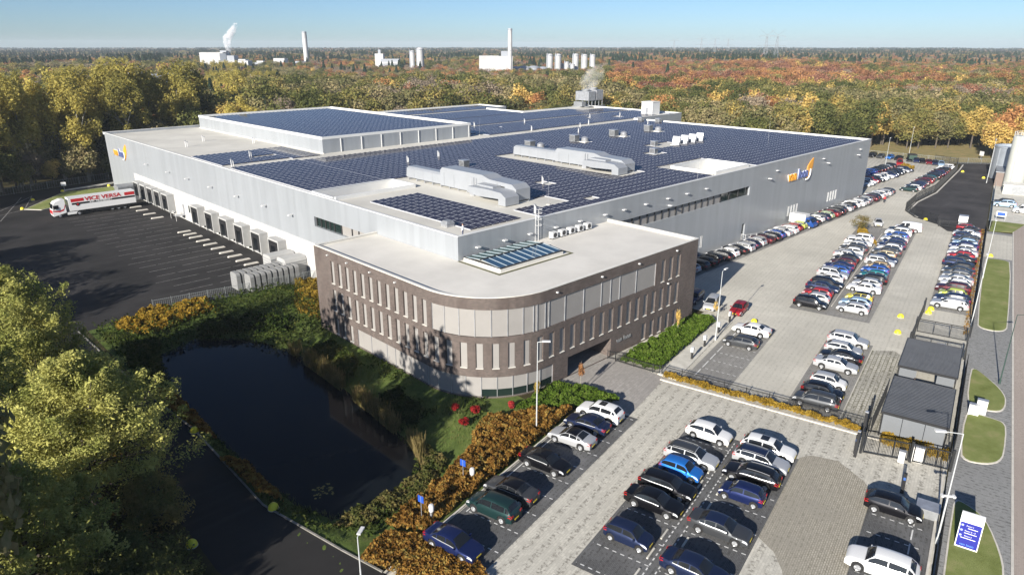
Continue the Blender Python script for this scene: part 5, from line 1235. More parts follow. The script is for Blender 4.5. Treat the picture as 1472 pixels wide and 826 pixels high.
# ================================================================== FENCES, GATES, LAMPS, SHEDS, SIGNS
m_fen = M('black_fence', (0.012, 0.013, 0.014), 0.5); m_pole = M('lamp_pole', (0.58, 0.60, 0.60), 0.45, 0.3); m_gfen = M('grey_fence', (0.25, 0.27, 0.27), 0.6, .3)
def fence(pts, h, lab, name='metal_fence', bar=.13, rad=.012, post=2.5, mat=None, z0=0.0, cat='fence', mesh=False, group=None):
    t = empty(name, (*pts[0], z0), 0, lab, cat, group); b = MB(); ox, oy = pts[0]; mat = mat or m_fen; npost = 0
    for i in range(len(pts) - 1):
        a, c = np.array(pts[i], float) - (ox, oy), np.array(pts[i + 1], float) - (ox, oy); d = c - a; L = np.linalg.norm(d); d = d / L; rz = math.atan2(d[1], d[0]); mid = (a + c) / 2
        b.box((*mid, h - .12), (L, .04, .05), rz); b.box((*mid, .15), (L, .04, .05), rz)
        n = max(1, int(L / bar))
        for k in range(n):
            p = a + d * (k + .5) * L / n; b.box((*p, h / 2), (rad * 2, rad * 2, h - .05), rz)
        if mesh:
            for z in np.arange(.35, h - .2, .3): b.box((*mid, z), (L, .012, .02), rz)
        m_ = max(1, int(round(L / post)))
        for k in range(m_ + (1 if i == len(pts) - 2 else 0)):
            p = a + d * k * L / m_; q = MB(); q.box((*p, (h + .06) / 2), (.07, .07, h + .06), rz); q.build('post', mat, t); npost += 1
    b.build('panel', mat, t); return t
fence(Sp((40, -2.42), (58.4, -2.42)), 1.9, 'black bar fence beside the visitor bays along the street lawn', bar=.12)
fence(Sp((67.6, -2.42), (88.6, -2.42)), 2.0, 'black bar fence behind the two bike sheds on the street side', bar=.12)
fence(Sp((100.0, -2.42), (166.0, -2.42)), 1.9, 'long dark bar fence between the main car park and the street', bar=.16, post=3)
fence(Sp((67.9, 26.0), (67.9, 4.6)), 1.15, 'low black bar fence with a yellow hedge between the visitor and main car parks', bar=.13, rad=.014)
fence(Sp((67.7, 3.6), (67.7, -2.1)), 1.9, 'black bar fence closing off the front of the nearer bike shed', bar=.12)
fence(Sp((67.2, 4.4), (76.3, 4.2)), 2.0, 'black bar fence running from the visitor gate along the nearer bike shed', bar=.13)
fence([(60.3, 44.8), (61.0, 40.0), (61.3, 39.3)], 1.05, 'low black fence round the end of the green hedge by the entrance', bar=.13)
fence([(60.2, 45.9), (61.2, 44.0)], 1.05, 'short low black fence against the brick wall by the entrance', bar=.13)
fence(Sp((165.9, 6.3), (170.4, 10.9), (176, 13.2), (188, 12.4)), 2.0, 'black mesh fence curving round the near end of the asphalt depot', bar=.16, mesh=True)
fence(Sp((188, 12.4), (203, 9.7), (245, 7.0), (257, 7.6), (261, 14)), 2.1, 'black mesh fence behind the cars along the asphalt depot', bar=.16, mesh=True)
fence([(252.5, 125), (250.6, 86), (252.6, 60), (268, 42)], 1.8, 'grey wire fence below the wood at the far end of the car park', bar=.5, post=4, mat=m_gfen, mesh=True)
fence([(26.5, 100.0), (38.5, 98.0), (50.2, 96.6)], 1.7, 'grey bar fence along the loading yard above the pond bank', bar=.25, mat=m_gfen, mesh=True)
fence([(10, 206.5), (25, 209), (52, 215.5)], 1.9, 'grey post and wire fence in front of the tall poplars', bar=.6, post=4, mat=m_gfen, mesh=True)
def gate(p, q_, h, lab, z0=0, leaf_gap=None):
    t = empty('metal_gate', (*p, 0.01), math.atan2(q_[1] - p[1], q_[0] - p[0]), lab, 'gate'); L = math.hypot(q_[0] - p[0], q_[1] - p[1])
    b = MB(); b.b2(0, -.03, .12, L, .03, .22); b.b2(0, -.03, h - .1, L, .03, h)
    for x in np.arange(0.06, L, .125): b.b2(x - .012, -.012, .2, x + .012, .012, h - .05)
    for k in range(4): b.b2(L * k / 3 - .04, -.04, .1, L * k / 3 + .04, .04, h)
    b.build('leaf', m_fen, t)
    for x in (-.2, L + .2):
        c = MB(); c.b2(x - .1, -.1, 0, x + .1, .1, h + .25); c.build('post', m_fen, t)
    return t
gate(S(63.2, 4.4), S(64.0, 0.9), 1.9, 'black barred sliding gate across the visitor exit beside the sheds, hall side half')
gate(S(64.1, 0.5), S(64.4, -2.2), 1.9, 'black barred sliding gate across the visitor exit, half nearest the street')
gate(S(63.4, 4.6), S(70.2, 4.9), 2.0, 'black barred gate leaf folded back along the nearer bike shed')
gate(S(98.2, 3.4), S(98.2, -2.0), 1.9, 'black barred gate below the silver estate car in the street fence row')
gate(S(92.0, 3.2), S(92.0, -1.9), 1.9, 'black barred gate just beyond the farther bike shed')
gate(S(92.2, 3.7), S(106.5, 3.4), 1.9, 'long black gate leaf folded back beside the yellow domes')
gate(S(164.2, 5.6), S(165.2, 1.0), 1.3, 'low grey barred gate across the depot entrance beyond the fence row')
def lamp(x, y, h, az, lab, arms=1, armlen=1.0, grp='street lamps', mat=None):
    t = empty('street_lamp', (x, y, 0), az, lab, 'street lamp', grp); mat = mat or m_pole
    b = MB(); b.tube((0, 0, 0), (0, 0, h * .45), .07, .06, 10); b.tube((0, 0, h * .45), (0, 0, h), .05, .035, 10); b.tube((0, 0, 0), (0, 0, .5), .11, .11, 10); b.build('pole', mat, t)
    for k in range(arms):
        s_ = 1 if k == 0 else -1
        b = MB(); b.tube((0, 0, h - .02), (s_ * armlen, 0, h + .06), .03, .03, 8); b.build('arm', mat, t)
        b = MB(); b.box((s_ * (armlen + .3), 0, h + .08), (.75, .26, .10)); b.build('lamp_head', m_white, t)
    return t
lamp(42.0, 40.1, 9.6, -PI / 4, 'tall white street lamp in front of the rounded office corner', armlen=.5)
lamp(74.3, 39.8, 9.2, 0.1, 'tall white street lamp beside the office hedge and path', armlen=.7)
lamp(52.5, 8.4, 9.4, 2.2, 'tall grey lamp with a camera by the visitor fence and the blue sign', armlen=1.2, arms=1)
lamp(86.2, 11.7, 8.2, -.75, 'dark green street lamp on the lawn corner by the street', armlen=2.0, mat=M('green_pole', (0.03, 0.06, 0.05), .5))
lamp(18.6, 33.9, 4.8, 0.6, 'short lamp with a flat white head beside the dark road', armlen=.25)
lamp(102.5, 18.5, 9.8, .2, 'tall white lamp in the street fence beside the gate', armlen=.7)
lamp(127.1, 22.9, 9.3, .2, 'tall white lamp halfway along the street fence', armlen=.7)
lamp(223.0, 70.7, 9.4, .2, 'tall lamp standing among the cars beyond the hall corner', armlen=.8)
lamp(259.5, 75.5, 9.3, .2, 'tall lamp at the meadow edge below the wood', armlen=.8)
lamp(221.8, 44.2, 11.5, .2, 'tall lamp on a pale foot at the far side of the asphalt depot', armlen=.8)
t = bpy.data.objects['street_lamp.002']
b = MB(); b.box((0, 0, 4.2), (.9, .12, .12)); b.box((.4, 0, 4.2), (.16, .3, .16)); b.box((-.4, 0, 4.2), (.16, .3, .16)); b.build('floodlight_bracket', m_white, t)
# bike sheds
m_sroof = M('dark_grey_roof', (0.085, 0.090, 0.098), 0.5, 0.2, var=.12, vscale=.8); m_spane = M('smoked_pane', (0.16, 0.17, 0.18), 0.15); m_bike = M('bike_paint', (0.3, 0.05, 0.04), .4)
def shed(s0, s1, lab, open_side):
    x, y = S((s0 + s1) / 2, 1.05); t = empty('bike_shed', (x, y, 0), LA, lab, 'bike shed', 'bike sheds by the street fence'); L, W = s1 - s0, 5.5; h = 2.45
    b = MB(); b.b2(-L / 2, -W / 2, h + .05, L / 2, W / 2, h + .17)
    for k in range(27): xx = -L / 2 + .17 + k * (L - .34) / 26; b.b2(xx - .02, -W / 2 + .05, h + .172, xx + .02, W / 2 - .05, h + .20)
    b.build('roof', m_sroof, t)
    b = MB(); b.b2(-L / 2 - .06, -W / 2 - .06, h - .02, L / 2 + .06, -W / 2 - .002, h + .2); b.b2(-L / 2 - .06, W / 2 + .002, h - .02, L / 2 + .06, W / 2 + .06, h + .2); b.b2(-L / 2 - .06, -W / 2, h - .02, -L / 2 - .002, W / 2, h + .2); b.b2(L / 2 + .002, -W / 2, h - .02, L / 2 + .06, W / 2, h + .2); b.build('fascia', m_black, t)
    for xx in (-L / 2 + .1, 0, L / 2 - .1):
        for yy in (-W / 2 + .1, W / 2 - .1):
            b = MB(); b.b2(xx - .06, yy - .06, 0, xx + .06, yy + .06, h); b.build('post', m_black, t)
    for xx in (-L / 2 + .05, L / 2 - .05):
        for ya, yb in [(-W / 2 + .2, -.95), (.95, W / 2 - .2)] + ([(-.9, .9)] if xx < 0 and not open_side else []):
            b = MB(); b.b2(xx - .02, ya, .2, xx + .02, yb, h - .1); b.build('side_panel', m_spane, t)
    b = MB()
    for k in range(6): b.path([(-L / 2 + 1 + k * 1.4, -W / 2 + .5, 0), (-L / 2 + 1 + k * 1.4, -W / 2 + .5, .8), (-L / 2 + 1 + k * 1.4, -W / 2 + 1.2, .8), (-L / 2 + 1 + k * 1.4, -W / 2 + 1.2, 0)], .03, 6)
    b.build('bike_rack', m_galv, t)
shed(79.5, 88.4, 'flat dark grey bike shed farther from the viewer, near the gates', True); shed(67.4, 76.4, 'flat dark grey bike shed nearest the viewer, behind the yellow hedge', False)
# blue and white company sign board on the lawn
SG = empty('sign_board', (*S(53.6, -4.05), .08), LA, 'white topped blue sign board with three lines of directions on the lawn', 'sign')
b = MB(); b.b2(-.10, -.72, 0, .10, .72, 3.0); b.build('frame', m_wht, SG)
b = MB(); b.b2(-.115, -.66, .12, -.101, .66, 2.2); b.build('blue_panel', M('sign_blue', (0.025, 0.03, 0.26), .4), SG)
def sgtext(txt, size, y, z, mat=m_wht, sq=1.0):
    o = link('lettering', text_mesh(txt, size, .004, mat, sq, .0), SG, (-.122, y, z)); o.rotation_euler = (PI / 2, 0, -PI / 2)
sgtext('Poort 1', .15, .04, 1.95); sgtext('Poort 2 - 3', .15, -.02, 1.52); sgtext('Poort 3', .15, .04, 1.08); sgtext('van loon', .26, 0.0, .34, M('sign_cyan', (.12, .3, .7), .5))
for z, w_ in ((1.76, .62), (1.33, .78), (.89, .95)):
    q = MB(); q.b2(-.120, -.46, z - .022, -.1155, -.46 + w_, z + .022); q.build('underline', m_wht, SG)
for z in (1.95, 1.52, 1.08):
    q = MB(); q.lathe([(0, -.004), (.09, -.004), (.09, .004), (0, .004)], (0, 0, 0), 12, axis='y'); o = q.build('bullet', M('sign_pale', (.35, .4, .8), .5), SG); o.location = (-.12, .52, z); o.rotation_euler = (0, 0, PI / 2)
# cabinets, columns, posts
def cabinet(x, y, w, d, h, rz, lab, mat=None, grp=None, name='utility_cabinet', cat='cabinet'):
    t = empty(name, (x, y, .02), rz, lab, cat, grp); b = MB(); b.b2(-w / 2, -d / 2, 0, w / 2, d / 2, h); b.build('casing', mat or m_white, t)
    b = MB(); b.b2(-w / 2 - .03, -d / 2 - .03, h, w / 2 + .03, d / 2 + .03, h + .05); b.build('lid', m_galv, t); b = MB(); b.b2(-w / 2 - .008, -d / 2 + .04, .12, -w / 2 - .001, d / 2 - .04, h - .1); b.build('door', mat or m_wht, t); return t
cabinet(*S(64.5, .2), .45, .9, 1.5, LA, 'white cabinet standing at the visitor gate'); cabinet(*S(63.6, 1.35), .35, .5, 1.1, LA, 'small white post box left of the white gate cabinet', name='intercom_post', cat='intercom')
cabinet(*S(77.9, -4.2), .5, .9, 1.5, LA, 'tall white cabinet of the pair on the lawn path'); cabinet(*S(77.2, -3.6), .5, .9, 1.15, LA, 'lower white cabinet of the pair on the lawn path')
cabinet(*S(91.0, .4), .5, .9, 1.6, LA, 'white cabinet at the gate just beyond the farther bike shed'); cabinet(*S(166.8, 1.8), 1.6, 1.6, 2.2, LA, 'big white cabinet at the end of the street fence row')
cabinet(*S(56.6, -1.3), 1.4, 1.6, .75, LA, 'low grey utility box beside the black hatchback in the visitor bays', m_vent)
for (s_, t__), lab in (((58.6, .7), 'black intercom column with a blue screen in front of the black hatchback'), ((62.8, 5.0), 'black column beside the visitor gate on the sand coloured paving')):
    t = empty('intercom_column', S(s_, t__, 0), LA, lab, 'column'); b = MB(); b.b2(-.13, -.13, 0, .13, .13, 1.9); b.build('casing', m_black, t); b = MB(); b.b2(-.14, -.09, 1.3, -.131, .09, 1.55); b.build('screen', M('blue_screen', (.05, .12, .35), .2), t)
chl = ['nearest the entrance', 'second from the entrance', 'third from the entrance', 'farthest from the entrance']
for i, s_ in enumerate((73.6, 77.9, 83.1, 87.6)):
    t = empty('charging_post', S(s_, 24.6, .1), LA, 'white charging post by the office path, ' + chl[i], 'charging post', 'charging posts by the office path')
    b = MB(); b.b2(-.12, -.1, 0, .12, .1, .9); b.build('stand', m_black, t); b = MB(); b.b2(-.2, -.16, .9, .2, .16, 1.5); b.build('housing', m_white, t)
for (x, y), w_ in (((26.7, 36.7), 'nearer the dark blue saloon'), ((32.2, 38.2), 'nearer the dark grey saloon')):
    t = empty('charging_post', (x, y, 0), LA, 'white charging post on the orange hedge edge ' + w_, 'charging post', 'charging posts at the orange hedge')
    b = MB(); b.b2(-.1, -.08, 0, .1, .08, 1.0); b.build('stand', m_galv, t); b = MB(); b.lathe([(0, 0), (.2, .05), (.22, .5), (.16, .62), (0, .65)], (0, 0, 1.0), 14); b.build('housing', m_white, t, 0.8)
    t = empty('parking_sign', (x - .7, y + .35, 0), LA, 'small blue parking sign on a pole at the hedge ' + w_, 'sign', 'parking signs at the orange hedge')
    b = MB(); b.tube((0, 0, 0), (0, 0, 2.6), .03); b.build('pole', m_galv, t); b = MB(); b.b2(-.02, -.28, 2.0, .02, .28, 2.6); b.build('plate', M('blue_plate', (.02, .08, .4), .4), t)
for p, h, lab, c in (((33.0, 220.6), 2.6, 'round red traffic sign before the tall poplars', 'red'), ((38.6, 203.6), 2.2, 'white square sign on a yellow foot at the lawn island', 'white')):
    t = empty('traffic_sign', (*p, 0), .6, lab, 'sign'); b = MB(); b.tube((0, 0, 0), (0, 0, h), .05); b.build('pole', m_galv, t)
    b = MB()
    if c == 'red': b.tube((0, -.02, h), (0, .02, h), .55, n=18)
    else: b.b2(-.55, -.04, h - .5, .55, .04, h + .4)
    o = b.build('plate', m_lr if c == 'red' else m_white, t); o.rotation_euler = (0, 0, -1.0)
t = empty('traffic_sign', (268, 56.5, 0), -.7, 'white square sign on posts at the meadow beyond the depot', 'sign'); b = MB(); b.tube((0, 0, 0), (0, 0, 1.6), .06); b.build('pole', m_galv, t); b = MB(); b.b2(-.05, -.9, 1.2, .05, .9, 2.6); b.build('plate', m_white, t)
for s_, lab in ((62.2, 'tall black gate post at the visitor exit, on the car park side'), (66.4, 'tall black gate post at the visitor exit, on the bike shed side')):
    t = empty('gate_post', S(s_, 4.9, 0), LA, lab, 'post'); b = MB(); b.b2(-.12, -.12, 0, .12, .12, 2.6); b.build('post', m_black, t); b = MB(); b.b2(-.14, -.14, 2.6, .14, .14, 2.7); b.build('cap', m_galv, t)
# yellow domes guarding corners
yl = [((18.4, 63.3), 'yellow dome on the road kerb beside the pond, farther one'), ((18.5, 46.9), 'yellow dome on the road kerb beside the pond, nearer one'), ((12.1, 47.0), 'yellow dome on the shaded verge across the road from the pond'), ((30.5, 197.8), 'yellow dome on the edge of the lawn island'), ((26.7, 188.2), 'yellow dome at the tip of the lawn island'), ((38.3, 204.9), 'yellow dome at the foot of the white square sign'), ((49.0, 204.6), 'yellow dome at the far corner of the hall'), ((159.3, 31.3), 'yellow dome by the depot gate at the street fence'), ((236.3, 53.6), 'yellow dome at the far bend of the depot kerb'), ((229.1, 46.6), 'yellow dome at the foot of the depot lamp'), ((83.4, 39.3), 'yellow dome beside the white saloon at the office path'), ((105.7, 24.2), 'yellow dome beside the silver estate at the gate, farther one'), ((103.9, 24.0), 'yellow dome beside the silver estate at the gate, nearer one'), ((99.6, 26.2), 'yellow dome at the end of the long folded gate leaf'), ((93.3, 24.5), 'yellow dome at the corner of the farther bike shed'), ((163.6, 42.0), 'yellow dome at the low depot gate post'), ((142.0, 25.2), 'yellow dome on the lawn kerb in front of the concrete apron')]
q = MB(); q.lathe([(.42, 0), (.42, .12), (.36, .32), (.22, .47), (0, .53)], n=16); yme = q.mesh('dome', m_yellow, 1.0)
q = MB(); q.lathe([(.45, -.01), (.45, .03), (.42, .035)], n=16); ybase = q.mesh('base_ring', m_conc2)
for p, l in yl:
    t = empty('guard_dome', (*p, 0.02), 0, l, 'guard dome', 'yellow guard domes'); link('dome', yme, t); link('base_ring', ybase, t)
# silo depot at the right edge
m_tank = M('cream_tank', (0.43, 0.44, 0.40), 0.45, var=.06, vscale=.6); m_tank2 = M('steel_tank', (0.42, 0.46, 0.50), 0.35, .5, var=.1, vscale=.5)
t = empty('storage_silo', (218.3, 37.6, 0), 0, 'tall cream storage silo with a railed top at the depot edge', 'silo'); b = MB(); b.lathe([(0, 0), (2.3, 0), (2.3, 13.0), (2.1, 13.4), (0, 13.6)], n=28); b.build('tank', m_tank, t, R(40))
b = MB()
for k in range(12): a = 2 * PI * k / 12; b.tube((2.2 * math.cos(a), 2.2 * math.sin(a), 13.2), (2.2 * math.cos(a), 2.2 * math.sin(a), 14.4), .04, n=5)
for z in (13.8, 14.4): b.path([(2.2 * math.cos(2 * PI * k / 16), 2.2 * math.sin(2 * PI * k / 16), z) for k in range(17)], .04, 5)
b.build('railing', m_white, t); b = MB(); b.tube((-2.4, -.3, 0), (-2.4, -.3, 13.4), .05); b.tube((-2.4, .3, 0), (-2.4, .3, 13.4), .05)
for z in np.arange(.4, 13.3, .4): b.tube((-2.4, -.3, z), (-2.4, .3, z), .03, n=4)
b.build('ladder', m_galv, t)
t = empty('storage_silo', (224.5, 29.5, 0), 0, 'second cream storage silo half cut off at the picture edge', 'silo'); b = MB(); b.lathe([(0, 0), (2.3, 0), (2.3, 12.0), (0, 12.4)], n=28); b.build('tank', m_tank, t, R(40)); b = MB(); b.b2(-2.5, -.2, 0, -2.3, .2, 12); b.build('ladder', m_galv, t)
t = empty('storage_tank', (234.0, 41.8, 0), 0, 'wide round steel tank behind the cream silo', 'tank'); b = MB(); b.lathe([(0, 0), (4.6, 0), (4.6, 8.6), (4.75, 8.6), (4.75, 9.0), (4.4, 9.0), (4.4, 8.4), (0, 8.2)], n=32); b.build('tank', m_tank2, t, R(40)); b = MB()
for k in range(10): a = 2 * PI * k / 10; b.tube((4.66 * math.cos(a), 4.66 * math.sin(a), 0), (4.66 * math.cos(a), 4.66 * math.sin(a), 8.6), .08, n=5)
b.build('stiffener', m_galv, t)
t = empty('loading_shed', (211.0, 35.2, 0), .2, 'low white pump shed at the foot of the cream silo', 'shed'); b = MB(); b.b2(-2.4, -3.0, 0, 2.4, 3.0, 2.2); b.build('wall', m_tank, t); b = MB(); b.b2(-2.5, -3.1, 2.2, 2.5, 3.1, 2.35); b.build('roof', m_cop, t); b = MB(); b.b2(-2.42, -1.6, .1, -2.405, 1.2, 2.0); b.build('door', m_vent, t)
t = empty('depot_shed', (*S(229.5, -4.2), 0), LA, 'grey brown depot shed between the steel tank and the lamp', 'shed'); b = MB(); b.b2(-7, -1.6, 0, 7, 1.6, 3.6); b.build('wall', M('shed_brown', (.18, .14, .12), .8, var=.15, vscale=.5), t); b = MB(); b.b2(-7.2, -1.8, 3.6, 7.2, 1.8, 3.8); b.build('roof', m_vent, t)
make_car('suv', 'pale blue', *S(193.5, -5.2), LA + PI / 2, 'pale blue car parked in front of the pump shed at the right', None, 1)
make_car('estate', 'black', *S(196.6, -5.0), LA + PI / 2, 'black car parked closest to the pump shed', None, 1)
make_car('van', 'white', *S(188.2, -9.2), LA + PI / 2, 'white van at the picture edge below the silos', 'vans in the car park', 1)
t = empty('depot_sign', (*S(177.5, -4.6), 0), LA, 'small blue and white sign on two legs before the silos', 'sign'); b = MB(); b.b2(-.04, -.9, .8, .04, .9, 1.9); b.build('plate', m_white, t); b = MB(); b.b2(-.055, -.7, 1.0, -.041, .7, 1.7); b.build('blue_field', M('blue_plate', (.02, .08, .4), .4), t)
for y_ in (-.8, .8): b = MB(); b.b2(-.03, y_ - .04, 0, .03, y_ + .04, .8); b.build('leg', m_galv, t)
fence(Sp((166.5, -2.9), (215, -2.9)), 2.2, 'grey mesh fence between the asphalt depot and the silos', bar=.3, post=3, mat=m_gfen, mesh=True)
# green recycling container at the wood edge
t = empty('waste_container', (247.6, 71.0, 0), .5, 'dark green waste container at the far end of the car park', 'container'); b = MB(); b.b2(-1.6, -1.1, .2, 1.6, 1.1, 2.1); b.build('body', M('container_green', (.02, .05, .035), .6), t); b = MB(); b.b2(-1.7, -1.2, 2.1, 1.7, 1.2, 2.25); b.build('lid', m_black, t)

# ================================================================== PEOPLE (skinned figures)
def person(x, y, z, rz, top, legs, lab, stride=.0, arm=.15):
    J = {'p': (0, 0, .95), 'c': (0, 0, 1.25), 'n': (.01, 0, 1.48), 'h': (.03, 0, 1.63), 't': (.03, 0, 1.74)}
    pts = [J['p'], J['c'], J['n'], J['h'], J['t']]; rad = [.15, .165, .06, .095, .07]; ed = [(0, 1), (1, 2), (2, 3), (3, 4)]
    def chain(par, ps, rs):
        for p_, r_ in zip(ps, rs): pts.append(p_); rad.append(r_); ed.append((par, len(pts) - 1)); par = len(pts) - 1
    for sg in (1, -1):
        chain(0, [(0, sg * .10, .88), (.03 + sg * stride * .5, sg * .10, .50), (sg * stride - .02, sg * .10, .09), (sg * stride + .14, sg * .11, .045)], [.105, .07, .05, .04])
        chain(1, [(0, sg * .20, 1.40), (-.02, sg * .27, 1.13), (.02 + arm, sg * .25, .90), (.08 + arm, sg * .24, .83)], [.07, .05, .04, .035])
    me = bpy.data.meshes.new('body'); me.from_pydata(pts, ed, []); o = bpy.data.objects.new('tmp', me); COL.objects.link(o)
    md = o.modifiers.new('s', 'SKIN'); o.modifiers.new('d', 'SUBSURF').levels = 2
    for i, r_ in enumerate(rad): me.skin_vertices[0].data[i].radius = (r_, r_)
    me.skin_vertices[0].data[0].use_root = True
    dg = bpy.context.evaluated_depsgraph_get(); m2 = bpy.data.meshes.new_from_object(o.evaluated_get(dg)); bpy.data.objects.remove(o)
    sk = M('skin', (.5, .3, .22), .6); m2.materials.clear()
    for mm_ in (legs, top, sk, M('hair', (.05, .035, .025), .8), m_black): m2.materials.append(mm_)
    for f in m2.polygons:
        c = f.center; f.material_index = 4 if c.z < .1 else (0 if c.z < .93 and abs(c.y) < .21 else (1 if c.z < 1.47 and c.z > .90 else (3 if c.z > 1.66 or (c.x < -.02 and c.z > 1.56) else 2))); f.use_smooth = True
    o = link('person', m2, None, (x, y, z), rz); return tag(o, lab, 'person')
person(51.45, 61.75, HZ, 2.4, m_wht, M('jeans', (.03, .04, .09), .8), 'person in a white top and dark trousers standing at the hall roof corner')
person(175.2, 54.4, 0.03, .4, m_lr, M('dark_trousers', (.02, .02, .025), .8), 'person in a red top walking past the far end of the hall wall row', .18)
person(*S(79.0, 2.0), .03, 1.2, M('orange_top', (.5, .12, .05), .7), M('jeans', (.03, .04, .09), .8), 'person in an orange top standing between the two bike sheds', .05)
# ================================================================== VEGETATION
def leaf_quads(P, size, up=0.0, outward=None, ratio=.55, jit=.55):
    """rhombic leaves at points P with random facing"""
    n = len(P); nrm = rng.normal(0, 1, (n, 3))
    if outward is not None: nrm = nrm * .75 + outward * 1.0
    nrm[:, 2] += up; nrm /= np.linalg.norm(nrm, axis=1)[:, None] + 1e-9
    a = np.cross(nrm, rng.normal(0, 1, (n, 3))); a /= np.linalg.norm(a, axis=1)[:, None] + 1e-9; b = np.cross(nrm, a)
    s = (size * (1 + jit * rng.uniform(-1, 1, n)))[:, None]
    return np.stack([P - a * s, P + b * s * ratio, P + a * s, P - b * s * ratio], 1)
def crown_points(n, rx, rz, z0, lobes=14, hollow=.55, squash=1.0, seed=0, spread=.62, lobe_r=(.30, .52)):
    """leaf positions on lumpy lobes filling an uneven crown"""
    r_ = np.random.default_rng(seed); C = []
    for i in range(lobes):
        d = r_.normal(0, 1, 3); d /= np.linalg.norm(d); d[2] = d[2] * .9 + .1
        k = r_.uniform(.35, 1.0) ** .5 * spread
        C.append((d[0] * rx * k, d[1] * rx * k, z0 + rz * (1 + d[2] * k * squash), r_.uniform(*lobe_r)))
    C = np.array(C); w = C[:, 3] ** 2; idx_ = r_.choice(len(C), n, p=w / w.sum()); d = r_.normal(0, 1, (n, 3)); d /= np.linalg.norm(d, axis=1)[:, None]
    rad = (hollow + (1 - hollow) * r_.random(n) ** .6) * C[idx_, 3] * (1 + r_.normal(0, .10, n))
    P = C[idx_, :3] + d * rad[:, None] * np.array([rx, rx, rz]) * np.array([1, 1, .9])
    return P, d, C
def trunk_mb(h, r, C=None, lean=0.0, limbs=6, seed=0):
    b = MB(); r_ = random.Random(seed)
    pts = [(0, 0, -.3), (lean * .2, 0, h * .35), (lean * .6, r_.uniform(-.2, .2), h * .7), (lean, 0, h)]
    b.path(pts, [r, r * .78, r * .5, r * .15], 8)
    if C is not None:
        for i in range(min(limbs, len(C))):
            f = r_.uniform(.3, .7); s = Vector(pts[1]).lerp(Vector(pts[2]), (f - .3) / .4); e = Vector(C[i][:3]); m_ = s.lerp(e, .5) + Vector((0, 0, .05 * h))
            b.path([s, m_, e], [r * .42, r * .26, r * .07], 6)
    return b
m_bark = M('bark', (0.085, 0.070, 0.055), 0.95, var=.35, vscale=3, bmp=.5, bscale=14); m_bark2 = M('pale_bark', (0.26, 0.24, 0.20), 0.9, var=.3, vscale=3)
LM = {'willow': leaf_mat('willow_leaves', [(0.147, 0.171, 0.047), (0.281, 0.301, 0.085), (0.468, 0.452, 0.145), (0.583, 0.568, 0.167)], .12, .35, .35),
      'poplar': leaf_mat('poplar_leaves', [(0.204, 0.190, 0.060), (0.369, 0.324, 0.091), (0.535, 0.448, 0.127), (0.608, 0.515, 0.145)], .30, .5, .25),
      'olive': leaf_mat('olive_leaves', [(0.100, 0.106, 0.045), (0.194, 0.182, 0.080), (0.301, 0.255, 0.126), (0.408, 0.321, 0.174)], .40, .3, .3),
      'green': leaf_mat('green_leaves', [(0.067, 0.081, 0.027), (0.128, 0.138, 0.046), (0.214, 0.201, 0.065), (0.350, 0.265, 0.090)], .40, .3, .3),
      'yellow': leaf_mat('yellow_leaves', [(0.231, 0.194, 0.066), (0.442, 0.338, 0.102), (0.652, 0.466, 0.146), (0.750, 0.543, 0.188)], .30, .4, .3),
      'orange': leaf_mat('orange_leaves', [(0.184, 0.092, 0.043), (0.350, 0.175, 0.077), (0.525, 0.265, 0.111), (0.675, 0.378, 0.154)], .35, .4, .3),
      'rust': leaf_mat('rust_leaves', [(0.119, 0.056, 0.041), (0.237, 0.108, 0.070), (0.357, 0.171, 0.104), (0.420, 0.237, 0.148)], .40, .3, .3),
      'bare': leaf_mat('bare_twigs', [(0.163, 0.132, 0.098), (0.248, 0.201, 0.147), (0.325, 0.261, 0.185), (0.381, 0.302, 0.206)], .3, .2, .3),
      'conifer': leaf_mat('conifer_needles', [(0.017, 0.030, 0.020), (0.028, 0.050, 0.032), (0.045, 0.073, 0.045), (0.064, 0.093, 0.054)], .3, .15, .3)}
def add_crown(name, pts, d, size, mat, up=.25):
    return fast_quads(name, leaf_quads(pts, size, up, d), mat)
# ---- crown prototypes (unit crowns about 12 m wide / 14 m tall) for the woods
PROTO = {}
def proto(key, kind, h, rx, n, size, lobes=16, variants=2, conifer=False, z0f=.28, lobe_r=(.30, .5), spread=.66, hollow=.6, bark=None, lean=0):
    L_ = []
    for v in range(variants):
        if conifer:
            r_ = np.random.default_rng(v + 50); t = r_.random(n) ** .7; a = r_.uniform(0, 6.28, n); lay = (np.sin(t * 40 + v) * .12 + 1)
            rr = rx * (1 - t) ** .85 * lay * (.45 + .55 * r_.random(n) ** .5); P = np.stack([rr * np.cos(a), rr * np.sin(a), h * (.12 + .88 * t)], 1); d = np.stack([np.cos(a), np.sin(a), .2 + 0 * a], 1); C = None
        else:
            z0 = h * z0f; rz = h * (1 - z0f) / 2; P, d, C = crown_points(n, rx, rz, z0, lobes, hollow, 1.0, hash(key) % 1000 + v * 17 if 0 else sum(map(ord, key)) + v * 17, spread, lobe_r)
        cm = add_crown('crown', P, d, size, LM[kind]); tm = trunk_mb(h * (.95 if conifer else .78), max(.12, h * .016), C, lean, 7, v).mesh('trunk', bark or m_bark, .6)
        L_.append((cm, tm))
    PROTO[key] = (L_, h)
proto('poplar', 'poplar', 30, 7.0, 6500, .36, 34, 3, z0f=.18, lobe_r=(.18, .32), spread=.84, hollow=.3, bark=m_bark2)
proto('willow', 'olive', 15, 6.2, 3400, .34, 20, 2, z0f=.10, lobe_r=(.26, .45))
proto('oak', 'green', 16, 5.8, 3800, .34, 20, 3, z0f=.12)
proto('yellow', 'yellow', 14.5, 4.2, 2800, .31, 14, 2, z0f=.16)
proto('orange', 'orange', 16, 5.8, 3200, .34, 18, 2, z0f=.20)
proto('beech', 'rust', 17, 6.2, 3200, .36, 18, 2, z0f=.22)
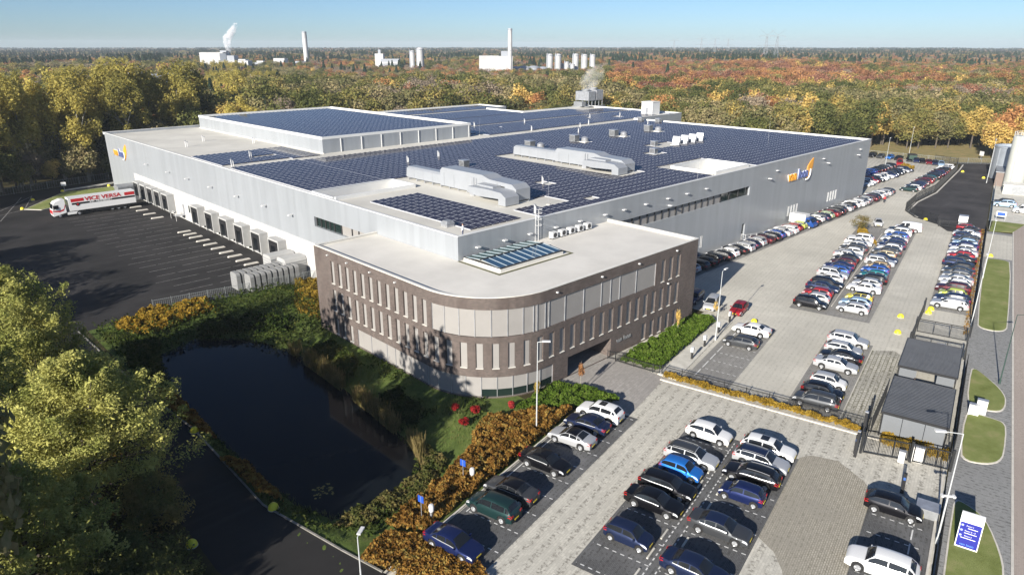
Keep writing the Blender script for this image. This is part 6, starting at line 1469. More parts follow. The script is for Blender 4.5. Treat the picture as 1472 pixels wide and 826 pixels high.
proto('bare', 'bare', 15, 5.0, 2200, .26, 16, 1, z0f=.2, hollow=.3)
proto('spruce', 'conifer', 19, 3.4, 2600, .42, conifer=True)
NM = {'poplar': ('poplar_tree', 'tall yellowing poplar'), 'willow': ('willow_tree', 'grey green rounded tree'), 'oak': ('oak_tree', 'dark green broad tree'), 'yellow': ('birch_tree', 'golden yellow slender tree'), 'orange': ('maple_tree', 'orange autumn tree'), 'beech': ('beech_tree', 'rust red autumn tree'), 'bare': ('bare_tree', 'thin half bare brown tree'), 'spruce': ('spruce_tree', 'dark pointed conifer')}
TREES = []
def tree(key, x, y, h, where, group, var=None, wide=1.0, label=None):
    L_, h0 = PROTO[key]; cm, tm = L_[(var if var is not None else int(rng.integers(len(L_)))) % len(L_)]; s = h / h0
    t = empty(NM[key][0], (x, y, 0), rng.uniform(0, 6.28), label or f'{NM[key][1]} {where}', 'tree', group); t.scale = (s * wide, s * wide, s)
    link('trunk', tm, t); link('crown', cm, t); TREES.append((x, y)); return t

# ---- foreground trees left of the road: dense crowns with small leaves
def spray_points(n, rx, h, z0, seed, nb=110, thick=.42):
    """leaf positions along rising, arching branch sprays: a loose feathery crown"""
    r_ = np.random.default_rng(seed); B = []
    for i in range(nb):
        a = r_.uniform(0, 6.28); e = r_.uniform(0, 1); zt = z0 + (h - z0) * (.18 + .82 * e ** .8); prof = math.sin(PI * min(1, .12 + .88 * (zt - z0) / (h - z0)) ** .9) ** .75
        rr = rx * max(.16, prof) * r_.uniform(.55, 1.12) * (1 + .18 * math.sin(3 * a + seed)); zs = max(z0 * .6, zt - r_.uniform(.25, .55) * h * .55)
        p0 = np.array([rr * .12 * math.cos(a), rr * .12 * math.sin(a), zs]); p2 = np.array([rr * math.cos(a), rr * math.sin(a), zt]); p1 = (p0 + p2) / 2 + np.array([math.cos(a) * rr * .18, math.sin(a) * rr * .18, -.06 * h]); B.append((p0, p1, p2, r_.uniform(.7, 1.35)))
    k = r_.integers(0, nb, n); t = r_.random(n) ** .62; A0 = np.array([b_[0] for b_ in B])[k]; A1 = np.array([b_[1] for b_ in B])[k]; A2 = np.array([b_[2] for b_ in B])[k]; w = np.array([b_[3] for b_ in B])[k]
    t_ = t[:, None]; P = A0 * (1 - t_) ** 2 + 2 * A1 * t_ * (1 - t_) + A2 * t_ ** 2; sg = thick * w * (.45 + .75 * np.sin(PI * np.clip(t, .05, .97)))
    off = np.clip(r_.normal(0, 1, (n, 3)), -1.7, 1.7) * sg[:, None] * np.array([1, 1, .8]); P = P + off; d = np.column_stack([P[:, 0], P[:, 1], (P[:, 2] - h * .45)]); d /= np.linalg.norm(d, axis=1)[:, None] + 1e-9
    return P, d, [b_[2] for b_ in B], B
def big_tree(x, y, h, rx, n, size, kind, lab, seed, trunk_r=.28, z0f=.10, name='willow_tree', nb=110, thick=.42):
    t = empty(name, (x, y, 0), 0, lab, 'tree', 'trees beside the dark road')
    P, d, C, B = spray_points(n, rx, h, h * z0f, seed, nb, thick)
    up_ = d * .5 + np.array([0, 0, .3]); link('crown', fast_quads('crown', leaf_quads(P, size, .25, up_, .42), LM[kind]), t)
    b = MB(); b.path([(0, 0, -.3), (.1, 0, h * .3), (.25, .1, h * .6), (.3, 0, h * .85)], [trunk_r, trunk_r * .75, trunk_r * .42, .04], 8)
    for p0, p1, p2, w in B[::3]: b.path([(p0[0] * .3, p0[1] * .3, p0[2]), tuple(p1), tuple(p2)], [.08, .045, .012], 5)
    b.build('trunk', m_bark, t, .6); return t
big_tree(8.2, 57.0, 13.6, 7.4, 74000, .125, 'willow', 'large pale green willow like tree overhanging the dark road', 3, nb=150, thick=.46)
big_tree(2.6, 48.5, 10.5, 6.0, 40000, .13, 'willow', 'shaded pale green tree at the bottom picture edge below the large one', 5)
big_tree(9.2, 82.0, 14.4, 6.4, 44000, .14, 'willow', 'pale green tree at the road bend beside the loading yard', 8, nb=120)
big_tree(3.5, 72.5, 12.5, 5.8, 30000, .14, 'willow', 'pale tree half cut by the picture edge behind the large one', 11)
big_tree(12.6, 69.5, 8.4, 3.8, 16000, .13, 'willow', 'smaller pale tree tucked behind the large one at the road', 13, nb=60)
big_tree(7.5, 44.0, 5.0, 3.8, 14000, .12, 'green', 'low dark shrubby tree in the shade at the bottom picture edge', 15, name='shrub_tree', nb=60)
big_tree(11.0, 51.5, 4.6, 2.6, 9000, .12, 'green', 'low green shrub leaning over the road edge below the large tree', 17, name='shrub_tree', nb=45)
big_tree(6.5, 66.5, 7.0, 3.0, 9000, .13, 'yellow', 'small yellow tree glowing among the pale trees by the road', 21, name='shrub_tree', nb=45)
# the row standing west of the frame whose shade falls over road, pond and yard
for i, (x, y, h) in enumerate([(-2.5, 43.6, 26), (-5, 62.6, 25.5), (-14, 47.5, 12.5), (-14, 54, 12), (-15, 65, 12), (-14, 73, 12.5), (-13, 38, 13), (-15, 86, 14), (-12, 104, 17), (-6, 116, 14), (-12, 128, 17), (-6, 141, 15), (-14, 153, 14), (-10, 168, 11), (-14, 182, 12)]):
    tree('willow' if i % 3 != 2 else 'oak', x, y, h, '', 'trees west of the road', i, .62 if i < 2 else 1.15, 'broad tree in the belt west of the road and loading yard')

# ---- understorey beds and hedges
def bed(name, poly, n, size, h, mat, label, cat, group=None, kind=None, clump=.9, base=None, up=.4, ratio=.6):
    c = np.mean(np.array(poly), 0); P2 = scatter(poly, n); k = max(3, int(n / 160)); cc = scatter(poly, k); hh = rng.uniform(.55, 1.0, k) * h
    d2 = ((P2[:, None, :] - cc[None]) ** 2).sum(2) if n * k < 4e7 else None
    j = d2.argmin(1); dist = np.sqrt(d2[np.arange(n), j]); top = hh[j] * np.clip(1 - (dist / clump) ** 2 * .5, .25, 1)
    z = top * (.35 + .65 * rng.random(n) ** .45); zb = base(P2) if base is not None else 0
    P = np.column_stack([P2, z + zb]); me = fast_quads(name, leaf_quads(P, size, up, None, ratio), mat)
    o = link(name, me); return tag(o, label, cat, group, kind)
m_ohedge = leaf_mat('copper_hedge_leaves', [(0.035, 0.035, 0.010), (0.11, 0.065, 0.016), (0.22, 0.110, 0.028), (0.33, 0.19, 0.045), (0.36, 0.27, 0.08), (0.14, 0.14, 0.045)], 0, .35, 1.6)
m_yhedge = leaf_mat('yellow_hedge_leaves', [(0.10, 0.085, 0.018), (0.25, 0.165, 0.025), (0.40, 0.26, 0.04), (0.46, 0.34, 0.07)], .2, .4, 1.2)
m_ghedge = leaf_mat('laurel_leaves', [(0.030, 0.055, 0.008), (0.060, 0.105, 0.014), (0.105, 0.165, 0.024), (0.17, 0.22, 0.05)], .1, .3, 1.2)
m_dgreen = leaf_mat('dark_shrub_leaves', [(0.016, 0.030, 0.008), (0.032, 0.052, 0.012), (0.058, 0.078, 0.018), (0.10, 0.10, 0.03)], .3, .3, .6)
m_red = leaf_mat('crimson_leaves', [(0.20, 0.015, 0.015), (0.36, 0.03, 0.03), (0.46, 0.06, 0.06), (0.42, 0.12, 0.08)], .2, .4, 1.5)
m_reed = leaf_mat('reed_leaves', [(0.05, 0.07, 0.02), (0.11, 0.11, 0.035), (0.19, 0.15, 0.06), (0.26, 0.20, 0.09)], .2, .3, .8)
bed('hedge', [(23.6, 38.6), (28.6, 39.6), (35.6, 42.2), (37.5, 44.2), (40.4, 45.0), (43.8, 43.2), (47.6, 40.4), (41.5, 39.0), (32.5, 37.4), (25.5, 36.0)], 26000, .13, 1.15, m_ohedge, 'copper and orange beech hedge bed between the pond bank and the visitor cars', 'hedge')
bed('hedge', [(20.3, 37.0), (23.4, 38.2), (25.2, 35.6), (26.4, 31.0), (25.4, 28), (22.2, 31)], 7000, .12, .6, m_ohedge, 'thin brown orange shrubs around the short lamp beside the road', 'shrubs')
bed('hedge', [(43.2, 44.3), (47.6, 45.2), (50.6, 45.4), (52.4, 41), (52.4, 38.2), (49.2, 39.6), (45.0, 43.4)], 15000, .13, .95, m_ghedge, 'bright green laurel bed under the rounded office corner beside the white suv', 'hedge')
bed('hedge', Sp((68.2, 26.6), (68.2, 31.4), (84.0, 29.6), (87.0, 29.4), (86.4, 26.2)), 24000, .14, 1.0, m_ghedge, 'long bright green laurel hedge bed along the right office wall', 'hedge')
bed('hedge', Sp((66.85, 25.5), (66.85, 4.8), (67.75, 4.8), (67.75, 25.5)), 7500, .11, .75, m_yhedge, 'yellow hedge strip in front of the low black fence', 'hedge')
bed('hedge', Sp((65.4, 3.4), (65.6, -2.1), (67.4, -2.1), (67.4, 3.4)), 4200, .11, .85, m_yhedge, 'yellow hedge in front of the nearer bike shed', 'hedge')
bed('hedge', Sp((100, -2.15), (166, -2.15), (166, -1.6), (100, -1.6)), 1600, .10, .5, m_ohedge, 'thin brown hedge along the inside of the long street fence', 'hedge')
bed('hedge', [(27.6, 99.4), (33.0, 98.2), (33.4, 94.2), (28, 93.6), (23.2, 92.2), (20.5, 95.0), (21, 98.6)], 13000, .15, 1.5, m_yhedge, 'yellow leaved shrubs below the loading yard fence', 'shrubs', base=pond_h)
bed('hedge', [(46.4, 96.9), (49.4, 96.4), (49.6, 80), (41.5, 79.5), (40.2, 84), (42.6, 90)], 9000, .15, 1.3, leaf_mat('mixed_gold_leaves', [(0.05, 0.055, 0.012), (0.14, 0.115, 0.02), (0.26, 0.18, 0.03), (0.34, 0.22, 0.04)], .2, .35, .5), 'golden green scrub at the foot of the brick wall by the crates', 'shrubs')
for poly, n, lab in (([(18.3, 76), (20.2, 73), (19.9, 62), (18.8, 62), (18.2, 68)], 4200, 'orange brown bush between the road and the far side of the pond'), ([(18.2, 57), (19.8, 56), (19.9, 48), (18.4, 49)], 3200, 'low orange brown scrub between the road and the near side of the pond')):
    bed('bush', poly, n, .14, 1.3, m_ohedge, lab, 'bush', base=pond_h)
for (x, y, r_, h), lab in (((40.2, 46.9, .55, 1.1), 'round crimson bush under the office corner, the one closer to the wall'), ((37.9, 46.0, .55, 1.0), 'round crimson bush lower on the bank, farther from the office'), ((39.2, 49.0, .5, .8), 'faded reddish bush at the foot of the office wall'), ((43.6, 45.2, .5, .9), 'faded reddish bush beside the dark ground floor glass')):
    P, d, C = crown_points(1500, r_, h / 2, 0, 9, .5, 1, int(x * 10), .6, (.35, .55)); t = empty('bush', (x, y, 0), 0, lab, 'bush', 'red bushes by the office')
    link('crown', fast_quads('crown', leaf_quads(P, .07, .3, d), m_red), t); trunk_mb(h * .6, .03).build('stem', m_bark, t)
# bank vegetation: reeds, grass and low shrubs counted by no one
bankpoly = [(18.5, 98.2), (46.5, 98.2), (46.2, 80), (40.4, 78), (40.4, 55), (41.3, 51), (43.0, 48.6), (40.0, 45.2), (36.5, 43.6), (35, 42.3), (28.5, 39.8), (22, 38.6), (19.6, 40), (18.3, 48), (18.7, 62), (17.8, 76)]
def bank_scatter(n, cond=None):
    P = scatter(bankpoly, n); k = ~inpoly(P, POND)
    if cond is not None: k &= cond(P)
    return P[k]
P2 = bank_scatter(52000); z = pond_h(P2); nn = noise_ = np.sin(P2[:, 0] * .9) * np.cos(P2[:, 1] * .7) + np.sin(P2[:, 0] * .31 + P2[:, 1] * .43)
hgt_ = np.clip(.22 + .16 * nn, .06, .6) * rng.uniform(.4, 1.2, len(P2)); a = rng.uniform(0, 6.28, len(P2)); w_ = rng.uniform(.012, .03, len(P2)); lean = rng.normal(0, .15, (len(P2), 2))
b0 = np.column_stack([P2 - np.stack([np.cos(a), np.sin(a)], 1) * w_[:, None], z - .02]); b1 = np.column_stack([P2 + np.stack([np.cos(a), np.sin(a)], 1) * w_[:, None], z - .02]); tp = np.column_stack([P2 + lean * hgt_[:, None] * 2, z + hgt_])
V = np.stack([b0, b1, tp + np.column_stack([np.cos(a) * w_ * .3, np.sin(a) * w_ * .3, 0 * a]), tp - np.column_stack([np.cos(a) * w_ * .3, np.sin(a) * w_ * .3, 0 * a])], 1)
o = link('bank_grass', fast_quads('bank_grass', V, leaf_mat('bank_grass_blades', [(0.045, 0.075, 0.018), (0.085, 0.125, 0.030), (0.13, 0.155, 0.045), (0.18, 0.16, 0.07)], 0, .3, .25))); tag(o, 'rough green grass on the banks round the pond', 'grass', kind='stuff')
P2 = bank_scatter(20000, lambda P: (np.sin(P[:, 0] * .55 + 1) * np.sin(P[:, 1] * .38) + .25 * np.sin(P[:, 0] * 2.1 + P[:, 1] * 1.7) > .12) | (P[:, 1] > 76)); z = pond_h(P2) + rng.random(len(P2)) ** .7 * (.45 + .75 * (P2[:, 1] > 72) * (P2[:, 0] < 44))
o = link('bank_shrubs', fast_quads('bank_shrubs', leaf_quads(np.column_stack([P2, z]), .17, .35, None, .6), m_dgreen)); tag(o, 'tangled dark green ground cover on the pond banks', 'ground cover', kind='stuff')
bp = [(27, 43.2), (31, 43.4), (34, 47), (33.2, 43.0), (29, 40.6), (23, 40.2), (21.2, 42.4), (23, 43.2)]
bed('reeds', bp, 5000, .16, .8, m_reed, 'pale reeds and nettles at the near end of the pond', 'reeds', kind='stuff', base=pond_h)
P2 = scatter([(1, 40), (12, 41), (11.5, 60), (12.6, 66), (8.5, 98), (-6, 100), (-6, 40)], 22000); P = np.column_stack([P2, rng.random(len(P2)) ** 1.5 * .7])
o = link('undergrowth', fast_quads('undergrowth', leaf_quads(P, .15, .4, None, .6), leaf_mat('undergrowth_leaves', [(0.03, 0.045, 0.012), (0.06, 0.07, 0.02), (0.11, 0.085, 0.025), (0.20, 0.11, 0.03)], 0, .3, .35))); tag(o, 'brown and green undergrowth beneath the trees left of the road', 'undergrowth', kind='stuff')
rp = [(34.4, 76), (35.6, 75), (35.0, 65), (34.2, 54.5), (33.2, 46.6), (31.0, 43.6), (32.4, 47.0), (33.3, 55), (34.0, 65.6)]
P2 = scatter(rp, 9000); cl_ = np.sin(P2[:, 1] * 1.1) + np.sin(P2[:, 1] * .47 + 1); P2 = P2[cl_ + rng.normal(0, .5, len(P2)) > -.2]; z = np.maximum(pond_h(P2), WATER_Z - .1); hh = rng.uniform(.7, 2.1, len(P2)); a = rng.uniform(0, 6.28, len(P2)); ln = rng.normal(0, .16, (len(P2), 2)); w_ = .035; dx = np.stack([np.cos(a), np.sin(a)], 1) * w_
V = np.stack([np.column_stack([P2 - dx, z]), np.column_stack([P2 + dx, z]), np.column_stack([P2 + dx * .3 + ln * hh[:, None], z + hh]), np.column_stack([P2 - dx * .3 + ln * hh[:, None], z + hh])], 1)
o = link('reeds', fast_quads('reeds', V, m_reed)); tag(o, 'tall reeds and rough grass along the office side of the pond', 'reeds', kind='stuff')
for poly, n, h, lab in (([(28, 87.8), (33.6, 85.5), (36, 80), (38.5, 83), (35, 89.5), (29, 91)], 8000, 1.7, 'dark green thicket overhanging the far end of the pond'), ([(35.2, 71), (36.6, 74), (38.8, 72.5), (38.4, 66), (36.2, 63.5), (35.0, 66)], 6500, 1.2, 'dark green scrub on the bank below the long office windows'), ([(34.2, 54), (35.6, 57.5), (37.8, 57.0), (37.4, 52.5), (35.2, 50.2)], 4200, 1.0, 'dark green scrub on the bank below the facade shadow'), ([(20.3, 78), (22.4, 85.8), (24, 89.5), (20.5, 91), (18.2, 84), (18.2, 78)], 6500, 1.4, 'dark green scrub between the road bend and the pond')):
    bed('bush', poly, n, .15, h, m_dgreen, lab, 'bush', base=pond_h)
# island beds and little street trees
bed('hedge', [(147.5, 49.5), (143.8, 47.2), (134.8, 41.8), (137.0, 43.9), (141, 47.6)], 5000, .2, .9, m_yhedge, 'yellow brown planting bed in the middle of the main car park', 'shrubs')
P, d, C = crown_points(2200, 2.1, 1.7, .2, 14, .2, 1, 77, .7, (.25, .5)); t = empty('bush', (143.0, 48.0, 0), 0, 'wispy tan bush on the car park planting bed', 'bush'); link('crown', fast_quads('crown', leaf_quads(P, .09, .2, d), m_reed), t); trunk_mb(2.4, .05).build('stem', m_bark, t)
bed('hedge', [(227.5, 64.8), (233, 65.6), (240, 71), (233.4, 69.6)], 3500, .22, .9, m_yhedge, 'yellow brown planting bed beyond the hall corner car rows', 'shrubs')
for (x, y, h, n_), lab in (((52.0, 43.1, 3.6, 900), 'slim orange sapling at the entrance end of the laurel bed'), ((46.8, 44.6, 2.6, 500), 'slim yellow sapling before the dark ground floor glass'), ((72.6, 44.3, 4.0, 800), 'slim yellow sapling in the long laurel hedge'), ((81.2, 43.9, 3.0, 450), 'slim bare sapling at the far end of the long laurel hedge')):
    P, d, C = crown_points(n_, .42, h * .36, h * .2, 9, .2, 1, int(x), .7, (.3, .5)); t = empty('sapling', (x, y, 0), 0, lab, 'sapling', 'saplings by the office'); link('crown', fast_quads('crown', leaf_quads(P, .07, .3, d), LM['orange'] if h == 3.6 else LM['yellow']), t); trunk_mb(h * .95, .04).build('trunk', m_bark2, t)

# ---- woods: 300 nearest trees as things
place_list = []
def along(kind_fn, pts, width, spacing, hfun, where, grp, jitter=.35, rows=1):
    for i in range(len(pts) - 1):
        a, c = np.array(pts[i], float), np.array(pts[i + 1], float); L = np.linalg.norm(c - a); d = (c - a) / L; nrm = np.array([-d[1], d[0]])
        for r_ in range(rows):
            x = rng.uniform(0, spacing)
            while x < L:
                p = a + d * (x + rng.normal(0, spacing * jitter * .5)) + nrm * (r_ * width / max(1, rows) + rng.normal(0, abs(width) * .10)); key = kind_fn(p, r_)
                place_list.append((key, p[0], p[1], hfun(key, r_), where, grp)); x += spacing * rng.uniform(.8, 1.25)
def pick(d):
    k = list(d); return lambda p, r: k[int(rng.choice(len(k), p=np.array(list(d.values())) / sum(d.values())))]
# tall poplars behind the loading yard
along(pick({'poplar': 8, 'willow': 1}), [(12, 214), (32, 216), (52, 221), (70, 224), (88, 222)], 26, 9.5, lambda k, r: rng.uniform(26, 33.5) if k == 'poplar' else 16, 'in the stand behind the loading yard', 'poplars behind the loading yard', rows=3)
along(pick({'oak': 4, 'willow': 3, 'yellow': 1, 'bare': 1}), [(4, 207), (30, 213), (56, 218)], 4, 4.2, lambda k, r: rng.uniform(7, 13), 'under the tall poplars', 'trees under the poplars')
along(pick({'oak': 4, 'willow': 4, 'bare': 1}), [(6, 190), (12, 202), (16, 214)], 8, 5.0, lambda k, r: rng.uniform(11, 18), 'at the road side below the poplars', 'trees under the poplars', rows=2)
# behind the hall
along(pick({'oak': 6, 'willow': 4, 'bare': .6, 'yellow': .3}), [(92, 214), (130, 220), (182, 218), (214, 214)], 30, 6.5, lambda k, r: rng.uniform(15, 20) + r * 1.2, 'in the wood directly behind the hall', 'trees behind the hall', rows=4)
along(pick({'oak': 6, 'yellow': 1.2, 'willow': 2, 'orange': .5}), [(216, 206), (232, 182), (244, 155), (256, 128), (262, 104)], -30, 6.3, lambda k, r: rng.uniform(13, 18), 'in the wood beyond the far hall corner', 'trees beyond the far hall corner', rows=4)
# right-hand wood
along(pick({'oak': 7, 'yellow': 2, 'orange': .3, 'bare': .2, 'willow': 1.5}), [(268, 102), (274, 88), (284, 76), (300, 66), (318, 56)], 34, 6.2, lambda k, r: rng.uniform(13, 18), 'in the wood above the meadow', 'trees above the meadow', rows=5)
along(pick({'orange': 3, 'yellow': 1}), [(268, 54), (276, 40), (284, 26)], 20, 6.5, lambda k, r: rng.uniform(14, 18), 'behind the steel tank', 'orange trees behind the tank', rows=3)
place_list = [p for p in place_list if not (48 < p[1] < 208 and 59 < p[2] < 207)]
place_list.sort(key=lambda p: p[1] ** 2 + p[2] ** 2)
for p in place_list[:290]: tree(p[0], p[1], p[2], p[3], p[4], p[5], None, 1.0 if p[0] == 'poplar' else 1.18)
for x, y, h, lab in ((268, 118, 13, 'bright yellow leaning birch pair at the wood edge, left one'), (272, 113.5, 13, 'bright yellow leaning birch pair at the wood edge, right one')): tree('yellow', x, y, h, '', 'trees above the meadow', 0, .8, lab)

# ================================================================== FAR INDUSTRY
m_fw = M('far_white_cladding', (0.44, 0.44, 0.435), 0.6, var=.16, vscale=.12); m_fg = M('far_grey_cladding', (0.28, 0.30, 0.33), 0.6, var=.1, vscale=.1); m_fd = M('far_dark_band', (0.10, 0.12, 0.15), 0.5)
CLEAR = []
def block(x, y, parts, lab, cat='factory', rz=0.0, clear=None, name='factory_building'):
    """parts: (name, dx, dy, w, d, z0, z1, material)"""
    t = empty(name, (x, y, 0), rz, lab, cat)
    for nm, dx, dy, w, d, z0, z1, m_ in parts:
        b = MB(); b.b2(dx - w / 2, dy - d / 2, z0, dx + w / 2, dy + d / 2, z1); b.build(nm, m_, t)
    if clear: CLEAR.append((x, y, *clear))
    return t
block(334, 838, [('hall', 0, 0, 26, 22, 0, 27.5, m_fw), ('roof_plant', 12, -2, 7, 8, 27.5, 29.5, m_fg), ('low_hall', 24, -6, 34, 18, 0, 18.5, m_fw), ('dark_bay', 13, -11.2, 7, .5, 18, 26.5, m_fd), ('dark_bay', 21, -4, 8, 14, 18.5, 24, m_fg)], 'white factory hall with a low wing at the foot of the white steam plume', rz=-.7, clear=(34, 30))
block(392, 868, [('hall', 0, 0, 46, 16, 0, 15, m_fg), ('hall', -14, -4, 18, 12, 15, 19, m_fw), ('roof_band', 6, -8.2, 40, .4, 10, 12, m_fw), ('roof_plant', 10, 0, 8, 6, 15, 17, m_fw), ('roof_plant', -22, 2, 6, 6, 19, 23, m_fw)], 'long low grey factory range between the steam plume and the slim chimney', rz=-.78, clear=(36, 30))
block(440, 862, [('hall', 0, 0, 50, 18, 0, 14, m_fg), ('hall', -12, -3, 14, 14, 0, 19.5, m_fw), ('roof_plant', 14, 0, 16, 6, 14, 16, m_fg)], 'low blue grey factory range at the foot of the slim chimney', rz=-.78, clear=(34, 28))
block(503, 746, [('tower', -5, 0, 10, 12, 0, 25.5, m_fw), ('hall', 8, 0, 22, 14, 0, 19.5, m_fg), ('roof_plant', -5, 0, 3, 3, 25.5, 30, m_fg), ('window_band', 8, -7.2, 20, .4, 14, 16, m_fw)], 'stepped white plant building left of the twin silos', rz=-.75, clear=(26, 22))
def silo_far(x, y, r, h, lab, grp, n=1, cap=True):
    t = empty('silo', (x, y, 0), 0, lab, 'silo', grp); b = MB()
    for k in range(1): b.lathe([(0, 0), (r, 0), (r, h), (r * .6, h + r * .35), (0, h + r * .4)], n=20)
    b.build('tank', m_fw, t, R(40)); b = MB(); b.b2(-r - .6, -.5, 0, -r, .5, h + 2.0); b.build('ladder', m_fg, t)
    b = MB(); b.lathe([(r + .1, h * .96), (r + .15, h * .98), (r + .1, h)], n=20); b.build('rim_band', m_fg, t)
silo_far(501.5, 686, 3.0, 28.5, 'slimmer of the twin silos between the plant buildings', 'far silos'); silo_far(509, 681, 4.4, 31.0, 'fatter of the twin silos between the plant buildings', 'far silos'); CLEAR.append((505, 683, 16, 14))
block(508, 555, [('hall', -4, 1, 20, 14, 0, 25.0, m_fw), ('hall', 13, -1, 15, 13, 0, 24.6, m_fw), ('dark_joint', 6.2, -6, .6, 1, 2, 24, m_fg), ('roof_plant', 14, 3, 10, 4, 24.6, 29.5, m_fg), ('vent_band', 12, -7.7, 12, .3, 9, 11, m_fg)], 'big white boiler house beside the tall white chimney', rz=-.72, clear=(26, 22), name='boiler_house')
def chimney(x, y, h, r, lab):
    t = empty('chimney', (x, y, 0), 0, lab, 'chimney', None); b = MB(); b.lathe([(0, 0), (r * 1.15, 0), (r, h), (r * .8, h), (r * .8, h - 1), (0, h - 1)], n=18); b.build('shaft', m_fw, t, R(40)); b = MB(); b.lathe([(r + .06, h * .6), (r + .35, h * .605), (r + .06, h * .61)], n=16); b.build('platform', m_fg, t); b = MB(); b.lathe([(r + .06, h - 1.8), (r + .1, h - 1.7), (r + .06, h - .2)], n=16); b.build('top_band', m_fg, t)
chimney(486, 506, 50.2, 2.0, 'tall white chimney in front of the boiler house'); CLEAR.append((486, 506, 5, 5))
chimney(472, 881, 52, 3.0, 'slim pale chimney farther left above the grey factory ranges')
for i, (x, y, r, h) in enumerate([(537, 551, 7, 14), (548, 549, 7, 14.5), (559, 545, 6.5, 14.5), (569, 541, 6, 13.5)]):
    t = empty('storage_tank', (x, y, 0), 0, 'wide pale domed tank, ' + ['closest to the tall chimney', 'second from the tall chimney', 'third from the tall chimney', 'next to the silo cluster'][i], 'tank', 'domed tanks by the tall chimney'); b = MB(); b.lathe([(0, 0), (r, 0), (r, h - 2), (r * .6, h - .5), (0, h)], n=22); b.build('shell', m_fg if i > 1 else m_fw, t, R(50)); b = MB(); b.lathe([(r + .05, h - 2.3), (r + .3, h - 2.1), (r + .05, h - 1.9)], n=22); b.build('rim', m_fg, t)
CLEAR.append((553, 546, 28, 14))
for i, (x, y, r, h) in enumerate([(585, 546, 3.6, 25), (592, 540, 3.6, 25), (602, 536, 2.8, 17), (608, 533, 2.8, 15)]): silo_far(x, y, r, h, ['near tall silo of the left hand cluster pair', 'far tall silo of the left hand cluster pair', 'shorter silo in the middle of the cluster', 'shortest silo in the middle of the cluster'][i], 'silo cluster')
for i, (x, y, r, h) in enumerate([(619, 538, 3.6, 25), (626, 531, 3.6, 24.5), (632, 524, 3.2, 24.5)]): silo_far(x, y, r, h, ['first of the three tall silos at the cluster end', 'middle of the three tall silos at the cluster end', 'last of the three tall silos at the cluster end'][i], 'silo cluster')
CLEAR.append((608, 536, 34, 18))
block(610, 540, [('hall', 0, 6, 20, 10, 0, 15.5, m_fw), ('roof_plant', -2, 4, 5, 4, 15.5, 18, m_fg)], 'low white process building between the silo groups', rz=-.7)
# pale sheds glimpsed at the left edge
block(128, 760, [('hall', 0, 0, 90, 60, 0, 11, M('pale_blue_roof', (.42, .47, .52), .5, var=.06, vscale=.05)), ('window_band', 0, -30.2, 84, .3, 5, 7, m_fd)], 'wide pale blue warehouse beyond the poplars at the left picture edge', cat='warehouse', rz=-.2, clear=(64, 60), name='warehouse')
block(128, 410, [('hall', 0, 0, 30, 16, 0, 20.5, m_fw), ('roof_plant', -8, 0, 6, 5, 20.5, 22, m_fw)], 'white shed roof glimpsed through the tops of the poplars', cat='shed', rz=.1, clear=(18, 12), name='shed')
# pylons on the horizon
m_pyl = M('pylon_steel', (.30, .32, .34), .5, .4)
def pylon(x, y, h, w, lab, rz=.35):
    t = empty('pylon', (x, y, 0), rz, lab, 'pylon', 'pylons on the horizon'); b = MB()
    for sx_ in (-1, 1):
        for sy_ in (-1, 1): b.tube((sx_ * 4, sy_ * 4, 0), (sx_ * .8, sy_ * .8, h * .86), .22, .14, 4)
    n = 9
    for k in range(n):
        z0, z1 = h * .86 * k / n, h * .86 * (k + 1) / n; r0, r1 = lerp(4, .8, k / n), lerp(4, .8, (k + 1) / n)
        for sg in (-1, 1): b.tube((-r0, sg * r0, z0), (r1, sg * r1, z1), .1, n=4); b.tube((r0, sg * r0, z0), (-r1, sg * r1, z1), .1, n=4); b.tube((sg * r0, -r0, z0), (sg * r1, r1, z1), .1, n=4)
    b.build('lattice_tower', m_pyl, t)
    for z_, ww in ((.62, 1.0), (.86, .8)):
        q = MB(); q.tube((-w * ww, 0, h * z_), (w * ww, 0, h * z_), .22, n=4); q.tube((-w * ww, 0, h * z_), (0, 0, h * z_ + 2), .14, n=4); q.tube((w * ww, 0, h * z_), (0, 0, h * z_ + 2), .14, n=4); q.tube((-w * ww, 0, h * z_), (-w * ww, 0, h * z_ - 2.2), .2, n=4); q.tube((w * ww, 0, h * z_), (w * ww, 0, h * z_ - 2.2), .2, n=4); q.build('crossarm', m_pyl, t)
    for sg in (-1, 1): q = MB(); q.tube((0, 0, h * .88), (sg * w * .85, 0, h * 1.03), .2, .1, 4); q.build('earth_peak', m_pyl, t)
pylon(984, 497, 55, 13, 'lattice pylon of the near pair, the one more to the west', -.8); pylon(1006, 492, 55, 13, 'lattice pylon of the near pair, the one more to the east', -.8)
for i, (x, y, h) in enumerate([(1520, 930, 58), (1590, 900, 56), (1700, 1000, 58), (1490, 985, 52)]): pylon(x, y, h, 15, 'faint lattice pylon in the haze, ' + ['first of the distant group', 'second of the distant group', 'third and farthest of the distant group', 'smallest of the distant group'][i], -.8)

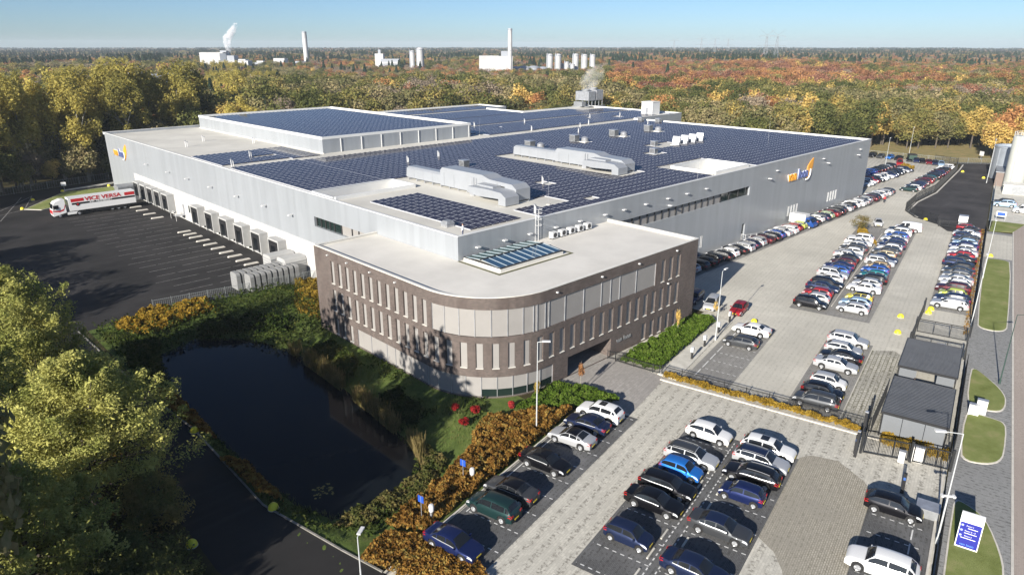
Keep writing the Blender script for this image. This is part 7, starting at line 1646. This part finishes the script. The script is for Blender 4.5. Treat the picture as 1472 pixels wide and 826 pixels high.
# ================================================================== FAR WOODS (instanced mass)
def jgrid(dmin, dmax, sp):
    az0, az1 = R(46 - 41), R(46 + 41); n = int(2 * dmax / sp) + 2
    gx, gy = np.meshgrid(np.arange(n) * sp - dmax * .2, np.arange(n) * sp - dmax * .2); gx = gx + (np.arange(n) % 2)[:, None] * sp / 2
    P = np.stack([gx.ravel(), gy.ravel()], 1) + rng.uniform(-.38, .38, (n * n, 2)) * sp; d = np.hypot(P[:, 0], P[:, 1]); a = np.arctan2(P[:, 1], P[:, 0])
    return P[(d > dmin) & (d < dmax) & (a > az0) & (a < az1)]
G = [jgrid(225, 650, 6.8), jgrid(650, 1200, 8.2), jgrid(1200, 2400, 13.0), jgrid(2400, 5200, 26.0)]
WID = np.concatenate([np.full(len(g), w) for g, w in zip(G, (1.15, 1.25, 1.6, 2.7))]); P = np.vstack(G)
keep = ~((P[:, 0] > 40) & (P[:, 0] < 216) & (P[:, 1] > 50) & (P[:, 1] < 213)) & ~((P[:, 0] > 170) & (P[:, 0] < 270) & (P[:, 1] < 103)) & ~((P[:, 1] < 60) & (P[:, 0] < 345)) & ~((P[:, 0] < 20) & (P[:, 1] < 206)) & ~inpoly(P, [(251, 130), (249, 86), (251, 60), (266, 36), (345, 58), (287, 90), (270, 130)])
for c in CLEAR: keep &= ~((np.abs(P[:, 0] - c[0]) < c[2]) & (np.abs(P[:, 1] - c[1]) < c[3]))
pl_ = np.array([(p[1], p[2]) for p in place_list[:290]])
near = np.hypot(P[:, 0], P[:, 1]) < 420; dm = np.full(len(P), 1e9); ii = np.where(near)[0]
for k in range(0, len(ii), 2000): dm[ii[k:k + 2000]] = np.sqrt(((P[ii[k:k + 2000], None] - pl_[None]) ** 2).sum(2).min(1))
keep &= dm > 5.2; P = P[keep]; WID = WID[keep]
D = np.hypot(P[:, 0], P[:, 1]); PX = 736 + 1049 * np.tan(R(46) - np.arctan2(P[:, 1], P[:, 0]))
patch_ = np.sin(P[:, 0] * .021 + 1.3) * np.cos(P[:, 1] * .017) + .6 * np.sin(P[:, 0] * .049 + P[:, 1] * .037)
KEYS = ['willow', 'oak', 'yellow', 'orange', 'beech', 'bare', 'spruce', 'poplar']  # neighbours in this list blend into each other
def probs(px, d, pt):
    if px > 880:
        if d < 360: w = [2.5, 7, 1.5, .3, .1, .2, 0, 0]
        elif d < 440: w = [2, 5, 1.8, 1.2, .9, .4, 0, 0]
        elif d < 900: w = [.5, 1.6, .9, 3.0, 6.5, .5, .1, 0] if px < 1270 else [1.5, 4, 1.2, 1.8, 2.8, .6, .1, 0]
        elif d < 1250: w = [.5, 1.5, .4, 1.2, 2.5, 1.5, 5 if (pt > 0 and px < 1125) else .6, 0]
        elif d < 2000: w = [.8, 1.5, .2, .8, 2.0, 2, 3 if pt > -.2 else .8, 0]
        else: w = [.5, 1.2, 0, .3, .8, 2, 2.5, 0]
    elif px > 420:
        if d < 420: w = [5, 6, .5, .3, .2, .6, 0, 0]
        elif d < 650: w = [3, 5, .5, 1.0, .6, .8, 0, 0]
        elif d < 1100: w = [1.2, 3, .4, 1.4, 1.4, 2.0, .5, 0]
        else: w = [.8, 2.0, .1, .5, .7, 2, 3 if pt > -.1 else .8, 0]
    else:
        if d < 420: w = [4, 6, .6, .4, .2, .8, .1, .6]
        elif d < 900: w = [2.5, 4, .4, .9, .5, 1.6, .4, .4]
        else: w = [.7, 1.8, .1, .4, .5, 2, 3.5 if pt > -.3 else 1, 0]
    w = np.array(w); return w / w.sum()   # cumulative ranks follow KEYS
pidx = np.empty(len(P), np.int32)
def smooth_field(P, wl, seed):                      # coherent stands of one kind: low frequency field turned into 0..1 ranks
    r_ = np.random.default_rng(seed); f = 0
    for k in range(9):
        a = r_.uniform(0, 6.28); q = 2 * PI / (wl * r_.uniform(.6, 1.8)); f = f + np.sin(P[:, 0] * q * math.cos(a) + P[:, 1] * q * math.sin(a) + r_.uniform(0, 6.28))
    return f
fld = smooth_field(P, 75, 4) / 2.1 + rng.normal(0, .62, len(P)); U = .5 * (1 + np.vectorize(math.erf)(fld / 1.68))
for i in range(len(P)): pidx[i] = min(7, int(np.searchsorted(np.cumsum(probs(PX[i], D[i], patch_[i])), U[i])))
H0 = np.array([PROTO[k][1] for k in KEYS]); Ht = rng.uniform(13, 18.5, len(P)); Ht[pidx == 7] *= 1.25; Ht[pidx == 6] *= 1.2; Ht += np.clip((D - 225) / 300, 0, 1) * 1.0 + 1.6 * np.clip(smooth_field(P, 420, 9) / 2.1, -1.2, 1.6) * (D > 700)
behind = (PX < 900) & (D < 480) & (PX > 300); Ht[behind] += 2.5; Ht[(PX > 280) & (PX < 870) & (D > 430) & (D < 900)] -= 4.0
var = rng.integers(0, 3, len(P)); me = bpy.data.meshes.new('far_woods'); me.vertices.add(len(P)); me.vertices.foreach_set('co', np.column_stack([P, np.zeros(len(P))]).astype(np.float32).ravel())
names = []
for ki, k in enumerate(KEYS):
    for v in range(len(PROTO[k][0])): names.append((ki, v))
code = np.array([names.index((int(a), int(b) % len(PROTO[KEYS[int(a)]][0]))) for a, b in zip(pidx, var)], np.int32)
at = me.attributes.new('kind_index', 'INT', 'POINT'); at.data.foreach_set('value', code)
sc_ = Ht / H0[pidx]; sv = np.column_stack([sc_ * WID, sc_ * WID, sc_]).astype(np.float32)
at = me.attributes.new('tree_scale', 'FLOAT_VECTOR', 'POINT'); at.data.foreach_set('vector', sv.ravel())
at = me.attributes.new('tree_turn', 'FLOAT_VECTOR', 'POINT'); at.data.foreach_set('vector', np.column_stack([np.zeros(len(P)), np.zeros(len(P)), rng.uniform(0, 6.28, len(P))]).astype(np.float32).ravel())
FW = link('far_woods', me); tag(FW, 'mixed autumn woods stretching back to the hazy horizon', 'woods', kind='stuff')
src = {}
for o in COL.objects:
    if o.name.split('.')[0] == 'crown' and o.parent is not None: src.setdefault(o.data.name, o)
ng = bpy.data.node_groups.new('woods', 'GeometryNodeTree'); ng.interface.new_socket('Geometry', in_out='INPUT', socket_type='NodeSocketGeometry'); ng.interface.new_socket('Geometry', in_out='OUTPUT', socket_type='NodeSocketGeometry')
gi = ng.nodes.new('NodeGroupInput'); go = ng.nodes.new('NodeGroupOutput'); jn = ng.nodes.new('GeometryNodeJoinGeometry'); LN = ng.links
def named(n_, ty):
    a = ng.nodes.new('GeometryNodeInputNamedAttribute'); a.data_type = ty; a.inputs[0].default_value = n_; return a.outputs[0]
nk, ns_, nr = named('kind_index', 'INT'), named('tree_scale', 'FLOAT_VECTOR'), named('tree_turn', 'FLOAT_VECTOR')
extra = []
for c_, (ki, v) in enumerate(names):
    cm = PROTO[KEYS[ki]][0][v][0]
    if cm.name not in src:                     # a kind not yet planted near by: plant one real tree of it far out
        t = tree(KEYS[ki], 300 + 9 * c_, 300 + 7 * c_, 16, 'in the wood behind the hall', 'trees behind the hall', v); src[cm.name] = [ch for ch in t.children if ch.data == cm][0]
    oi = ng.nodes.new('GeometryNodeObjectInfo'); oi.transform_space = 'ORIGINAL'; oi.inputs['Object'].default_value = src[cm.name]; oi.inputs['As Instance'].default_value = True
    cp_ = ng.nodes.new('FunctionNodeCompare'); cp_.data_type = 'INT'; cp_.operation = 'EQUAL'; LN.new(nk, cp_.inputs[2]); cp_.inputs[3].default_value = c_
    ip = ng.nodes.new('GeometryNodeInstanceOnPoints'); LN.new(gi.outputs[0], ip.inputs['Points']); LN.new(cp_.outputs[0], ip.inputs['Selection']); LN.new(oi.outputs['Geometry'], ip.inputs['Instance']); LN.new(nr, ip.inputs['Rotation']); LN.new(ns_, ip.inputs['Scale']); LN.new(ip.outputs[0], jn.inputs[0])
LN.new(jn.outputs[0], go.inputs[0])
md = FW.modifiers.new('woods', 'NODES'); md.node_group = ng
print('far trees', len(P), 'near', len(TREES), 'panels', len(spots))

# ================================================================== STEAM AND HAZE
def steam(name, c, rad, pts, dens, lab, scale):
    """plume: a lumpy closed shell filled with scattering vapour"""
    bmx = bmesh.new()
    V_ = []; n = 18
    for i, (x, y, z, r) in enumerate(pts):
        for k in range(n):
            a = 2 * PI * k / n; rr = r * (1 + .22 * math.sin(3 * a + i * 1.7) + .12 * math.sin(5 * a - i)); V_.append((x + rr * math.cos(a), y + rr * math.sin(a), z))
    Fc = [tuple(range(n - 1, -1, -1)), tuple((len(pts) - 1) * n + k for k in range(n))]
    for i in range(len(pts) - 1):
        for k in range(n): Fc.append((i * n + k, i * n + (k + 1) % n, (i + 1) * n + (k + 1) % n, (i + 1) * n + k))
    me = bpy.data.meshes.new(name); me.from_pydata(V_, [], Fc)
    m, t_, N, Lk, p = new_mat(name + '_vapour'); N.remove(p); out = N['Material Output']; pv_ = N.new('ShaderNodeVolumePrincipled'); pv_.inputs['Color'].default_value = (.97, .97, .98, 1); pv_.inputs['Anisotropy'].default_value = -.3
    f = noise(N, Lk, pos_node(N, Lk), scale, 4); r_ = ramp(N, Lk, f, [(.36, 0.0), (.62, 1.0)]); mm = N.new('ShaderNodeMath'); mm.operation = 'MULTIPLY'; Lk.new(r_, mm.inputs[0]); mm.inputs[1].default_value = dens; Lk.new(mm.outputs[0], pv_.inputs['Density']); Lk.new(pv_.outputs[0], out.inputs['Volume'])
    me.materials.append(m); o = link(name, me, None, c); return tag(o, lab, 'steam')
steam('steam_plume', (348, 830, 18), 0, [(0, 0, 0, 1.2), (0, 0, 6, 1.8), (-.5, .5, 13, 3.0), (-.5, .6, 20, 4.2), (1, -.5, 26, 5.0), (4, -3, 32, 4.8), (7, -6, 37, 3.4), (9, -7, 41, 2.0)], .30, 'white steam plume rising from the factory at the left', .2)
steam('steam_cloud', (206.5, 172.5, 19.6), 0, [(0, 0, 0, 2.6), (.2, -.3, 2.2, 3.6), (.8, -.8, 4.5, 4.0), (1.6, -1.4, 6.8, 3.4), (2.4, -2, 9, 1.6)], .06, 'thin steam drifting above the roof cooling tower', .25)
hz = MB(); hz.b2(-5600, -5600, -6.0, 5600, 5600, 62)
m, t_, N, Lk, p = new_mat('haze_air'); N.remove(p); pv_ = N.new('ShaderNodeVolumePrincipled'); pv_.inputs['Color'].default_value = (.80, .90, 1.0, 1); pv_.inputs['Density'].default_value = 0.00011; pv_.inputs['Anisotropy'].default_value = .0
N_ = N['Material Output']; Lk.new(pv_.outputs[0], N_.inputs['Volume'])
HAZE = True
if HAZE:
    o = hz.build('haze', m); o['kind'] = 'stuff'; tag(o, 'thin bluish autumn haze over the distant woods', 'haze')
